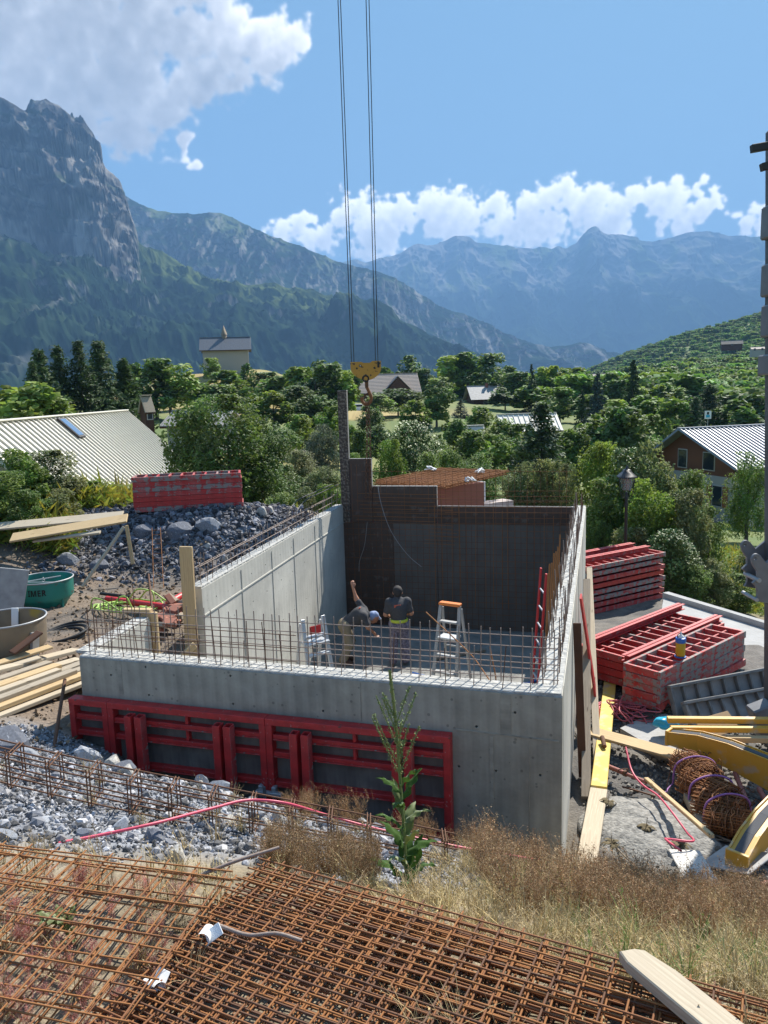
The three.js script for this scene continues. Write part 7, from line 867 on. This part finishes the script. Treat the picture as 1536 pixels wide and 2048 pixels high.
  for (let v = 0; v < 3; v++) scat('dry_grass', ['short dry straw-coloured grass on the bank, sparse tufts', 'short dry straw-coloured grass on the bank, bent tufts', 'short dry straw-coloured grass on the bank, seeding tufts'][v], 1250, tufts[v], () => { const x = rr(-3.2, 4.6), z = rr(-6.4, -1.6); if (onPile(x, z) && rnd() > 0.12) return null; if (x < 0.2 && z < -3.9 && rnd() > 0.22) return null; if (x > 1.75 && z < -5.9) return null; return rnd() < bank(x, z) + (x < 0.4 && z > -3.9 ? (x < -0.5 ? 0.06 : 0.3) : 0) ? [x, z] : null; }, 0.35, 1.15, white, 'grass');
  for (let v = 0; v < 3; v++) scat('dry_weeds', ['reddish brown dry weeds on the bank, low clumps', 'reddish brown dry weeds on the bank, twiggy clumps', 'reddish brown dry weeds on the bank, tall clumps'][v], 210, weeds[v], () => { const x = rr(0.55, 4.6), z = rr(-5.9, -3.2); if (onPile(x, z)) return null; const k = fbm(x * 1.3, z * 1.3, 79, 3); return rnd() < sst(-0.15, 0.25, k + 0.12) * sst(-3.1, -3.8, z + (x - 1) * -0.15) ? [x, z] : null; }, 0.4, 0.9, () => { const k = rr(0.7, 1.2); return [k, k, k]; }, 'weeds');
  scat('dry_weeds', 'thin brown weeds between the rebar cage and the tall dock', 60, weeds[1], () => [rr(-0.75, -0.1), rr(-4.5, -3.65)], 0.45, 0.8, () => [0.75, 0.75, 0.7], 'weeds');
  scat('dry_weeds', 'sparse dry stalks along the foot of the red panels', 46, weeds[2], () => [rr(-0.9, 1.25), rr(-6.3, -5.7)], 0.35, 0.75, () => [1, 0.95, 0.85], 'weeds');
  scat('pink_weeds', 'pinkish dried stonecrop among the open mesh pile', 150, weeds[0], () => [rr(-2.3, -0.95), rr(-3.5, -2.3)], 0.16, 0.34, () => { const k = rr(0.9, 1.5); return [k * 1.35, k * 0.95, k * 1.6]; }, 'weeds');
  scat('green_grass', 'fresh green grass blades at the foot of the dry weeds', 100, tufts[2], () => { const x = rr(0.6, 3.4), z = rr(-4.2, -2.2); return onPile(x, z) ? null : [x, z]; }, 0.7, 1.3, () => { const k = rr(0.5, 0.9); return [k * 0.5, k, k * 0.45]; }, 'grass');
  // tall dock plant
  const dk = thing('dock_plant', 'tall green dock plant with broad leaves and seed spikes before the red panels', 'plant', [0.06, 3.14, -3.92]);
  const stemPts = [[0, 0, 0], [0.0, 0.3, 0.01], [-0.015, 0.65, 0.0], [-0.03, 1.0, 0.01], [-0.055, 1.31, 0.02]], curve = new THREE.CatmullRomCurve3(stemPts.map((p) => V(...p)));
  tube('stem', stemPts, 0.008, mat([0.16, 0.2, 0.06], 0.7), dk, 40, 6);
  const lm = mat([0.055, 0.115, 0.02], 0.9, { phys: true, specularIntensity: 0.3, transmission: 0.35, side: THREE.DoubleSide }), lm2 = mat([0.14, 0.18, 0.04], 0.7, { phys: true, transmission: 0.35, side: THREE.DoubleSide }), sm = mat([0.17, 0.22, 0.075], 0.9, { side: THREE.DoubleSide });
  rnd = rngOf(621);
  const leafGeo = (L, W, curl) => { const g = new THREE.PlaneGeometry(W, L, 6, 14), p = g.attributes.position; for (let i = 0; i < p.count; i++) { const u = p.getX(i) / W * 2, t = Math.min(1, Math.max(0, p.getY(i) / L + 0.5)), w = Math.pow(Math.max(0, Math.sin(Math.PI * Math.min(1, Math.pow(t, 0.75) * 0.98 + 0.02))), 0.8); p.setXYZ(i, u * W / 2 * w, L * t * Math.cos(curl * t * 0.7), L * t * Math.sin(curl * t * 0.7) * 0.8 - Math.abs(u) * W * -0.16 * w + 0.012 * Math.sin(t * 17 + u * 3) * Math.abs(u)); } g.computeVertexNormals(); return g; };
  for (let i = 0; i < 17; i++) { const t = 0.02 + i / 17 * 0.5, p = curve.getPoint(t), s = 1 - t * 1.05, o = mesh('leaf', leafGeo(rr(0.2, 0.27) * (0.45 + 0.7 * s), rr(0.06, 0.085) * (0.4 + 0.75 * s), rr(0.3, 1.1)), rnd() < 0.75 ? lm : lm2, dk); o.position.copy(p); o.rotation.order = 'YXZ'; o.rotation.set(rr(0.2, 0.6), i * 2.4, rr(-0.15, 0.15)); }
  const spike = (a, L, base) => { const g = new THREE.Group(); g.name = 'seed_spike'; g.position.copy(base); dk.add(g); const l = []; const dir = V(Math.cos(a) * 0.42, 1, Math.sin(a) * 0.42).normalize(); bar('spike_stem', [0, 0, 0], dir.clone().multiplyScalar(L), 0.003, sm, g, 5); for (let i = 0; i < 170; i++) { const t = Math.pow(rnd(), 0.85), p = dir.clone().multiplyScalar(L * t); const w = 0.017 * (1.1 - t * 0.7) * (Math.sin(t * 40) * 0.35 + 0.8); flake(l, [p.x + rr(-w, w), p.y + rr(-w, w), p.z + rr(-w, w)], 0.007, [1, 1, 1]); } mesh('seeds', soup(l), sm, g); };
  for (const [t, a, L] of [[0.55, 0.2, 0.3], [0.58, 2.9, 0.34], [0.62, 1.4, 0.26], [0.66, 3.5, 0.3], [0.69, 0.0, 0.28], [0.72, 2.4, 0.24], [0.75, -0.4, 0.22], [0.54, 3.2, 0.36], [0.78, 3.0, 0.16], [0.6, -0.7, 0.2]]) spike(a, L, curve.getPoint(t));
  { const l = []; for (let i = 0; i < 420; i++) { const t = rr(0.66, 1), p = curve.getPoint(t), w = 0.016 * (1.6 - t) * (0.7 + 0.4 * Math.sin(t * 120)); flake(l, [p.x + rr(-w, w), p.y, p.z + rr(-w, w)], 0.0075, [1, 1, 1]); } mesh('seeds', soup(l), sm, dk); }
  // small leafy weed in the open mesh pile
  const wd = thing('leafy_weed', 'yellow-green leafy weed growing through the open mesh pile', 'plant', [-1.42, 3.6, -3.0]); for (let i = 0; i < 7; i++) { const o = mesh('leaf', leafGeo(rr(0.09, 0.16), 0.05, 0.8), lm2, wd); o.rotation.order = 'YXZ'; o.rotation.set(rr(0.3, 0.9), i * 0.95, 0); o.position.y = 0.02 * i; }
  // withered weeds on the sand heap
  for (const [x, z, l] of [[2.5, -8.35, 'withered weed on the sand heap by the yellow beam'], [2.75, -7.8, 'withered dark weed in the middle of the sand heap'], [3.0, -7.45, 'withered weed on the sand heap by the pink string'], [2.3, -7.5, 'withered weed beside the pale end of the beam']]) { const g = thing('withered_weed', l, 'weed', [x, 1.12, z], x * 7); for (let i = 0; i < 9; i++) { const o = mesh('leaf', leafGeo(rr(0.08, 0.16), 0.05, 1.6), mat([0.13, 0.1, 0.05], 0.9, { side: THREE.DoubleSide }), g); o.rotation.order = 'YXZ'; o.rotation.set(rr(0.3, 1.1), i * 0.8, 0); } bar('stalk', [0, -0.08, 0], [0.02, 0.12, 0], 0.004, M.woodOld, g, 5); }
}
// ---------------------------------------------------------------- the two workers
function sdfBody(bones, k, cell, grow = 0) { // bones: [a, b, ra, rb]; joined with a smooth minimum and meshed
  const lo = V(1e9, 1e9, 1e9), hi = V(-1e9, -1e9, -1e9); for (const [a, b, ra, rb] of bones) for (const [p, r] of [[a, ra], [b, rb]]) { lo.min(V(p[0] - r, p[1] - r, p[2] - r)); hi.max(V(p[0] + r, p[1] + r, p[2] + r)); }
  const c = lo.clone().add(hi).multiplyScalar(0.5), S = Math.max(hi.x - lo.x, hi.y - lo.y, hi.z - lo.z) / 2 * 1.12 + cell * 3, n = Math.ceil(2 * S / cell), mc = new MarchingCubes(n, new THREE.MeshStandardMaterial(), false, false, 160000); mc.isolation = 0;
  const B = bones.map(([a, b, ra, rb]) => { const d = [b[0] - a[0], b[1] - a[1], b[2] - a[2]]; return [a, d, d[0] * d[0] + d[1] * d[1] + d[2] * d[2] || 1e-9, ra + grow, rb + grow]; });
  for (let z = 0; z < n; z++) for (let y = 0; y < n; y++) for (let x = 0; x < n; x++) {
    const px = c.x + ((x - n / 2) / (n / 2)) * S, py = c.y + ((y - n / 2) / (n / 2)) * S, pz = c.z + ((z - n / 2) / (n / 2)) * S; let s = 0, best = 1e9;
    for (const [a, d, l2, ra, rb] of B) { const ux = px - a[0], uy = py - a[1], uz = pz - a[2]; let t = (ux * d[0] + uy * d[1] + uz * d[2]) / l2; t = t < 0 ? 0 : t > 1 ? 1 : t; const e = Math.sqrt((ux - d[0] * t) ** 2 + (uy - d[1] * t) ** 2 + (uz - d[2] * t) ** 2) - (ra + (rb - ra) * t); if (e < best) best = e; if (e < 0.3) s += Math.exp(-e / k); }
    mc.field[z * n * n + y * n + x] = s > 0 ? k * Math.log(s) : -best;
  }
  mc.update(); const m = mc.count, g = new THREE.BufferGeometry(), p = new Float32Array(m * 3), q = new Float32Array(m * 3); for (let i = 0; i < m * 3; i += 3) { p[i] = mc.positionArray[i] * S + c.x; p[i + 1] = mc.positionArray[i + 1] * S + c.y; p[i + 2] = mc.positionArray[i + 2] * S + c.z; }
  g.setAttribute('position', new THREE.BufferAttribute(p, 3)); const w = mergeVertices(g, 1e-4); w.computeVertexNormals(); return w;
}
{
  const skin = mat([0.42, 0.2, 0.12], 0.55), shirt = matTex(128, 3, (u, v) => { const k = 0.055 + 0.02 * tn(u, v, 8, 161, 4); return [k, k, k * 1.1]; }, 0.9), camo = matTex(256, 3, (u, v) => mix3(mix3([0.17, 0.15, 0.2], [0.1, 0.09, 0.12], sst(-0.05, 0.05, tn(u, v, 6, 162, 3))), [0.24, 0.21, 0.26], sst(0.1, 0.2, tn(u, v, 7, 163, 3))), 0.9), beigeT = mat([0.25, 0.2, 0.13], 0.9), boot = mat([0.07, 0.035, 0.02], 0.8), hiv = mat([0.5, 0.55, 0.05], 0.6), hairC = mat([0.035, 0.03, 0.028], 0.85), logo = mat([0.5, 0.1, 0.05], 0.7), cap = mat([0.25, 0.32, 0.5], 0.8), glove = mat([0.03, 0.03, 0.03], 0.8);
  const hand = (w, f, side, curl) => { // wrist, direction of the fingers, thumb side; palm and five separate bent fingers
    const W = V(...w), F = V(...f).normalize(), S = V(...side).normalize(), N = F.clone().cross(S), out = []; const P = (a, b, c) => W.clone().addScaledVector(F, a).addScaledVector(S, b).addScaledVector(N, c).toArray();
    out.push([P(0, 0, 0), P(0.085, 0.018, 0), 0.026, 0.02], [P(0, 0, 0), P(0.085, -0.02, 0), 0.026, 0.018]);
    [[0.03, 0.072], [0.011, 0.082], [-0.009, 0.076], [-0.028, 0.06]].forEach(([b, L]) => { const k = P(0.088 + L * 0.5, b, curl * L * 0.3); out.push([P(0.085, b, 0), k, 0.0095, 0.009], [k, P(0.088 + L * 0.78, b, curl * L * 0.95), 0.009, 0.008]); });
    out.push([P(0.02, 0.03, 0), P(0.055, 0.055, 0.012 * curl), 0.013, 0.011], [P(0.055, 0.055, 0.012 * curl), P(0.085, 0.058, 0.02 * curl), 0.011, 0.0095]); return out;
  };
  const head = (c, fwd, r = 0.1) => { // skull, jaw, nose, ears along the way the face looks
    const C = V(...c), F = V(...fwd).normalize(), R = F.clone().cross(YU).normalize(), U = R.clone().cross(F), P = (f, u, s) => C.clone().addScaledVector(F, f).addScaledVector(U, u).addScaledVector(R, s).toArray();
    return [[P(-0.02, 0.03, 0), P(0.015, 0.035, 0), 0.098, 0.092], [P(0.03, -0.03, 0), P(0.045, -0.08, 0), 0.07, 0.045], [P(0.1, 0.0, 0), P(0.118, -0.025, 0), 0.012, 0.016], [P(0, 0.0, 0.092), P(-0.01, -0.03, 0.096), 0.018, 0.012], [P(0, 0, -0.092), P(-0.01, -0.03, -0.096), 0.018, 0.012], [P(0.088, -0.06, -0.02), P(0.088, -0.06, 0.02), 0.012, 0.012], [P(0.085, 0.02, 0.035), P(0.085, 0.02, 0.04), 0.014, 0.014], [P(0.085, 0.02, -0.035), P(0.085, 0.02, -0.04), 0.014, 0.014]];
  };
  // worker standing with his back to the camera, hands busy in front of him (he faces -z)
  const a = thing('person', 'worker in a dark T-shirt and patterned trousers standing before the formwork, seen from behind', 'person', [0.25, 0, -16.2], 0.08, 'workers in the pit');
  const J = { pel: [0, 0.95, 0], chest: [0, 1.28, -0.03], neck: [0, 1.46, -0.07], sl: [-0.19, 1.41, -0.04], sr: [0.19, 1.41, -0.04], el: [-0.275, 1.14, -0.06], er: [0.275, 1.14, -0.05], wl: [-0.2, 1.03, -0.27], wr: [0.19, 1.06, -0.28], hl: [-0.1, 0.92, 0], hr: [0.1, 0.92, 0], kl: [-0.13, 0.5, -0.02], kr: [0.12, 0.5, -0.03], al: [-0.15, 0.1, 0.03], ar: [0.13, 0.1, 0.02], tl: [-0.17, 0.05, -0.15], tr: [0.15, 0.05, -0.16] };
  const torso = (q) => [[q.pel, q.chest, 0.145, 0.16], [q.chest, q.neck, 0.15, 0.075], [q.chest, q.sl, 0.13, 0.075], [q.chest, q.sr, 0.13, 0.075]], legs = (q) => [[q.hl, q.kl, 0.095, 0.065], [q.kl, q.al, 0.062, 0.045], [q.hr, q.kr, 0.095, 0.065], [q.kr, q.ar, 0.062, 0.045], [q.hl, q.hr, 0.1, 0.1]];
  const dress = (g, q, hd, fwd, hands, trouserM) => {
    const arms = [[q.sl, q.el, 0.058, 0.045], [q.el, q.wl, 0.043, 0.028], [q.sr, q.er, 0.058, 0.045], [q.er, q.wr, 0.043, 0.028]], feet = [[q.al, q.tl, 0.048, 0.035], [q.ar, q.tr, 0.048, 0.035]];
    const body = sdfBody([...torso(q), ...legs(q), ...arms, ...feet, [q.neck, hd, 0.055, 0.055]], 0.022, 0.016), hh = sdfBody(head(hd, fwd), 0.012, 0.006), hs = hands.map((h) => sdfBody(h, 0.006, 0.005));
    const all = mergeGeometries([body, hh, ...hs]); mesh('body', all, skin, g);
    const mid = (p, r, t) => p.map((v, i) => lerp(v, r[i], t));
    mesh('shirt', uvMetres(sdfBody([...torso(q), [q.sl, mid(q.sl, q.el, 0.72), 0.06, 0.058], [q.sr, mid(q.sr, q.er, 0.72), 0.06, 0.058]], 0.024, 0.016, 0.016)), shirt, g);
    mesh('trousers', uvMetres(sdfBody([...legs(q).map((b, i) => (i === 1 || i === 3 ? [b[0], mid(b[0], b[1], 0.93), b[2] + 0.012, b[3] + 0.026] : b)), [q.pel, mid(q.pel, q.chest, 0.2), 0.14, 0.12]], 0.02, 0.016, 0.022)), trouserM, g);
    mesh('boots', sdfBody([[q.al, q.tl, 0.055, 0.045], [q.ar, q.tr, 0.055, 0.045]], 0.012, 0.012, 0.008), boot, g);
  };
  dress(a, J, [0, 1.6, -0.12], [0, -0.5, -1], [hand(J.wl, [0.35, -0.1, -1], [0.3, 1, 0], 0.6), hand(J.wr, [-0.35, -0.1, -1], [-0.3, 1, 0], 0.6)], camo);
  mesh('hair', sdfBody([[[0, 1.64, -0.09], [0, 1.655, -0.12], 0.107, 0.1], [[0, 1.58, -0.05], [0, 1.55, -0.05], 0.07, 0.06]], 0.01, 0.008), hairC, a);
  { const bl = mesh('belt', new THREE.TorusGeometry(0.168, 0.022, 8, 30), hiv, a); bl.rotation.x = Math.PI / 2; bl.scale.set(1.08, 0.98, 1.6); bl.position.set(0, 1.02, 0); const lg = box('back_print', 0.15, 0.06, 0.012, [-0.03, 1.36, 0.128], logo, a, 0.004); lg.rotation.x = -0.12; box('tool_pouch', 0.07, 0.16, 0.06, [-0.17, 0.9, 0.04], beigeT, a, 0.015); box('tool_pouch', 0.06, 0.14, 0.06, [0.18, 0.9, 0.03], beigeT, a, 0.015); }
  // worker bending down towards the lantern side, one arm raised to the mesh
  const b = thing('person', 'worker in a dark T-shirt bending over with one arm raised to the rebar', 'person', [-0.72, 0, -16.45], 0, 'workers in the pit');
  const K = { pel: [-0.2, 0.88, 0.02], chest: [0.12, 1.06, -0.03], neck: [0.28, 1.06, -0.04], sl: [0.2, 1.14, -0.18], sr: [0.2, 1.1, 0.14], el: [0.05, 1.38, -0.24], er: [0.3, 0.86, 0.2], wl: [-0.02, 1.63, -0.28], wr: [0.42, 0.68, 0.05], hl: [-0.22, 0.86, -0.08], hr: [-0.22, 0.86, 0.12], kl: [-0.1, 0.47, -0.1], kr: [-0.12, 0.47, 0.16], al: [-0.26, 0.1, -0.1], ar: [-0.28, 0.1, 0.18], tl: [-0.08, 0.05, -0.11], tr: [-0.1, 0.05, 0.2] };
  dress(b, K, [0.42, 1.0, -0.05], [0.6, -0.75, -0.2], [hand(K.wl, [-0.1, 1, -0.2], [1, 0.1, 0], 0.5), hand(K.wr, [0.4, -0.8, -0.4], [0, 0.3, -1], 0.7)], beigeT);
  mesh('cap', sdfBody([[[0.41, 1.04, -0.05], [0.44, 1.045, -0.06], 0.108, 0.1], [[0.5, 1.0, -0.06], [0.56, 0.96, -0.07], 0.05, 0.03]], 0.01, 0.008), cap, b);
  { const lg = box('back_print', 0.1, 0.012, 0.07, [0.1, 1.235, 0.02], logo, b, 0.004); lg.rotation.z = 0.5; }
}
scene.traverse((o) => { if (o.isMesh) { o.castShadow = true; o.receiveShadow = true; } });
renderer.render(scene, camera);
